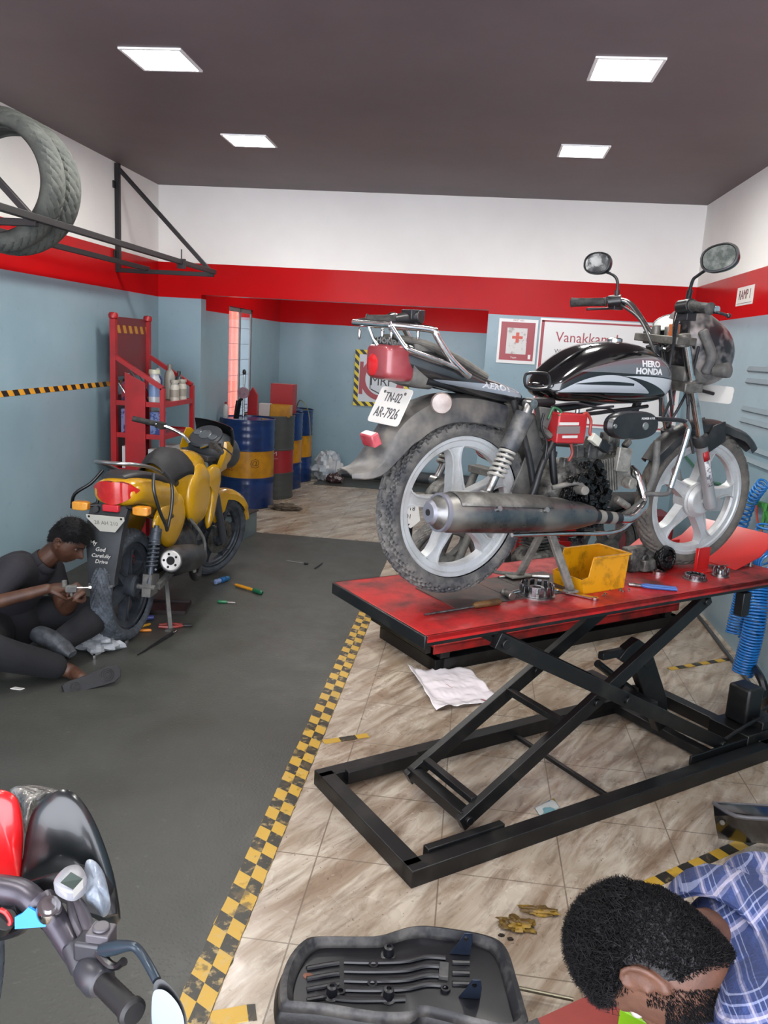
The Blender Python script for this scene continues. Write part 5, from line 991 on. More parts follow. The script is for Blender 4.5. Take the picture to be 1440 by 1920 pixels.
# sack, roll
def crumple(nm, c, sx, sy, sz, m, label, cat, amp=.25, seed=0, n=30):
    c = V(c); g = G(); rings = []
    for j in range(n//2+1):
        t = pi*j/(n//2); t = min(max(t, .03), pi-.03); ring = []
        for i in range(n):
            a = 2*pi*i/n; d = V((cos(a)*sin(t), sin(a)*sin(t), cos(t))); f = 1+amp*noise.noise(d*2.2+V((seed, 0, 0)))+amp*.5*noise.noise(d*6+V((0, seed, 0)))
            p = V((d.x*sx*f, d.y*sy*f, d.z*sz*f)); p.z = max(p.z, -sz*.75); ring.append(p)
        rings.append(ring)
    g.loft(rings); o = g.out(nm, m, ang=22); o.location = c+V((0, 0, sz*.75)); return tag(o, label, cat)
crumple('plastic_sack', V((ony(612, 893, 9.72).x, 9.72, 0)), .18, .15, .19, mat('sack_plastic', 'b7c4cf', .3, col2='e2e4e6', ns=9, lo=.4, hi=.6), 'crumpled pale blue plastic sack on the floor by the rear grey wall', 'sack', .5, 3)
crumple('dark_rag', V((-1.62, 9.5, 0)), .10, .06, .07, mat('rag_mix', '3c1e22', .7, col2='c9c2c0', ns=20, lo=.55, hi=.6), 'dark red and white bundle right of the plastic sack', 'cloth', .4, 8)
g = G(); a = ony(636, 887, 9.72); g.cyl((a.x, 9.95, .075), (1.2, 9.95, .075), .07, n=20); tag(g.out('rolled_mat', mat('roll_grey', '3e4347', .6, col2='52575b', ns=8)), 'long dark grey rolled mat lying along the rear wall', 'roll')
g = G(); g.slabz([(-1.85, 9.3), (2.4, 9.3), (2.4, 9.9), (-1.85, 9.9)], .0005, .004); tag(g.out('rear_floor_mat', mMat), 'dark mat strip on the tiles in front of the rolled mat', 'mat')
crumple('floor_rag', onz(535, 956, .0), .14, .07, .035, mat('brown_rag', '4a3d33', .8, col2='7a6a58', ns=15), 'dirty brown rag on the tiles in front of the grey drum', 'cloth', .5, 12)
crumple('red_ball', (ony(762, 905, 8.6).x, 8.6, 0), .06, .06, .06, mat('red_plastic', 'c81a1e', .3), 'small red round object on the floor seen through the rear wheel', 'ball', .05, 1)
# grey box by the yellow bike
e = empty('grey_step_box', (-1.93, 6.52, 0), rad(-8), 'blue grey metal box on the floor beside the front wheel of the yellow motorcycle', 'box'); g = G(); g.box((0, 0, .10), (.22, .30, .20)); g.out('box_body', mat('blue_grey_box', '75878c', .4, col2='66777c', ns=6), e, bev=.006); g = G(); g.box((0, 0, .205), (.24, .32, .012)); g.out('box_lid', mDark, e, bev=.003)
# ---------------------------------------------------------------- signs
Yb = D
def board(nm, x0, x1, z0, z1, y, label, cat, m, th=.012): e = empty(nm, ((x0+x1)/2, y, (z0+z1)/2), 0, label, cat); g = G(); g.box((0, -th/2, 0), (x1-x0, th, z1-z0)); g.out('board', m, e, bev=.001); return e
def rect(nm, e, x0, x1, z0, z1, y, m): g = G(); g.box(((x0+x1)/2, y, (z0+z1)/2), (x1-x0, .0012, z1-z0)); return g.out(nm, m, e)
KF = .85
mGl = mat('poster_white', 'e9e8e6', .2); mGR = mat('poster_red', 'a3343c', .35)
e = board('first_aid_notice', .135, .445, 1.575, 1.925, Yb+.002, 'white framed red notice with a first aid cross beside the opening', 'poster', mGl)
rect('red_field', e, -.135, .135, -.15, .15, -.0126, mGR); rect('paper_field', e, -.085, .075, -.10, .105, -.0135, mat('crumpled_white', 'dddad8', .4, col2='a9a39c', ns=16, lo=.55, hi=.62))
rect('cross', e, -.013, .013, -.01, .07, -.0146, mat('cross_red', 'd4573f', .4)); rect('cross', e, -.042, .042, .02, .042, -.0148, mat('cross_red2', 'd4573f', .4))
text('notice_text', 'FIRST AID', .02, frame((0, -.0135, .163), (1, 0, 0), (0, 0, 1)), mGR, e); text('notice_text', 'Team', .022, frame((-.02, -.0135, -.128), (1, 0, 0), (0, 0, 1)), mGl, e)
rect('sticker', e, .095, .115, -.135, -.10, -.0135, mGl)
e = board('welcome_poster', .46, 1.60, 1.10, 1.945, Yb+.002, 'large white poster with red border reading Vanakkam behind the motorcycle', 'poster', mGl)
w_, h_ = .57, .4225
for a, b, c, d in ((-w_+.012, -w_+.035, -h_+.02, h_-.02), (w_-.06, w_-.03, -h_+.02, h_-.02), (-w_+.012, w_-.03, h_-.03, h_-.016), (-w_+.012, w_-.03, -h_+.016, -h_+.03)): rect('red_border', e, a, b, c, d, -.0126, mGR)
yy = -.0130
text('poster_title', 'Vanakkam !', .115, frame((-w_+.13, yy, h_-.145), (1, 0, 0), (0, 0, 1)), mGR, e, align='LEFT', sx=.92, ext=.0004)
mTx = mat('poster_text_grey', '55555a', .6)
for i, s in enumerate(('Welcome to our service centre', 'We are happy to serve you', 'for your two wheeler needs', 'Thank you for visiting us')): text('poster_line', s, .048, frame((-w_+.13, yy, h_-.255-.062*i), (1, 0, 0), (0, 0, 1)), mTx, e, align='LEFT', ext=.0004)
# tyre sign with hazard border
s0 = .345; e = empty('tyre_sign', (ony(665, 700, DI).x+s0, DI-.003, 1.255), 0, 'square white sign with red ring, black letters MRF and a hazard striped border', 'sign')
m = mat('sign_border', 'ffffff', .4); t = NT(m); ss = t.sep(); k = t.m('GREATER_THAN', t.m('FRACT', t.m('DIVIDE', t.m('ADD', ss[0], ss[2]), .098)), .5); t.out(t.mix(k, 'ecd312', '17171a'))
g = G(); g.box((0, -.008, 0), (2*s0, .016, 2*s0)); g.out('border_panel', m, e); rect('white_field', e, -s0+.055, s0-.055, -s0+.055, s0-.055, -.0168, mat('sign_white', 'cfd6da', .3))
g = G(); g.lathe([(-.0008, .205), (-.0008, .268), (.0008, .268), (.0008, .205)], (0, -.0182, 0), (0, 1, 0), 60, closed=True); g.out('red_ring', mGR, e)
for x in (-.235, .235):
    rect('corner_red', e, min(x, x*1.19), max(x, x*1.19), -.20, .20, -.0178, mGR)
text('sign_text', 'MRF', .17, frame((.0, -.0185, -.03), (1, 0, .0), (0, 0, 1)), mBlack, e, sx=.95, ext=.0006, sp=.95)
for a, b, r_ in (((-.13, .115), (.13, .115), .006), ((-.13, -.13), (.0, -.19), .007), ((0, -.19), (.13, -.13), .007), ((-.14, .06), (-.14, -.13), .006), ((-.10, .15), (-.02, .17), .012), ((.02, .17), (.10, .15), .012)):
    g = G(); g.bar((a[0], -.0188, a[1]), (b[0], -.0188, b[1]), .001, 2*r_, (0, 0, 1)) if a[0] != b[0] else g.box((a[0], -.0188, (a[1]+b[1])/2), (2*r_, .001, abs(a[1]-b[1]))); g.out('sign_stroke', mBlack, e)
# ---------------------------------------------------------------- right wall hoses
KF = .6
mBH = mat('blue_hose', '1680d8', .25, coat=.4)
def coil(nm, pts, r, turns, label, wr=.0062):
    P = smoothpath([V(p) for p in pts], 12); Ls = [0]
    for a, b in zip(P, P[1:]): Ls.append(Ls[-1]+(b-a).length)
    T = Ls[-1]; n = turns*14; out = []
    for i in range(n+1):
        s = T*i/n; j = max(k for k in range(len(Ls)) if Ls[k] <= s+1e-9); j = min(j, len(P)-2); c = P[j].lerp(P[j+1], (s-Ls[j])/max(Ls[j+1]-Ls[j], 1e-6)); d = (P[j+1]-P[j]).normalized(); x = d.cross(V((1, .3, 0))).normalized(); y = d.cross(x); a = 2*pi*i/14
        out.append(c+(x*cos(a)+y*sin(a))*r)
    g = G(); g.tube(out, wr, 6, 1); return tag(g.out(nm, mBH, ang=80), label, 'hose', 'blue coiled air hoses')
HX = 1.50
coil('coiled_hose', [onx(1402, 1075, HX), onx(1390, 1130, HX), onx(1376, 1190, HX-.02)], .042, 24, 'shorter blue coiled air hose hanging under the right end of the red table')
coil('coiled_hose', [onx(1422, 1085, HX-.03), onx(1415, 1170, HX-.04), onx(1392, 1262, HX-.06)], .048, 34, 'longest blue coiled air hose hanging just above the black pump unit')
coil('coiled_hose', [onx(1432, 905, 1.56), onx(1405, 945, 1.56), onx(1386, 1000, 1.56)], .03, 13, 'loose blue coiled hose beside the right edge of the front wheel')
coil('coiled_hose', [onx(1440, 985, 1.52), onx(1428, 1040, 1.52), onx(1448, 1062, 1.52)], .05, 12, 'thick blue coil above the right end of the red table')
g = G(); mGn = mat('green_steel', '2f8a2c', .4); g.bar(onx(1402, 936, 1.62), onx(1470, 962, 1.62), .03, .03); g.bar(onx(1438, 944, 1.57), onx(1426, 1000, 1.55), .015, .02); g.bar(onx(1430, 946, 1.57), onx(1452, 1010, 1.55), .015, .02)
e = tag(g.out('hose_bracket', mGn, bev=.002), 'green steel bracket on the right wall carrying the blue coiled hoses', 'bracket')
g = G(); g.tube([onx(1418, 948, 1.55), onx(1420, 975, 1.55), onx(1430, 1000, 1.55)], .006, 6, 3); tag(g.out('red_cable', mat('red_cable', 'a83a2a', .5)), 'short red brown cable hanging from the green bracket', 'cable')
g = G(); g.tube([onx(1262, 830, 1.622), onx(1320, 895, 1.622), onx(1350, 908, 1.622)], .009, 8, 4); tag(g.out('green_tube', mat('green_tube', '2c7a4a', .4)), 'green tube on the right wall seen through the front wheel', 'tube')
# red tool chests behind, on the low lift
def chest(px, py, Y, sz, label, nm='tool_chest'):
    p = ony(px, py, Y); e = empty(nm, (p.x, Y, 0), rad(6), label, 'toolbox'); g = G(); g.box((0, 0, sz[2]/2), sz); g.out('chest_body', mat('chest_red', '9c1a1e', .4, col2='7c1418', ns=6), e, bev=.006)
    for i in range(3): g = G(); g.box((0, -sz[1]/2-.004, sz[2]*(.2+.3*i)), (sz[0]*.9, .008, sz[2]*.24)); d = g.out('drawer', mRed, e, bev=.003); g = G(); g.box((0, -sz[1]/2-.014, sz[2]*(.24+.3*i)), (sz[0]*.4, .012, .012)); g.out('handle', mSteel, d)
    text('chest_lettering', 'UF', .07, frame((.05, -sz[1]/2-.009, sz[2]*.8), (1, 0, 0), (0, 0, 1)), mGreyD, e); return e
chest(1022, 1010, 5.75, (.46, .3, .62), 'red tool chest with drawers standing behind the low lift')
chest(1205, 1005, 6.1, (.34, .3, .55), 'narrower red tool chest standing right of the other by the rear wall')
# ---------------------------------------------------------------- things on the floor
def fl(px, py, z=0): return onz(px, py, z)
def stick(nm, a, b, parts, label, cat, z=.006):
    a = fl(*a); b = fl(*b); e = empty(nm, (a.x, a.y, z), atan2(b.y-a.y, b.x-a.x), label, cat); L = (b-a).length
    for pn, s0, s1, r, c in parts:
        g = G(); g.lathe([(0, r*.7), (L*(s1-s0)*.08, r), (L*(s1-s0)*.9, r*.95), (L*(s1-s0), r*.6)], (L*s0, 0, 0), (1, 0, 0), 12); g.out(pn, mat(nm+pn, c, .35), e)
    return e
ZM = .0045
stick('screwdriver', (436, 1100), (492, 1117), (('shaft', 0, .1, .004, '8a6a60'), ('handle', .1, .7, .011, 'd89420'), ('handle_end', .7, 1, .016, '0e5c3c')), 'screwdriver with orange and green handle on the mat right of the yellow motorcycle', 'screwdriver', ZM+.016)
stick('screwdriver', (408, 1132), (441, 1134), (('handle', 0, .55, .010, '1f7a4c'), ('shaft', .55, 1, .004, 'b8a8a8')), 'small screwdriver with green handle on the grey mat', 'screwdriver', ZM+.01)
stick('socket_tool', (403, 1098), (428, 1090), (('socket', 0, .4, .018, '8fa6d8'), ('socket_ring', .45, .7, .02, '1e6cb0'), ('socket_end', .75, 1, .018, '236a98')), 'short blue tool on the mat left of the orange screwdriver', 'tool', ZM+.02)
stick('thin_rod', (537, 1054), (578, 1060), (('rod', 0, .8, .003, '8a8c8a'), ('tip', .8, 1, .008, '2f3232')), 'thin metal rod with dark tip on the grey mat behind the tools', 'rod', ZM+.008)
stick('short_lever', (590, 1068), (604, 1058), (('lever', 0, 1, .006, '3a3d3d'),), 'very short dark lever on the mat near the thin rod', 'lever', ZM+.006)
stick('orange_strip', (258, 1186), (284, 1186), (('strip', 0, 1, .009, 'e0861c'),), 'small orange stick under the rear tyre of the yellow motorcycle, nearer one', 'stick', ZM+.009)
stick('orange_strip', (265, 1179), (282, 1174), (('strip', 0, 1, .009, 'd8a024'),), 'small yellow orange stick behind the other by the rear tyre', 'stick', ZM+.009)
stick('blue_socket', (274, 1164), (289, 1163), (('socket', 0, 1, .014, '4a55a0'),), 'small blue socket beside the rear tyre of the yellow motorcycle', 'socket', ZM+.014)
e = empty('red_pliers', fl(298, 1178)+V((0, 0, ZM+.01)), rad(20), 'red handled pliers on the mat right of the rear tyre', 'pliers')
for s in (-1, 1): g = G(); g.tube([(0, s*.012, 0), (.07, s*.026, 0), (.13, s*.008, 0)], .009, 8, 4); g.out('handle', mat('red_handle', '9c3a34', .4), e)
g = G(); g.box((.155, 0, 0), (.06, .022, .012)); g.out('jaw', mFrame, e, bev=.003)
e = empty('grease_brush', fl(258, 1232)+V((0, 0, ZM+.008)), 0, 'black rod with a chrome tip on the mat below the red pliers', 'rod'); a = fl(330, 1187)-fl(258, 1232)
g = G(); g.tube([(0, 0, 0), a*.6, a*.9], [.003, .008, .010], 8, 4); g.out('rod_body', mBlack, e); g = G(); g.cyl(a*.9, a, .006, n=10); g.out('rod_tip', mChr, e)
e = empty('drip_tray', fl(306, 1143)+V((0, 0, ZM)), rad(10), 'flat dark brown tray on the mat under the yellow motorcycle', 'tray'); g = G(); g.box((0, 0, .006), (.30, .20, .012)); g.out('tray_base', mat('dark_brown', '33201f', .5), e); g = G()
for x, y, a, b in ((0, .1, .3, .008), (0, -.1, .3, .008), (.15, 0, .008, .2), (-.15, 0, .008, .2)): g.box((x, y, .016), (a, b, .02))
g.out('tray_rim', mat('dark_brown2', '2a1c1c', .5), e)
crumple('white_rag', fl(182, 1218), .115, .085, .065, mat('rag_white', 'c9cdd2', .8, col2='8e949b', ns=10, lo=.45, hi=.7), 'bunched white rag on the mat beside the mechanic and the rear tyre', 'cloth', .45, 5)
crumple('black_cable_heap', fl(110, 1210), .10, .06, .05, mat('black_cloth2', '15151a', .7), 'dark bundle on the mat between the seated mechanic and the white rag', 'bundle', .4, 6)
for i, (px, py, r, lab) in enumerate(((17, 1246, .014, 'chrome nut on the mat at the far left edge'), (29, 1238, .012, 'second chrome nut touching the one at the far left edge'), (128, 1218, .015, 'chrome nut lying between the mechanic and the white rag'), (139, 1222, .010, 'tiny chrome nut right of a bigger one near the white rag'), (177, 1236, .014, 'chrome nut in front of the white rag'), (236, 1207, .014, 'chrome nut in front of the rear tyre of the yellow motorcycle'))):
    g = G(); g.lathe([(0, r*.45), (0, r), (.006, r*1.05), (.02, r), (.022, r*.45)], (0, 0, 0), (0, 0, 1), 8, closed=True); o = g.out('chrome_nut', mChr); o.location = fl(px, py)+V((0, 0, ZM)); tag(o, lab, 'nut', None)
g = G(); p = fl(33, 1293); g.slabz([(-.03, -.01), (.02, -.012), (.03, .008), (-.02, .012)], 0, .003); o = g.out('paper_scrap', mPap); o.location = p+V((0, 0, ZM)); tag(o, 'tiny pale paper scrap on the mat in front of the mechanic', 'paper')
# plastic sheet
C_ = [fl(762, 1262), fl(880, 1255), fl(937, 1318), fl(818, 1333)]
def sheetf(u, v):
    p = C_[0].lerp(C_[1], u).lerp(C_[3].lerp(C_[2], u), v); e_ = min(u, 1-u, v, 1-v); z = .004+.010*abs(noise.noise(V((u*4, v*4, 1))))+.006*abs(noise.noise(V((u*11, v*10, 4))))+(.05*max(0, .12-u)*8*(1-v))+(.04*max(0, .1-e_)*6)*abs(noise.noise(V((u*3, v*3, 9)))); return V((p.x+.01*noise.noise(V((u*5, v*5, 0))), p.y+.012*noise.noise(V((u*5, v*5, 7))), z))
KF = 1.0
mSh = mat('sheet_plastic', 'f2ecf0', .15, spec=.7, alpha=.88, coat=.4)
KF = .6; g = G(); g.grid(44, 36, sheetf); sh = g.out('plastic_sheet', mSh, solid=.0006, ang=40)
tag(sh, 'crinkled translucent white plastic sheet on the tiles in front of the low lift', 'plastic sheet')
g = G(); g.grid(8, 2, lambda u, v: sheetf(.42+.05*u, .42+.12*u+.02*v)+V((0, 0, .003))); g.grid(10, 2, lambda u, v: sheetf(.72+.2*u, .93+.02*v)+V((0, 0, .003))); g.out('red_print', mat('print_pink_red', 'b83048', .4), sh, solid=.0004)
# packet
c_ = [fl(1002, 1516), fl(1038, 1498), fl(1050, 1516), fl(1014, 1534)]
def pkf(u, v): p = c_[0].lerp(c_[1], u).lerp(c_[3].lerp(c_[2], u), v); return V((p.x, p.y, .003+.006*abs(noise.noise(V((u*3, v*3, 2))))))
m = mat('packet_print', 'ffffff', .3); t = NT(m); nn_ = t.noise(16, det=1); c = t.mix(t.m('GREATER_THAN', nn_, .48), '7fb8c4', 'dfe6e2'); c = t.mix(t.m('GREATER_THAN', t.noise(11, t.mapping(loc=(3, 1, 0)), det=0), .56), c, 'c9a83a'); t.out(c)
g = G(); g.grid(14, 10, pkf); tag(g.out('sachet', m, solid=.0005), 'small torn blue white and yellow sachet on the tiles inside the lift base', 'packet')
# wad of torn tape
mWad = mat('dirty_tape_wad', '6a4f1e', .5, col2='b8922e', ns=14, lo=.45, hi=.6)
crumple('tape_wad', fl(968, 1738), .05, .028, .014, mWad, 'crumpled dirty yellow brown piece of tape on the tiles near the seat', 'tape', .6, 21)
crumple('tape_wad', fl(1008, 1712), .055, .018, .010, mWad, 'flatter torn brown tape scrap right of the crumpled one', 'tape', .6, 22)
for i, (px, py) in enumerate(((940, 1755), (957, 1762), (1165, 1302))):
    crumple('dirt_clod', fl(px, py), .009, .006, .004, mat('dirt', '2c2218', .9), ('tiny dark clod left of the crumpled tape', 'tiny dark clod below the crumpled tape', 'tiny dark clod on the tiles inside the lift')[i], 'dirt', .4, i, 14)
# ================================================================ people
def bake(o, vox=0, smooth=0, fac=.5):
    if vox: m = o.modifiers.new('r', 'REMESH'); m.mode = 'VOXEL'; m.voxel_size = vox; m.use_smooth_shade = True
    if smooth: m = o.modifiers.new('s', 'SMOOTH'); m.iterations = smooth; m.factor = fac
    dg = bpy.context.evaluated_depsgraph_get(); me = bpy.data.meshes.new_from_object(o.evaluated_get(dg)); mats = [x for x in o.data.materials]
    o.modifiers.clear(); o.data = me
    for p in me.polygons: p.use_smooth = True
    return o
def limb(g, pts, rs, n=16, k=4, flat=1):
    P = [V(p) for p in pts]; g.tube(P, list(rs), n, k, flat=flat); g.ell(P[0], rs[0]*.99, nu=n, nv=10); g.ell(P[-1], rs[-1]*.99, nu=n, nv=10)
def hpoint(d, hair=0):
    x, y, z = d[0]*.074, d[1]*.096, d[2]*.117
    if z < 0:
        t = -z/.117; x *= 1-.26*t**1.6
        if y < 0: y *= 1-.35*t
    if y > 0: y *= .93
    ex = math.exp
    if y > 0:
        y += .030*ex(-((x/.0115)**2+((z+.016)/.021)**2))+.012*ex(-((x/.009)**2+((z-.006)/.026)**2))
        y -= .011*ex(-(((abs(x)-.030)/.015)**2+((z-.020)/.012)**2)); y += .007*ex(-((z-.040)/.010)**2-(x/.045)**2)
        y += .008*ex(-((x/.021)**2+((z+.056)/.0055)**2))+.008*ex(-((x/.019)**2+((z+.069)/.006)**2))-.004*ex(-((x/.022)**2+((z+.0625)/.003)**2)); y += .010*ex(-((x/.024)**2+((z+.098)/.015)**2))
    x += (.004 if x > 0 else -.004)*ex(-((abs(x)-.06)/.02)**2-((z+.02)/.03)**2)
    return V((x, y, z))
def head(g, mx, s=1.0, nu=64, nv=48):
    old = g.x; g.x = mx @ M.Scale(s, 4); rings = []
    for j in range(nv):
        t = pi*(j+.3)/(nv-.4); rings.append([hpoint((cos(2*pi*i/nu)*sin(t), sin(2*pi*i/nu)*sin(t), cos(t))) for i in range(nu)])
    g.loft(rings)
    for sd in (-1, 1):
        e = [V((sd*(.074+.010*q[0]), q[1], q[2])) for q in ((0, .012, .018), (.6, .004, .032), (1, -.012, .036), (1.2, -.024, .022), (1.1, -.024, .002), (.7, -.014, -.016), (.2, .0, -.028), (0, .006, -.022))]
        g.tube(e, .0042, 8, 4); g.ell((sd*.077, -.008, .006), (.006, .018, .026), nu=12, nv=8); g.ell((sd*.078, .000, -.024), (.005, .007, .009), nu=10, nv=6); g.ell((sd*.08, .006, .0), (.005, .004, .007), nu=8, nv=6)
    g.x = old
LOWH = False
def hairline(d):                                 # lowest z (unit sphere) where hair grows for this azimuth
    az = atan2(d[1], d[0]); f = sin(az)          # 1 = face side, -1 = back
    if f > .55: return .52+.05*sin(az*7)
    if f > .0: return .52-(.55-f)/.55*.34
    return (.18-(-f)**.8*.62) if not LOWH else .12-(-f)**.5*1.04
def hairshell(g, mx, s, lift, amp, fr=9, side=None, seed=0, nu=72, nv=54):
    old = g.x; g.x = mx @ M.Scale(s, 4); rings = []
    for j in range(nv):
        t = pi*(j+.3)/(nv-.4); ring = []
        for i in range(nu):
            d = V((cos(2*pi*i/nu)*sin(t), sin(2*pi*i/nu)*sin(t), cos(t))); k = (d.z-hairline(d))/.16; k = max(-1, min(1, k)); kk = 1 if side is None else (side+(1-side)*max(0, min(1, (d.z-.35)/.3)))
            n = noise.noise(d*fr+V((seed, 0, 0)))+.6*noise.noise(d*fr*2.7); f = 1+(lift*kk*(1+amp*n) if k > 0 else 0)*min(1, k*2.5+.15) - (.22*(-k) if k < 0 else 0)
            ring.append(hpoint(d)*(f+.012))
        rings.append(ring)
    g.loft(rings); g.x = old
def tufts(g, mx, s, n, region, length, rad_, curl, comb, seed=1, lift=0):
    random.seed(seed); sc = mx @ M.Scale(s, 4); c = 0
    while c < n:
        z = random.uniform(-1, 1); a = random.uniform(0, 2*pi); d = V((cos(a)*sqrt(1-z*z), sin(a)*sqrt(1-z*z), z)); L = region(d)
        if L <= 0: c += .02; continue
        c += 1; p = hpoint(d)*(1+lift*min(1, L*1.2)); nr = V((d.x/.074, d.y/.096, d.z/.117)).normalized(); t = (nr+V(comb)*.8+V((random.gauss(0, .35), random.gauss(0, .35), random.gauss(0, .35)))).normalized()
        l = length*L*random.uniform(.6, 1.2); q = t.cross(nr); q = q.normalized() if q.length > 1e-4 else V((1, 0, 0)); w = random.uniform(-1, 1)*curl
        P = [p-nr*.002, p+t*l*.5+q*w*l*.5, p+(t*.75+nr*.2).normalized()*l+q*w*l*.1]; x, y = perp(t)
        R = [[P[k]+(x*cos(j*2.09)+y*sin(j*2.09))*r for j in range(3)] for k, r in ((0, rad_), (1, rad_*.8), (2, rad_*.15))]
        vs = [[g.b.verts.new(sc @ v) for v in r] for r in R]
        for A, B in zip(vs, vs[1:]):
            for j in range(3): g.b.faces.new((A[j], A[(j+1) % 3], B[(j+1) % 3], B[j]))
def hand(g, w, d, nrm, side, curl=.5, s=1.0, spread=.12):
    # w wrist, d direction of the fingers, nrm back-of-hand normal, side = +1/-1 thumb side
    w = V(w); d = V(d).normalized(); n = V(nrm); n = (n-d*n.dot(d)).normalized(); x = d.cross(n)*side
    def P(a, b, c): return w+(x*a+d*b+n*c)*s
    g.loft([[P(a*cos(t), b, c*sin(t)) for t in [2*pi*i/14 for i in range(14)]] for b, a, c in ((-.01, .024, .019), (.02, .030, .017), (.055, .039, .015), (.082, .040, .012), (.09, .034, .008))])
    for fx, L, r in ((.030, .072, .0088), (.010, .080, .0092), (-.011, .075, .0088), (-.030, .060, .0078)):
        p = P(fx*.85, .07, 0); q = P(fx, .088, .001); a = curl*.5; pts = [p, q]; cur = q
        for ln, da in ((.45, curl*.75), (.32, curl*.9), (.26, curl*.6)):
            a += da; dd = (d*cos(a)-n*sin(a)+x*fx*spread*4).normalized(); cur = cur+dd*(L*ln*s); pts.append(cur)
        limb(g, pts, [r*s*1.05, r*s*1.05, r*s, r*s*.9, r*s*.75], 10, 3)
    c1 = P(.022, .018, -.004); c2 = P(.050, .045, -.014); c3 = P(.054, .075, -.024-.012*curl); c4 = P(.042, .098, -.032-.02*curl); limb(g, [c1, c2, c3, c4], [.014*s, .0125*s, .0105*s, .0085*s], 10, 3)
mSk1 = mat('skin_brown', '60402f', .5, col2='4e3124', ns=12, spec=.4); mSk2 = mat('skin_tan', '75503f', .5, col2='5c3d30', ns=18, spec=.4, bump=.08, bs=220)
mHair = mat('black_hair', '0a090b', .75, col2='131216', ns=40, spec=.25)
# ---------------------------------------------------------------- the seated mechanic at the left
A = lambda px, py, y: ony(px, py, y)
m1 = empty('person', onz(20, 1240, ZM), 0, 'person in dark shirt sitting on the mat, hands working beside the yellow motorcycle', 'person'); off1 = m1.location.copy(); X1 = M.Translation(-off1)
hc = A(127, 1015, 3.72)
fdir = V((.80, -.12, -.58)).normalized(); up = V((.50, -.08, .86)); up = (up-fdir*up.dot(fdir)).normalized(); rt = fdir.cross(up)
H1 = M(((rt.x, fdir.x, up.x, hc.x), (rt.y, fdir.y, up.y, hc.y), (rt.z, fdir.z, up.z, hc.z), (0, 0, 0, 1)))
shN = A(25, 1070, 3.50); shF = A(95, 1068, 3.88); nb = A(84, 1052, 3.70)
elN = A(-28, 1132, 3.34); wrN = A(88, 1104, 3.42); elF = A(124, 1142, 3.72); wrF = A(150, 1108, 3.58)
pel = V((-2.32, 3.70, .15)); chest = A(42, 1080, 3.69); wst = A(8, 1130, 3.70)
kF = A(178, 1152, 3.80); aF = A(118, 1200, 3.55); hipN = pel+V((.02, -.12, 0)); hipF = pel+V((.05, .12, 0)); kN = A(-30, 1215, 3.2); kN.z = max(kN.z, .10); aN = A(118, 1252, 3.42); aN.z = .06
footN = A(175, 1278, 3.38)
g = G(); head(g, H1, .98)
limb(g, [nb-V((.04, 0, .03)), hc-up*.06-fdir*.02], [.055, .052]); 
limb(g, [elN+(shN-elN)*.5, elN, wrN], [.043, .038, .025], k=3); limb(g, [elF+(shF-elF)*.5, elF, wrF], [.042, .036, .025], k=3)
hand(g, wrN, (wrF-wrN)+V((.02, .0, .03)), (.1, -.35, .9), 1, .55, .98); hand(g, wrF, V((.25, -.45, .25)), (.5, .7, .4), -1, .8, .98)
limb(g, [pel+V((0, 0, .05)), wst, chest], [.12, .11, .11]); limb(g, [hipN, kN, aN, footN-V((.06, 0, -.01))], [.07, .05, .035, .03], k=4); limb(g, [hipF, kF, aF], [.07, .05, .035], k=4)

b1 = bake(g.out('body', mSk1, m1, xf=X1), .005, 2)
for sy in (-1, 1):
    g = G(); g.ell(H1 @ V((sy*.030, .0715, .018)), .0100, nu=14, nv=10); o = g.out('eye', mat('eyelid', '4c3226', .5), m1, xf=X1)
    g = G(); c = H1 @ V((sy*.030, .0715, .018)); g.ell(c+fdir*.0055-up*.005, .0055, nu=10, nv=8); g.out('iris', mat('eyelash', '241814', .6), o, xf=X1)
    g = G(); g.tube([H1 @ V((sy*.014, .0935, .036)), H1 @ V((sy*.030, .091, .041)), H1 @ V((sy*.047, .078, .037))], .0028, 6, 4); g.out('eyebrow', mHair, m1, xf=X1)
g = G(); hairshell(g, H1, .99, .15, .12, 5, side=.45, seed=3); tufts(g, H1, .99, 4200, lambda d: (0 if d.z < hairline(d) else (.5 if d.z < .45 else 1.0)), .030, .0012, .25, (0, 1.6, -.9), 4, .10)
g.out('hair', mHair, m1, xf=X1, ang=60)
mSh1 = mat('dark_shirt', '211f29', .85, col2='1a1820', ns=6, bump=.5, bs=14)
g = G(); limb(g, [pel+V((.0, 0, .08)), wst, chest, nb-V((.05, 0, .05))], [.14, .138, .142, .085], 22); limb(g, [chest+V((0, 0, .01)), shN], [.11, .078]); limb(g, [chest, shF], [.11, .072]); limb(g, [shN, elN+(shN-elN)*.35], [.078, .062], k=3); limb(g, [shF, elF+(shF-elF)*.5], [.072, .058], k=3)
sh1 = bake(g.out('shirt', mSh1, m1, xf=X1), .007, 5)
g = G(); rings = []
for j, (q, r) in enumerate(((0, .072), (.03, .070), (.055, .067))): c = nb-V((.03, 0, .03))+(hc-nb).normalized()*q; x_, y_ = perp(hc-nb); rings.append([c+(x_*cos(2*pi*i/24)+y_*sin(2*pi*i/24))*r for i in range(25)])
g.loft(rings, False, False); g.out('collar', mSh1, m1, xf=X1, solid=.006, ang=60)
mPt = mat('dark_trousers', '10121b', .9, col2='0b0c13', ns=5, bump=.5, bs=12)
g = G(); limb(g, [pel+V((-.03, 0, .02)), pel+V((.05, 0, .0))], [.15, .14], 20); limb(g, [hipN, kN, aN-(aN-kN)*.12], [.105, .085, .062], 18); limb(g, [hipF, kF, aF], [.105, .085, .060], 18)
bake(g.out('trousers', mPt, m1, xf=X1), .007, 5)
mSlip = mat('slipper_black', '121214', .7, col2='1f1f23', ns=60)
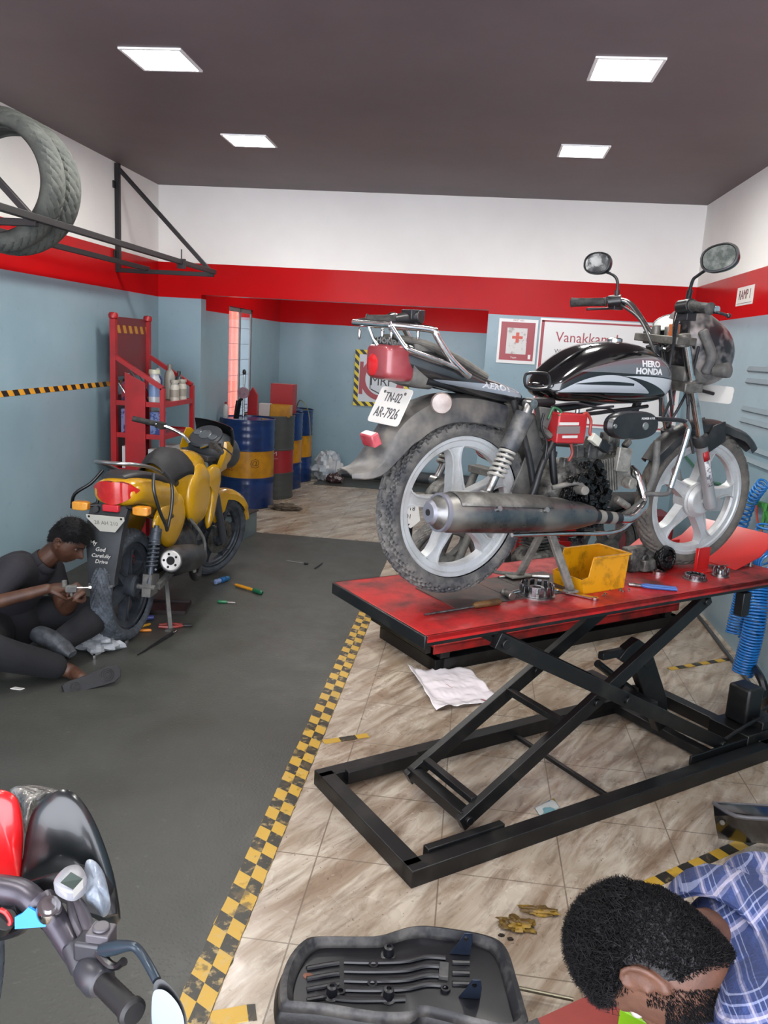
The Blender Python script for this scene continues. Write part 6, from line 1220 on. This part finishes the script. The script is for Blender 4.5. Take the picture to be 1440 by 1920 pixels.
g = G(); d = (footN-aN); d.z = 0; d = V((.80, .60, .25)).normalized(); c = A(172, 1276, 3.37); n_ = V((.55, -.62, .35)).normalized(); x_ = d.cross(n_).normalized()
out = [(-.13, .030), (-.10, .038), (-.03, .033), (.04, .042), (.09, .045), (.125, .030), (.135, 0), (.125, -.028), (.09, -.040), (.04, -.038), (-.03, -.032), (-.10, -.036), (-.13, -.028)]
g.loft([[c+d*a+x_*b*sc+n_*h for a, b in out] for h, sc in ((-.012, .97), (0, 1.02), (.010, 1.0))]); sl = g.out('slipper', mSlip, m1, xf=X1, bev=.003)
for (cx_, rr_) in ((.07, .030), (-.08, .024)):
    g = G()
    for q in (1, .72, .44): g.tube([c+d*(cx_+cos(a)*rr_*q)+x_*sin(a)*rr_*q+n_*.011 for a in [2*pi*i/16 for i in range(16)]], .0022, 5, 1, closed=True)
    g.out('sole_tread', mRub, sl, xf=X1)
g = G(); c = A(100, 1202, 3.50); body(g, [(-.12, -.035, .02, .025), (-.09, -.04, .04, .042), (0, -.04, .045, .045), (.08, -.04, .02, .042), (.12, -.035, -.005, .03)], 20, 2.4); o = g.out('shoe', mat('grey_shoe', '30343a', .6, col2='565b62', ns=25), m1, xf=M.Translation(c-off1) @ M.Rotation(rad(-12), 4, 'Z') @ M.Rotation(rad(14), 4, 'Y'))
e = empty('engine_part', wrN.lerp(wrF, .62)+V((.05, -.06, .03)), .3, 'small metal part with a chrome bolt held between the hands of the seated mechanic', 'engine part')
g = G(); g.box((0, 0, 0), (.05, .03, .03)); g.cyl((-.03, 0, .01), (-.03, 0, .04), .012, n=12); g.cyl((.0, 0, -.01), (.0, 0, -.035), .008, n=10); g.out('casting', mGreyD, e, bev=.003); g = G(); g.cyl((.02, 0, .005), (.085, 0, .005), .005, n=12); g.cyl((.08, 0, .005), (.09, 0, .005), .009, n=6); g.out('bolt', mChr, e)
# ---------------------------------------------------------------- the man in the plaid shirt, lower right
HT = 1.27; hc = dep(1228, 1795, HT); T_c = (CAMP-hc).normalized(); Rc = (CR-T_c*CR.dot(T_c)).normalized(); Uc = T_c.cross(Rc)
up = (-.95*Rc+.24*Uc-.10*T_c).normalized(); ear = (T_c*.86-Uc*.48-.08*Rc); ear = (ear-up*ear.dot(up)).normalized(); fdir = (up.cross(-ear)); rt = fdir.cross(up)
H2 = M(((rt.x, fdir.x, up.x, hc.x), (rt.y, fdir.y, up.y, hc.y), (rt.z, fdir.z, up.z, hc.z), (0, 0, 0, 1)))
pelv = V((1.02, 1.42, .40)); m2 = empty('person', V((1.0, 1.35, 0)), 0, 'person in blue plaid shirt bending down in the lower right corner', 'person'); X2 = M.Translation(-m2.location)
nb = dep(1352, 1775, 1.32); sF = dep(1430, 1690, 1.44); sN = dep(1455, 1925, 1.16); ch = dep(1500, 1810, 1.36); ws = dep(1700, 1790, 1.52)
elF2 = V((.52, 1.45, .36)); elN2 = V((.50, .86, .40)); wF2 = V((.34, 1.30, .27)); wN2 = V((.36, .98, .27))
SZ = 1.04
g = G(); head(g, H2, SZ); limb(g, [hc-up*.045-fdir*.024, nb, ch], [.050, .060, .10]); limb(g, [sF, elF2, wF2], [.055, .043, .028], k=3); limb(g, [sN, elN2, wN2], [.055, .043, .028], k=3)
hand(g, wF2, (-.3, -.5, -.15), (.1, .1, 1), -1, .5); hand(g, wN2, (-.3, .5, -.15), (.1, 0, 1), 1, .5)
kneA = V((.72, 1.10, .48)); kneB = V((.76, 1.66, .48)); ankA = V((1.0, 1.18, .08)); ankB = V((1.02, 1.62, .08))
limb(g, [ch, ws, pelv], [.12, .115, .13]); 
for hp, kn, an in ((pelv+V((0, -.12, 0)), kneA, ankA), (pelv+V((0, .12, 0)), kneB, ankB)): limb(g, [hp, kn, an, an+V((-.14, 0, -.04))], [.08, .052, .036, .03], k=3)
bake(g.out('body', mSk2, m2, xf=X2), .0042, 2)
LOWH = True
g = G(); hairshell(g, H2, SZ, .085, .30, 8, side=.3, seed=9)
hr = g.out('hair', mat('hair_base', '0e0d10', .6, col2='1f1d20', ns=60, bump=.6, bs=180), m2, xf=X2, ang=70)
g = G()
def top2(d):
    k = d.z-hairline(d)
    if k < 0 or (abs(d.x) > .93 and -.3 < d.y < .2 and d.z < .28): return 0
    return 1.0 if d.z > .40 else (.55 if d.z > .2 else .42)
tufts(g, H2, SZ, 17000, top2, .015, .0009, 2.4, (0, -.15, 0), 6, .085)
def fade(d): k = d.z-hairline(d); return .22 if (-.10 < k < .35 and not (abs(d.x) > .93 and -.3 < d.y < .15 and d.z < .28)) else 0
tufts(g, H2, SZ, 5000, fade, .022, .0006, .4, (0, -.5, -.9), 8, .015)
g.out('hair_strands', mHair, hr, xf=X2, ang=80)
g = G()
def beard(d):
    if d.y < -.02 or d.z > .02 or d.z < -.97: return 0
    if d.z > -.72 and d.y > .62+.28*(d.z+.72): return 0
    return .5 if d.z < -.2 else (.35 if d.y < .35 and abs(d.x) > .8 else 0)
tufts(g, H2, SZ, 5200, beard, .014, .0007, .6, (0, .2, -.8), 12, .0)
g.out('beard', mHair, m2, xf=X2, ang=80)
for sy in (-1, 1):
    g = G(); g.ell(H2 @ V((sy*.031, .0725, .020)), .0118, nu=14, nv=10); g.out('eye', mat('eye_white2', 'cfc6c0', .2), m2, xf=X2)
# plaid shirt
mPl = mat('plaid_cloth', 'ffffff', .85); t = NT(mPl)
mp = t.N.new('ShaderNodeMapping'); mp.inputs['Rotation'].default_value = (rad(20), rad(35), rad(14)); t.L.new(t.tc.outputs['Object'], mp.inputs['Vector'])
wv = t.N.new('ShaderNodeSeparateXYZ'); t.L.new(mp.outputs[0], wv.inputs[0])
def band(c, per, off, w): return t.m('LESS_THAN', t.m('ABSOLUTE', t.m('SUBTRACT', t.m('FRACT', t.m('ADD', t.m('DIVIDE', c, per), off)), .5)), w)
cu, cv = wv.outputs[0], wv.outputs[2]
nz_ = t.noise(9, det=3); cu = t.m('ADD', cu, t.m('MULTIPLY', nz_, .012)); cv = t.m('ADD', cv, t.m('MULTIPLY', nz_, .010))
c = t.mix(t.mr(t.noise(300, det=1), .4, .6), '21366c', '293f79')
for cc, off in ((cu, 0), (cv, .3)):
    c = t.mix(t.m('MULTIPLY', band(cc, .046, off, .20), .45), c, '1d2c58'); c = t.mix(t.m('MULTIPLY', band(cc, .046, off+.5, .11), .42), c, '8f93b8')
    c = t.mix(t.m('MULTIPLY', band(cc, .046, off+.5, .035), .6), c, 'c2bccd'); c = t.mix(t.m('MULTIPLY', band(cc, .046, off+.22, .022), .5), c, 'a4add0'); c = t.mix(t.m('MULTIPLY', band(cc, .046, off+.05, .015), .5), c, 'a9b2d0')
t.out(c); t.bump(t.noise(13, det=4, dist=.4), .55, .03)
g = G(); limb(g, [nb+(ch-nb)*.25, ch, ws, pelv], [.10, .155, .15, .155], 26); limb(g, [nb+(ch-nb)*.45, sF], [.10, .082]); limb(g, [nb+(ch-nb)*.45, sN], [.10, .082]); limb(g, [sF, sF.lerp(elF2, .55), elF2], [.085, .072, .064]); limb(g, [sN, sN.lerp(elN2, .55), elN2], [.085, .072, .064])
g.ell(ch.lerp(nb, .45)+V((0, .0, .02)), (.10, .16, .10)); s2 = bake(g.out('shirt', mPl, m2, xf=X2), .007, 4)
g = G(); rings = []; ax = (hc-up*.05-nb).normalized(); x_, y_ = perp(ax); x_ = (Uc-ax*Uc.dot(ax)).normalized(); y_ = ax.cross(x_); N_ = 40
for q, r, w in ((-.030, .108, 0), (.0, .094, 0), (.028, .086, 0), (.031, .090, 1), (.004, .101, 1), (-.030, .120, 1)):
    rings.append([nb-ax*.0+ax*q+(x_*cos(2*pi*i/N_)*1.0+y_*sin(2*pi*i/N_)*1.02)*r*(1+.03*noise.noise(V((i*.5, q*30, 2)))) for i in range(N_)])
g.loft(rings, False); g.out('collar', mPl, s2, xf=X2, solid=.0025, ang=60)
g = G()
for hp, kn, an in ((pelv+V((0, -.12, 0)), kneA, ankA), (pelv+V((0, .12, 0)), kneB, ankB)): limb(g, [hp, kn, an], [.12, .085, .06], k=3)
limb(g, [pelv+V((0, -.06, 0)), pelv+V((0, .06, 0))], [.15, .15]); bake(g.out('trousers', mPt, m2, xf=X2), .009, 3)
for an in (ankA, ankB): g = G(); body(g, [(-.16, -.08, -.02, .03), (-.1, -.08, .0, .045), (0, -.08, .03, .045), (.07, -.08, .02, .035)], 18, 2.4); g.out('shoe', mBlack, m2, xf=M.Translation(an+V((-.02, 0, 0))-m2.location))
# ================================================================ foreground: upside down seat
def top_(px, py, z=.135): return onz(px, py, z)
se = empty('saddle', (-.06, 1.70, 0), 0, 'black motorcycle seat lying upside down with its ribbed plastic base showing', 'seat'); SO = se.location.copy(); XS = M.Translation(-SO)
so = [(527, 1885), (529, 1840), (545, 1800), (570, 1772), (598, 1764), (700, 1764), (738, 1755), (765, 1747), (800, 1744), (862, 1752), (905, 1760), (935, 1772), (952, 1795), (966, 1840), (980, 1890), (985, 1925), (940, 1935), (800, 1900), (768, 1912), (700, 1912), (600, 1896), (545, 1892)]
SP = [top_(*p) for p in so]; near = [V((p.x, p.y, .135)) for p in SP]
pts = smoothpath(near, 3, True); cen = sum(pts, V((0, 0, 0)))/len(pts); cen.z = .135
mVin = mat('black_vinyl', '0c0d11', .5, col2='17181d', ns=9, bump=.15, bs=60); mPan = mat('seat_base_plastic', '15161c', .38, col2='3c3c44', ns=7, lo=.52, hi=.85, rvar=.25); mFoam = mat('dusty_vinyl', '26272c', .6, col2='75726e', ns=10, lo=.42, hi=.68)
def sc_(s, z): return [V((cen.x+(p.x-cen.x)*s, cen.y+(p.y-cen.y)*s, z)) for p in pts]
g = G(); g.loft([sc_(.72, .004), sc_(.90, .015), sc_(1.03, .06), sc_(1.05, .105), sc_(1.0, .140), sc_(.955, .143), sc_(.925, .128), sc_(.92, .115), sc_(.5, .112), sc_(.05, .112)]); g.out('cushion', mVin, se, xf=XS, ang=70)
g = G(); g.loft([sc_(1.012, .128), sc_(1.0, .146), sc_(.955, .150), sc_(.915, .134), sc_(.905, .122)], False); g.out('folded_cover_edge', mFoam, se, xf=XS, solid=.002, ang=60)
bx_ = lambda u, v: V((-.30+.50*u, 1.60+.26*v, 0))+V((0, .0, 0))
U_ = lambda px, py: top_(px, py, .125)
g = G(); g.loft([sc_(.93, .116), sc_(.93, .122), sc_(.88, .124), sc_(.05, .124)]); g.out('base_pan', mPan, se, xf=XS, ang=50)
for i, py in enumerate((1801, 1818, 1836, 1853, 1872)):
    g = G(); P = [top_(645, py+1, .127), top_(700, py+2, .128), top_(760, py, .128), top_(800, py-8, .128), top_(835, py-6, .127)]
    if i == 4: P = [top_(590, py-8, .127)]+P[:3]
    g.tube(P, .0085, 8, 5, flat=.6); g.out('rib', mPan, se, xf=XS)
for i in range(4):
    g = G(); y = 1808+i*20; g.tube([top_(575, y+8, .127), top_(620, y, .127), top_(636, y-2, .127)], .006, 8, 3); g.out('rib', mPan, se, xf=XS)
for i in range(3): g = G(); y = 1805+i*20; g.tube([top_(848, y, .126), top_(880, y+1, .126)], .007, 8, 2); g.out('rib', mPan, se, xf=XS)
for (px, py) in ((728, 1795), (622, 1870), (728, 1875)):
    c = top_(px, py, .12); g = G(); g.lathe([(0, .02), (.008, .02), (.010, .014), (.034, .012), (.036, .006), (.030, .005), (.03, .001)], c, (0, -.1, 1), 18); g.out('peg', mPan, se, xf=XS, ang=50)
for (px, py) in ((700, 1812), (698, 1848), (835, 1857), (638, 1862)):
    c = top_(px, py, .124); g = G(); g.lathe([(0, .012), (.008, .012), (.008, .007), (0, .007)], c, (0, 0, 1), 16, closed=True); g.out('socket', mPan, se, xf=XS)
c = top_(832, 1823, .125); g = G(); g.box(c, (.024, .05, .02)); bk = g.out('buckle', mDust, se, xf=XS, bev=.002)
for (a, b) in (((862, 1790), (878, 1750)), ((880, 1872), (893, 1838))):
    A1 = top_(*a, .125); B1 = top_(*b, .19); g = G(); d = B1-A1; w_ = V((1, .1, 0))
    g.loft([[A1+w_*s*.024+V((0, t_, 0)), ] if 0 else [A1+w_*(-.026)+V((0, q, 0)), A1+w_*.026+V((0, q, 0)), A1+d*.6+w_*.020+V((0, q, 0)), B1+w_*.010+V((0, q, 0)), B1-w_*.010+V((0, q, 0)), A1+d*.6-w_*.014+V((0, q, 0))] for q in (0, .004)]); o = g.out('bracket', mat('bracket_blue_black', '2a3548', .35, .3), se, xf=XS, bev=.001)
    g = G(); c = A1+d*.75; g.cyl(c+V((0, -.002, 0)), c+V((0, .006, 0)), .006, n=12); g.out('rivet', mChr, o, xf=XS)
c = top_(578, 1830, .125); g = G(); g.ell(c, (.014, .010, .003), nu=12, nv=6); g.out('rust_patch', mat('rust', '8a5a45', .8), se, xf=XS)
# thin rod, red board, boxes
g = G(); g.tube([onz(970, 1852, .03), onz(1075, 1874, .03)], .0055, 10, 1); tag(g.out('metal_rod', mat('brass_rod', '8a8472', .35, .8)), 'thin brass coloured rod on the tiles between the seat and the red platform', 'rod')
zr = .20; P_ = [onz(982, 1922, zr), onz(1131, 1853, zr), onz(1131, 1853, zr)+V((.40, -.02, 0)), onz(982, 1922, zr)+V((.52, -.42, 0)), onz(982, 1922, zr)+V((.05, -.42, 0))]
rb = empty('red_platform', (P_[0].x, P_[0].y, 0), 0, 'low red platform with dark corner plate under the man in plaid', 'platform'); XR_ = M.Translation(-rb.location)
g = G(); g.prism(P_, lambda *p: V(p), lambda *p: V(p)+V((0, 0, -.012))); g.out('platform_top', mat('matte_red', '9c2a1e', .5, col2='8a2218', ns=4), rb, xf=XR_)
g = G(); g.prism([P_[0].lerp(cen2, .06) for cen2 in [P_[0]]]+[p for p in P_[1:]], lambda *p: V((p[0], p[1], 0)), lambda *p: V((p[0]*.98+.02, p[1], zr-.013))); g.out('platform_base', mLB, rb, xf=XR_)
g = G(); a = P_[0]; b = P_[0].lerp(P_[1], .16); g.prism([a+V((0, 0, 0)), b, b+V((.02, -.06, 0)), a+V((.02, -.09, 0))], lambda *p: V(p)+V((0, 0, .0005)), lambda *p: V(p)+V((0, 0, .003))); g.out('corner_plate', mat('dark_label', '2b2b2c', .5, col2='6a6862', ns=60, lo=.6, hi=.63), rb, xf=XR_)
c = onz(1215, 1925, zr+.03); e = empty('green_box', (c.x, c.y, zr), rad(-28), 'lime green carton with dark print on the red platform in front of the bending man', 'box'); g = G(); g.box((0, 0, .035), (.11, .075, .07)); bxo = g.out('carton', mat('lime_green', '8fd41a', .35, coat=.3), e, bev=.002)
text('carton_text', 'OIL SEAL', .022, frame((.0, .01, .0706), (1, 0, 0), (0, 1, 0)), mat('dark_green', '17380c', .5), bxo); text('carton_text', 'KIT', .014, frame((0, -.0380, .04), (1, 0, 0), (0, 0, 1)), mat('dark_green2', '17380c', .5), bxo)
g = G(); g.box((.02, .022, .0708), (.05, .02, .0008)); g.out('carton_label', mWhite, bxo)
c = onz(1350, 1935, zr); crumple('pink_cloth', V((c.x, c.y, zr)), .06, .045, .03, mat('pink', 'd45aa8', .6, col2='e8c8e0', ns=14, lo=.55, hi=.62), 'bright pink and white bundle on the red platform below the plaid shirt', 'cloth', .4, 31)
# black body part at the right edge
bp = empty('body_panel', onz(1400, 1570, 0), 0, 'black glossy motorcycle body panel lying at the right edge on the tiles', 'panel'); XB = M.Translation(-bp.location)
mGB = mat('gloss_black_panel', '131316', .2, coat=.5, col2='45434a', ns=7, lo=.6, hi=.8)
z = .14; g = G(); Q = lambda px, py, z: onz(px, py, z)
R_ = [[Q(1338, 1506, .16), Q(1380, 1512, .18), Q(1440, 1514, .20), Q(1520, 1518, .20)], [Q(1340, 1530, .15), Q(1376, 1528, .185), Q(1440, 1530, .21), Q(1520, 1530, .21)], [Q(1342, 1550, .10), Q(1385, 1545, .12), Q(1440, 1545, .14), Q(1520, 1545, .14)], [Q(1346, 1568, .03), Q(1390, 1575, .02), Q(1440, 1578, .02), Q(1520, 1580, .02)]]
g.loft([[p for p in r] for r in R_], False, False); g.out('panel_shell', mGB, bp, xf=XB, solid=.008, ang=25, bev=.001)
g = G(); g.tube([Q(1338, 1506, .165), Q(1380, 1530, .19), Q(1450, 1536, .205)], .007, 8, 3); g.tube([Q(1340, 1506, .165), Q(1440, 1511, .205), Q(1520, 1514, .205)], .006, 8, 2); g.out('panel_edge', mat('edge_grey', '6a686c', .35), bp, xf=XB)
g = G(); c = Q(1356, 1540, .13); g.cyl(c+V((-.006, -.01, 0)), c, .009, n=12); g.out('panel_screw', mSteel, bp, xf=XB)
# ================================================================ red and black motorcycle in the lower left corner
fb = empty('motorcycle', (-.55, .9, 0), 0, 'red and black motorcycle with digital display cut off by the lower left corner', 'motorcycle'); XF = M.Translation(-fb.location)
def dm(px, py, t): return dep(px, py, t*1.2)
def puff(g, out, t, H, back=.03, rings=7, tc=None, kx=2.0):
    P = smoothpath([dm(*p, t) if len(p) == 2 else dm(*p) for p in out], 4, True); c = sum(P, V((0, 0, 0)))/len(P); c = c if tc is None else V(tc); n = (CAMP-c).normalized()*.75+V((0, 0, .65)); n.normalize()
    R = [[c+(p-c)*.96-n*back for p in P]]
    for k in range(rings): s = cos(pi/2*k/(rings-.4)); h = sin(pi/2*k/(rings-.4)); R.append([c+(p-c)*s+n*H*h for p in P])
    g.loft(R); return n
mGlossB = mat('gloss_black', '14181a', .28, coat=.25); mGlossR = mat('gloss_red', 'e8151b', .3, coat=.3)
g = G(); puff(g, [(48, 1566), (62, 1520), (95, 1490), (125, 1482), (152, 1500), (180, 1545), (205, 1610), (219, 1665), (226, 1722), (210, 1728), (180, 1715), (140, 1690), (90, 1668), (50, 1658), (38, 1640), (44, 1600)], .92, .03, .02); g.out('front_cowl', mGlossB, fb, xf=XF, ang=60)
g = G(); puff(g, [(-70, 1500), (-10, 1484), (22, 1490), (38, 1512), (44, 1560), (42, 1610), (38, 1645), (28, 1652), (-5, 1632), (-80, 1612)], .92, .035, .02); g.out('red_cowl', mGlossR, fb, xf=XF, ang=60)
mLensC = mat('clear_lens', 'b9b9b4', .12, .5, col2='7e7f7c', ns=40, lo=.45, hi=.6, bump=.5, bs=90)
g = G(); puff(g, [(18, 1484, 1.0), (55, 1476, 1.03), (100, 1483, 1.03), (118, 1492, 1.02), (92, 1510, 1.0), (65, 1532, .98), (50, 1560, .95), (44, 1550, .95), (38, 1514, .98)], 1.0, .03, .01); g.out('lamp_lens', mLensC, fb, xf=XF, ang=60)
g = G(); puff(g, [(100, 1655, .80), (120, 1628, .82), (148, 1622, .83), (163, 1645, .81), (160, 1662, .80), (140, 1676, .79), (118, 1672, .79)], .81, .008, .02, 5); ds = g.out('display_housing', mat('pale_grey_plastic', 'a3a4aa', .3), fb, xf=XF, ang=50)
g = G(); n = (CAMP-dm(130, 1650, .85)).normalized(); cs = [dm(113, 1655, .795)+n*.012, dm(133, 1635, .805)+n*.012, dm(155, 1648, .805)+n*.012, dm(137, 1668, .79)+n*.012]; g.prism(cs, lambda *p: V(p), lambda *p: V(p)+n*.004); g.out('display_screen', mat('lcd', '4e5a55', .15), ds, xf=XF)
g = G(); g.prism([cs[3]+n*.0, cs[2], cs[2]-V((0, 0, .012)), cs[3]-V((0, 0, .012))], lambda *p: V(p), lambda *p: V(p)+n*.008); g.out('display_edge', mWhite, ds, xf=XF)
mBag = mat('protective_film', '8c97a5', .25, col2='b9c2cc', ns=22, lo=.4, hi=.65, bump=.8, bs=30)
g = G(); puff(g, [(158, 1628, .84), (164, 1612, .84), (180, 1616, .84), (196, 1640, .84), (205, 1678, .83), (207, 1702, .83), (194, 1714, .82), (183, 1702, .82), (172, 1690, .82), (162, 1682, .82), (158, 1665, .83)], .83, .012, .012, 5); fl_ = g.out('film_wrap', mBag, fb, xf=XF, ang=40)
g = G(); g.loft([[dm(152, 1620, .88), dm(190, 1628, .9), dm(215, 1665, .9), dm(222, 1715, .87)], [dm(40, 1655, .87), dm(120, 1690, .87), dm(150, 1705, .88), dm(200, 1722, .88)]], False, False); g.out('inner_panel', mBlack, fb, xf=XF, solid=.01)
# fork crown, handlebar, controls
mHB = mat('satin_grey_casting', '5b5760', .35, .6)
g = G(); g.tube([dm(-60, 1660, .84), dm(30, 1672, .83), dm(62, 1690, .82), dm(82, 1712, .815)], [.017, .017, .0155, .0145], 14, 4); g.tube([dm(75, 1690, .82), dm(100, 1722, .81), dm(125, 1765, .795), dm(142, 1795, .785)], [.018, .0155, .0135, .0125], 14, 4); g.out('handlebar', mHB, fb, xf=XF, ang=60)
g = G(); c = dm(92, 1702, .80); n = (CAMP-c).normalized(); g.lathe([(-.03, .013), (.0, .015), (.004, .013), (.004, .008), (.008, .008), (.009, .001)], c, (n+V((0, 0, 1))).normalized(), 24); g.out('fork_cap', mChr, fb, xf=XF)
g = G(); a = dm(138, 1768, .79); b = dm(158, 1818, .775); g.cyl(a, b, .015, n=18); c2 = dm(172, 1775, .775); g.box(c2, (.035, .025, .025)); g.lathe([(0, .016), (.01, .019), (.03, .020), (.04, .014)], dm(160, 1812, .775), dm(255, 1905, .72)-dm(160, 1812, .775), 20); g.out('switch_housing', mat('dark_grey_switch', '34343a', .4), fb, xf=XF, bev=.004)
g = G(); a = dm(178, 1828, .765); b = dm(252, 1902, .715); L = (b-a).length; g.lathe([(0, .0135)]+[(L*.9*i/24, .0122+.0006*(i % 2)) for i in range(1, 25)]+[(L*.91, .0155), (L*.96, .0155), (L, .012), (L, .001)], a, b-a, 24); g.out('grip', mat('smooth_grip', '121214', .55), fb, xf=XF)
g = G(); c = dm(190, 1758, .775); g.box(c, (.028, .024, .024)); g.cyl(c+V((.0, 0, .012)), c+V((0, 0, .016)), .010, n=16); g.tube([c, dm(170, 1745, .79), dm(150, 1700, .82), dm(120, 1665, .84)], .0075, 8, 4); g.tube([c, dm(160, 1760, .79), dm(138, 1720, .81), dm(132, 1680, .83)], .006, 8, 4); g.out('brake_reservoir', mat('reservoir', '5a565c', .35), fb, xf=XF, bev=.003)
g = G(); g.tube([dm(185, 1785, .765), dm(205, 1808, .755), dm(220, 1812, .75), dm(232, 1803, .745)], [.006, .005, .004, .005], 8, 4); g.out('brake_lever', mBlack, fb, xf=XF)
g = G(); st = [dm(192, 1782, .765), dm(222, 1776, .755), dm(248, 1774, .745), dm(262, 1784, .74), dm(280, 1812, .725), dm(294, 1838, .715)]; g.tube(st, [.008, .008, .005, .005, .005, .005], 10, 4); ms = g.out('mirror_stem', mat('mirror_stem', '34424e', .3, .3), fb, xf=XF, ang=60)
mo = [(290, 1842), (300, 1836), (312, 1842), (330, 1862), (345, 1890), (352, 1925), (345, 1950), (300, 1960), (282, 1930), (283, 1895), (286, 1862)]
g = G(); puff(g, mo, .71, .002, .03, 3); mh = g.out('mirror_housing', mBlack, fb, xf=XF, ang=50)
mi = [(287, 1862), (300, 1855), (316, 1862), (335, 1885), (345, 1915), (340, 1945), (305, 1952), (288, 1930), (284, 1900)]
g = G(); puff(g, mi, .704, .0012, .004, 3); g.out('mirror_glass', mat('mirror_bright', '7e888f', .2, .9), mh, xf=XF, ang=50)
g = G(); c = dm(62, 1720, .80); mtb = frame(c, CR, CU); g.x = mtb; g.prism([(-.020, -.012), (.022, -.009), (.022, .004), (.006, .008), (-.004, .014), (-.012, .006), (-.020, .002)], lambda x, y: V((x, y, 0)), lambda x, y: V((x, y, .004))); tag(g.out('blue_tag', mat('bright_blue', '1590e0', .4), None), 'small bright blue cardboard tag on the handlebar of the red and black motorcycle', 'tag')
g = G(); g.tube([dm(-30, 1690, .85), dm(20, 1712, .83), dm(45, 1700, .82)], .012, 10, 4); g.tube([dm(40, 1660, .85), dm(50, 1690, .83), dm(60, 1705, .82), dm(40, 1740, .82), dm(-20, 1760, .84)], .007, 8, 4); g.box(dm(-25, 1725, .85), (.05, .04, .035)); g.cyl(dm(2, 1738, .82), dm(12, 1724, .80), .012, n=14); g.out('ignition_block', mBlack, fb, xf=XF, bev=.004)
g = G(); g.tube([dm(0, 1705, .80), dm(12, 1712, .80), dm(20, 1728, .80), dm(10, 1740, .80)], .003, 8, 4); g.out('red_cable', mRed, fb, xf=XF)
# the rest of that motorcycle, standing on its wheels
cx = -.98
for s in (-1, 1): g = G(); g.cyl((cx+.22+.08*s, .86, .86), (cx+.08*s, 1.18, .32), .02, n=14); g.out('fork', mSteel, fb, xf=XF)
T2 = M.Translation((cx, 1.18, .30)) @ M.Rotation(pi/2, 4, 'Z'); wl = alloy(fb, 'front_wheel', (0, 0, 0), .23, .055, 20, mBlack, .05, .1, xf=XF @ T2); tyre(wl, 'front_tyre', (0, 0, 0), .295, .09, .222, 40, mBT, xf=XF @ T2)
T3 = M.Translation((cx, -.20, .30)) @ M.Rotation(pi/2, 4, 'Z'); wl = alloy(fb, 'rear_wheel', (0, 0, 0), .23, .055, 20, mBlack, .05, .1, xf=XF @ T3); tyre(wl, 'rear_tyre', (0, 0, 0), .30, .11, .222, 40, mBT, xf=XF @ T3)
T4 = M.Translation((cx, 0, 0)) @ M.Rotation(pi/2, 4, 'Z')
g = G(); body(g, [(.20, .62, .80, .09), (.35, .60, .88, .13), (.55, .62, .90, .13), (.68, .68, .84, .07)], 28, 2.5); g.out('fuel_tank', mGlossR, fb, xf=XF @ T4, ang=50)
g = G(); body(g, [(-.45, .74, .84, .06), (-.2, .70, .80, .11), (.2, .66, .76, .11), (.28, .68, .76, .07)], 24, 2.5); g.out('seat', mVin, fb, xf=XF @ T4, ang=50)
g = G(); body(g, [(.12, .24, .50, .08), (.3, .20, .56, .12), (.5, .22, .52, .11), (.56, .3, .45, .06)], 24, 3); g.tube([(.78, 0, .92), (.5, 0, .66), (.1, 0, .62), (-.4, 0, .72)], .03, 10, 4); g.tube([(.76, 0, .85), (.6, 0, .4), (.3, 0, .2), (-.2, 0, .30)], .025, 10, 4); g.out('engine', mFrame, fb, xf=XF @ T4)
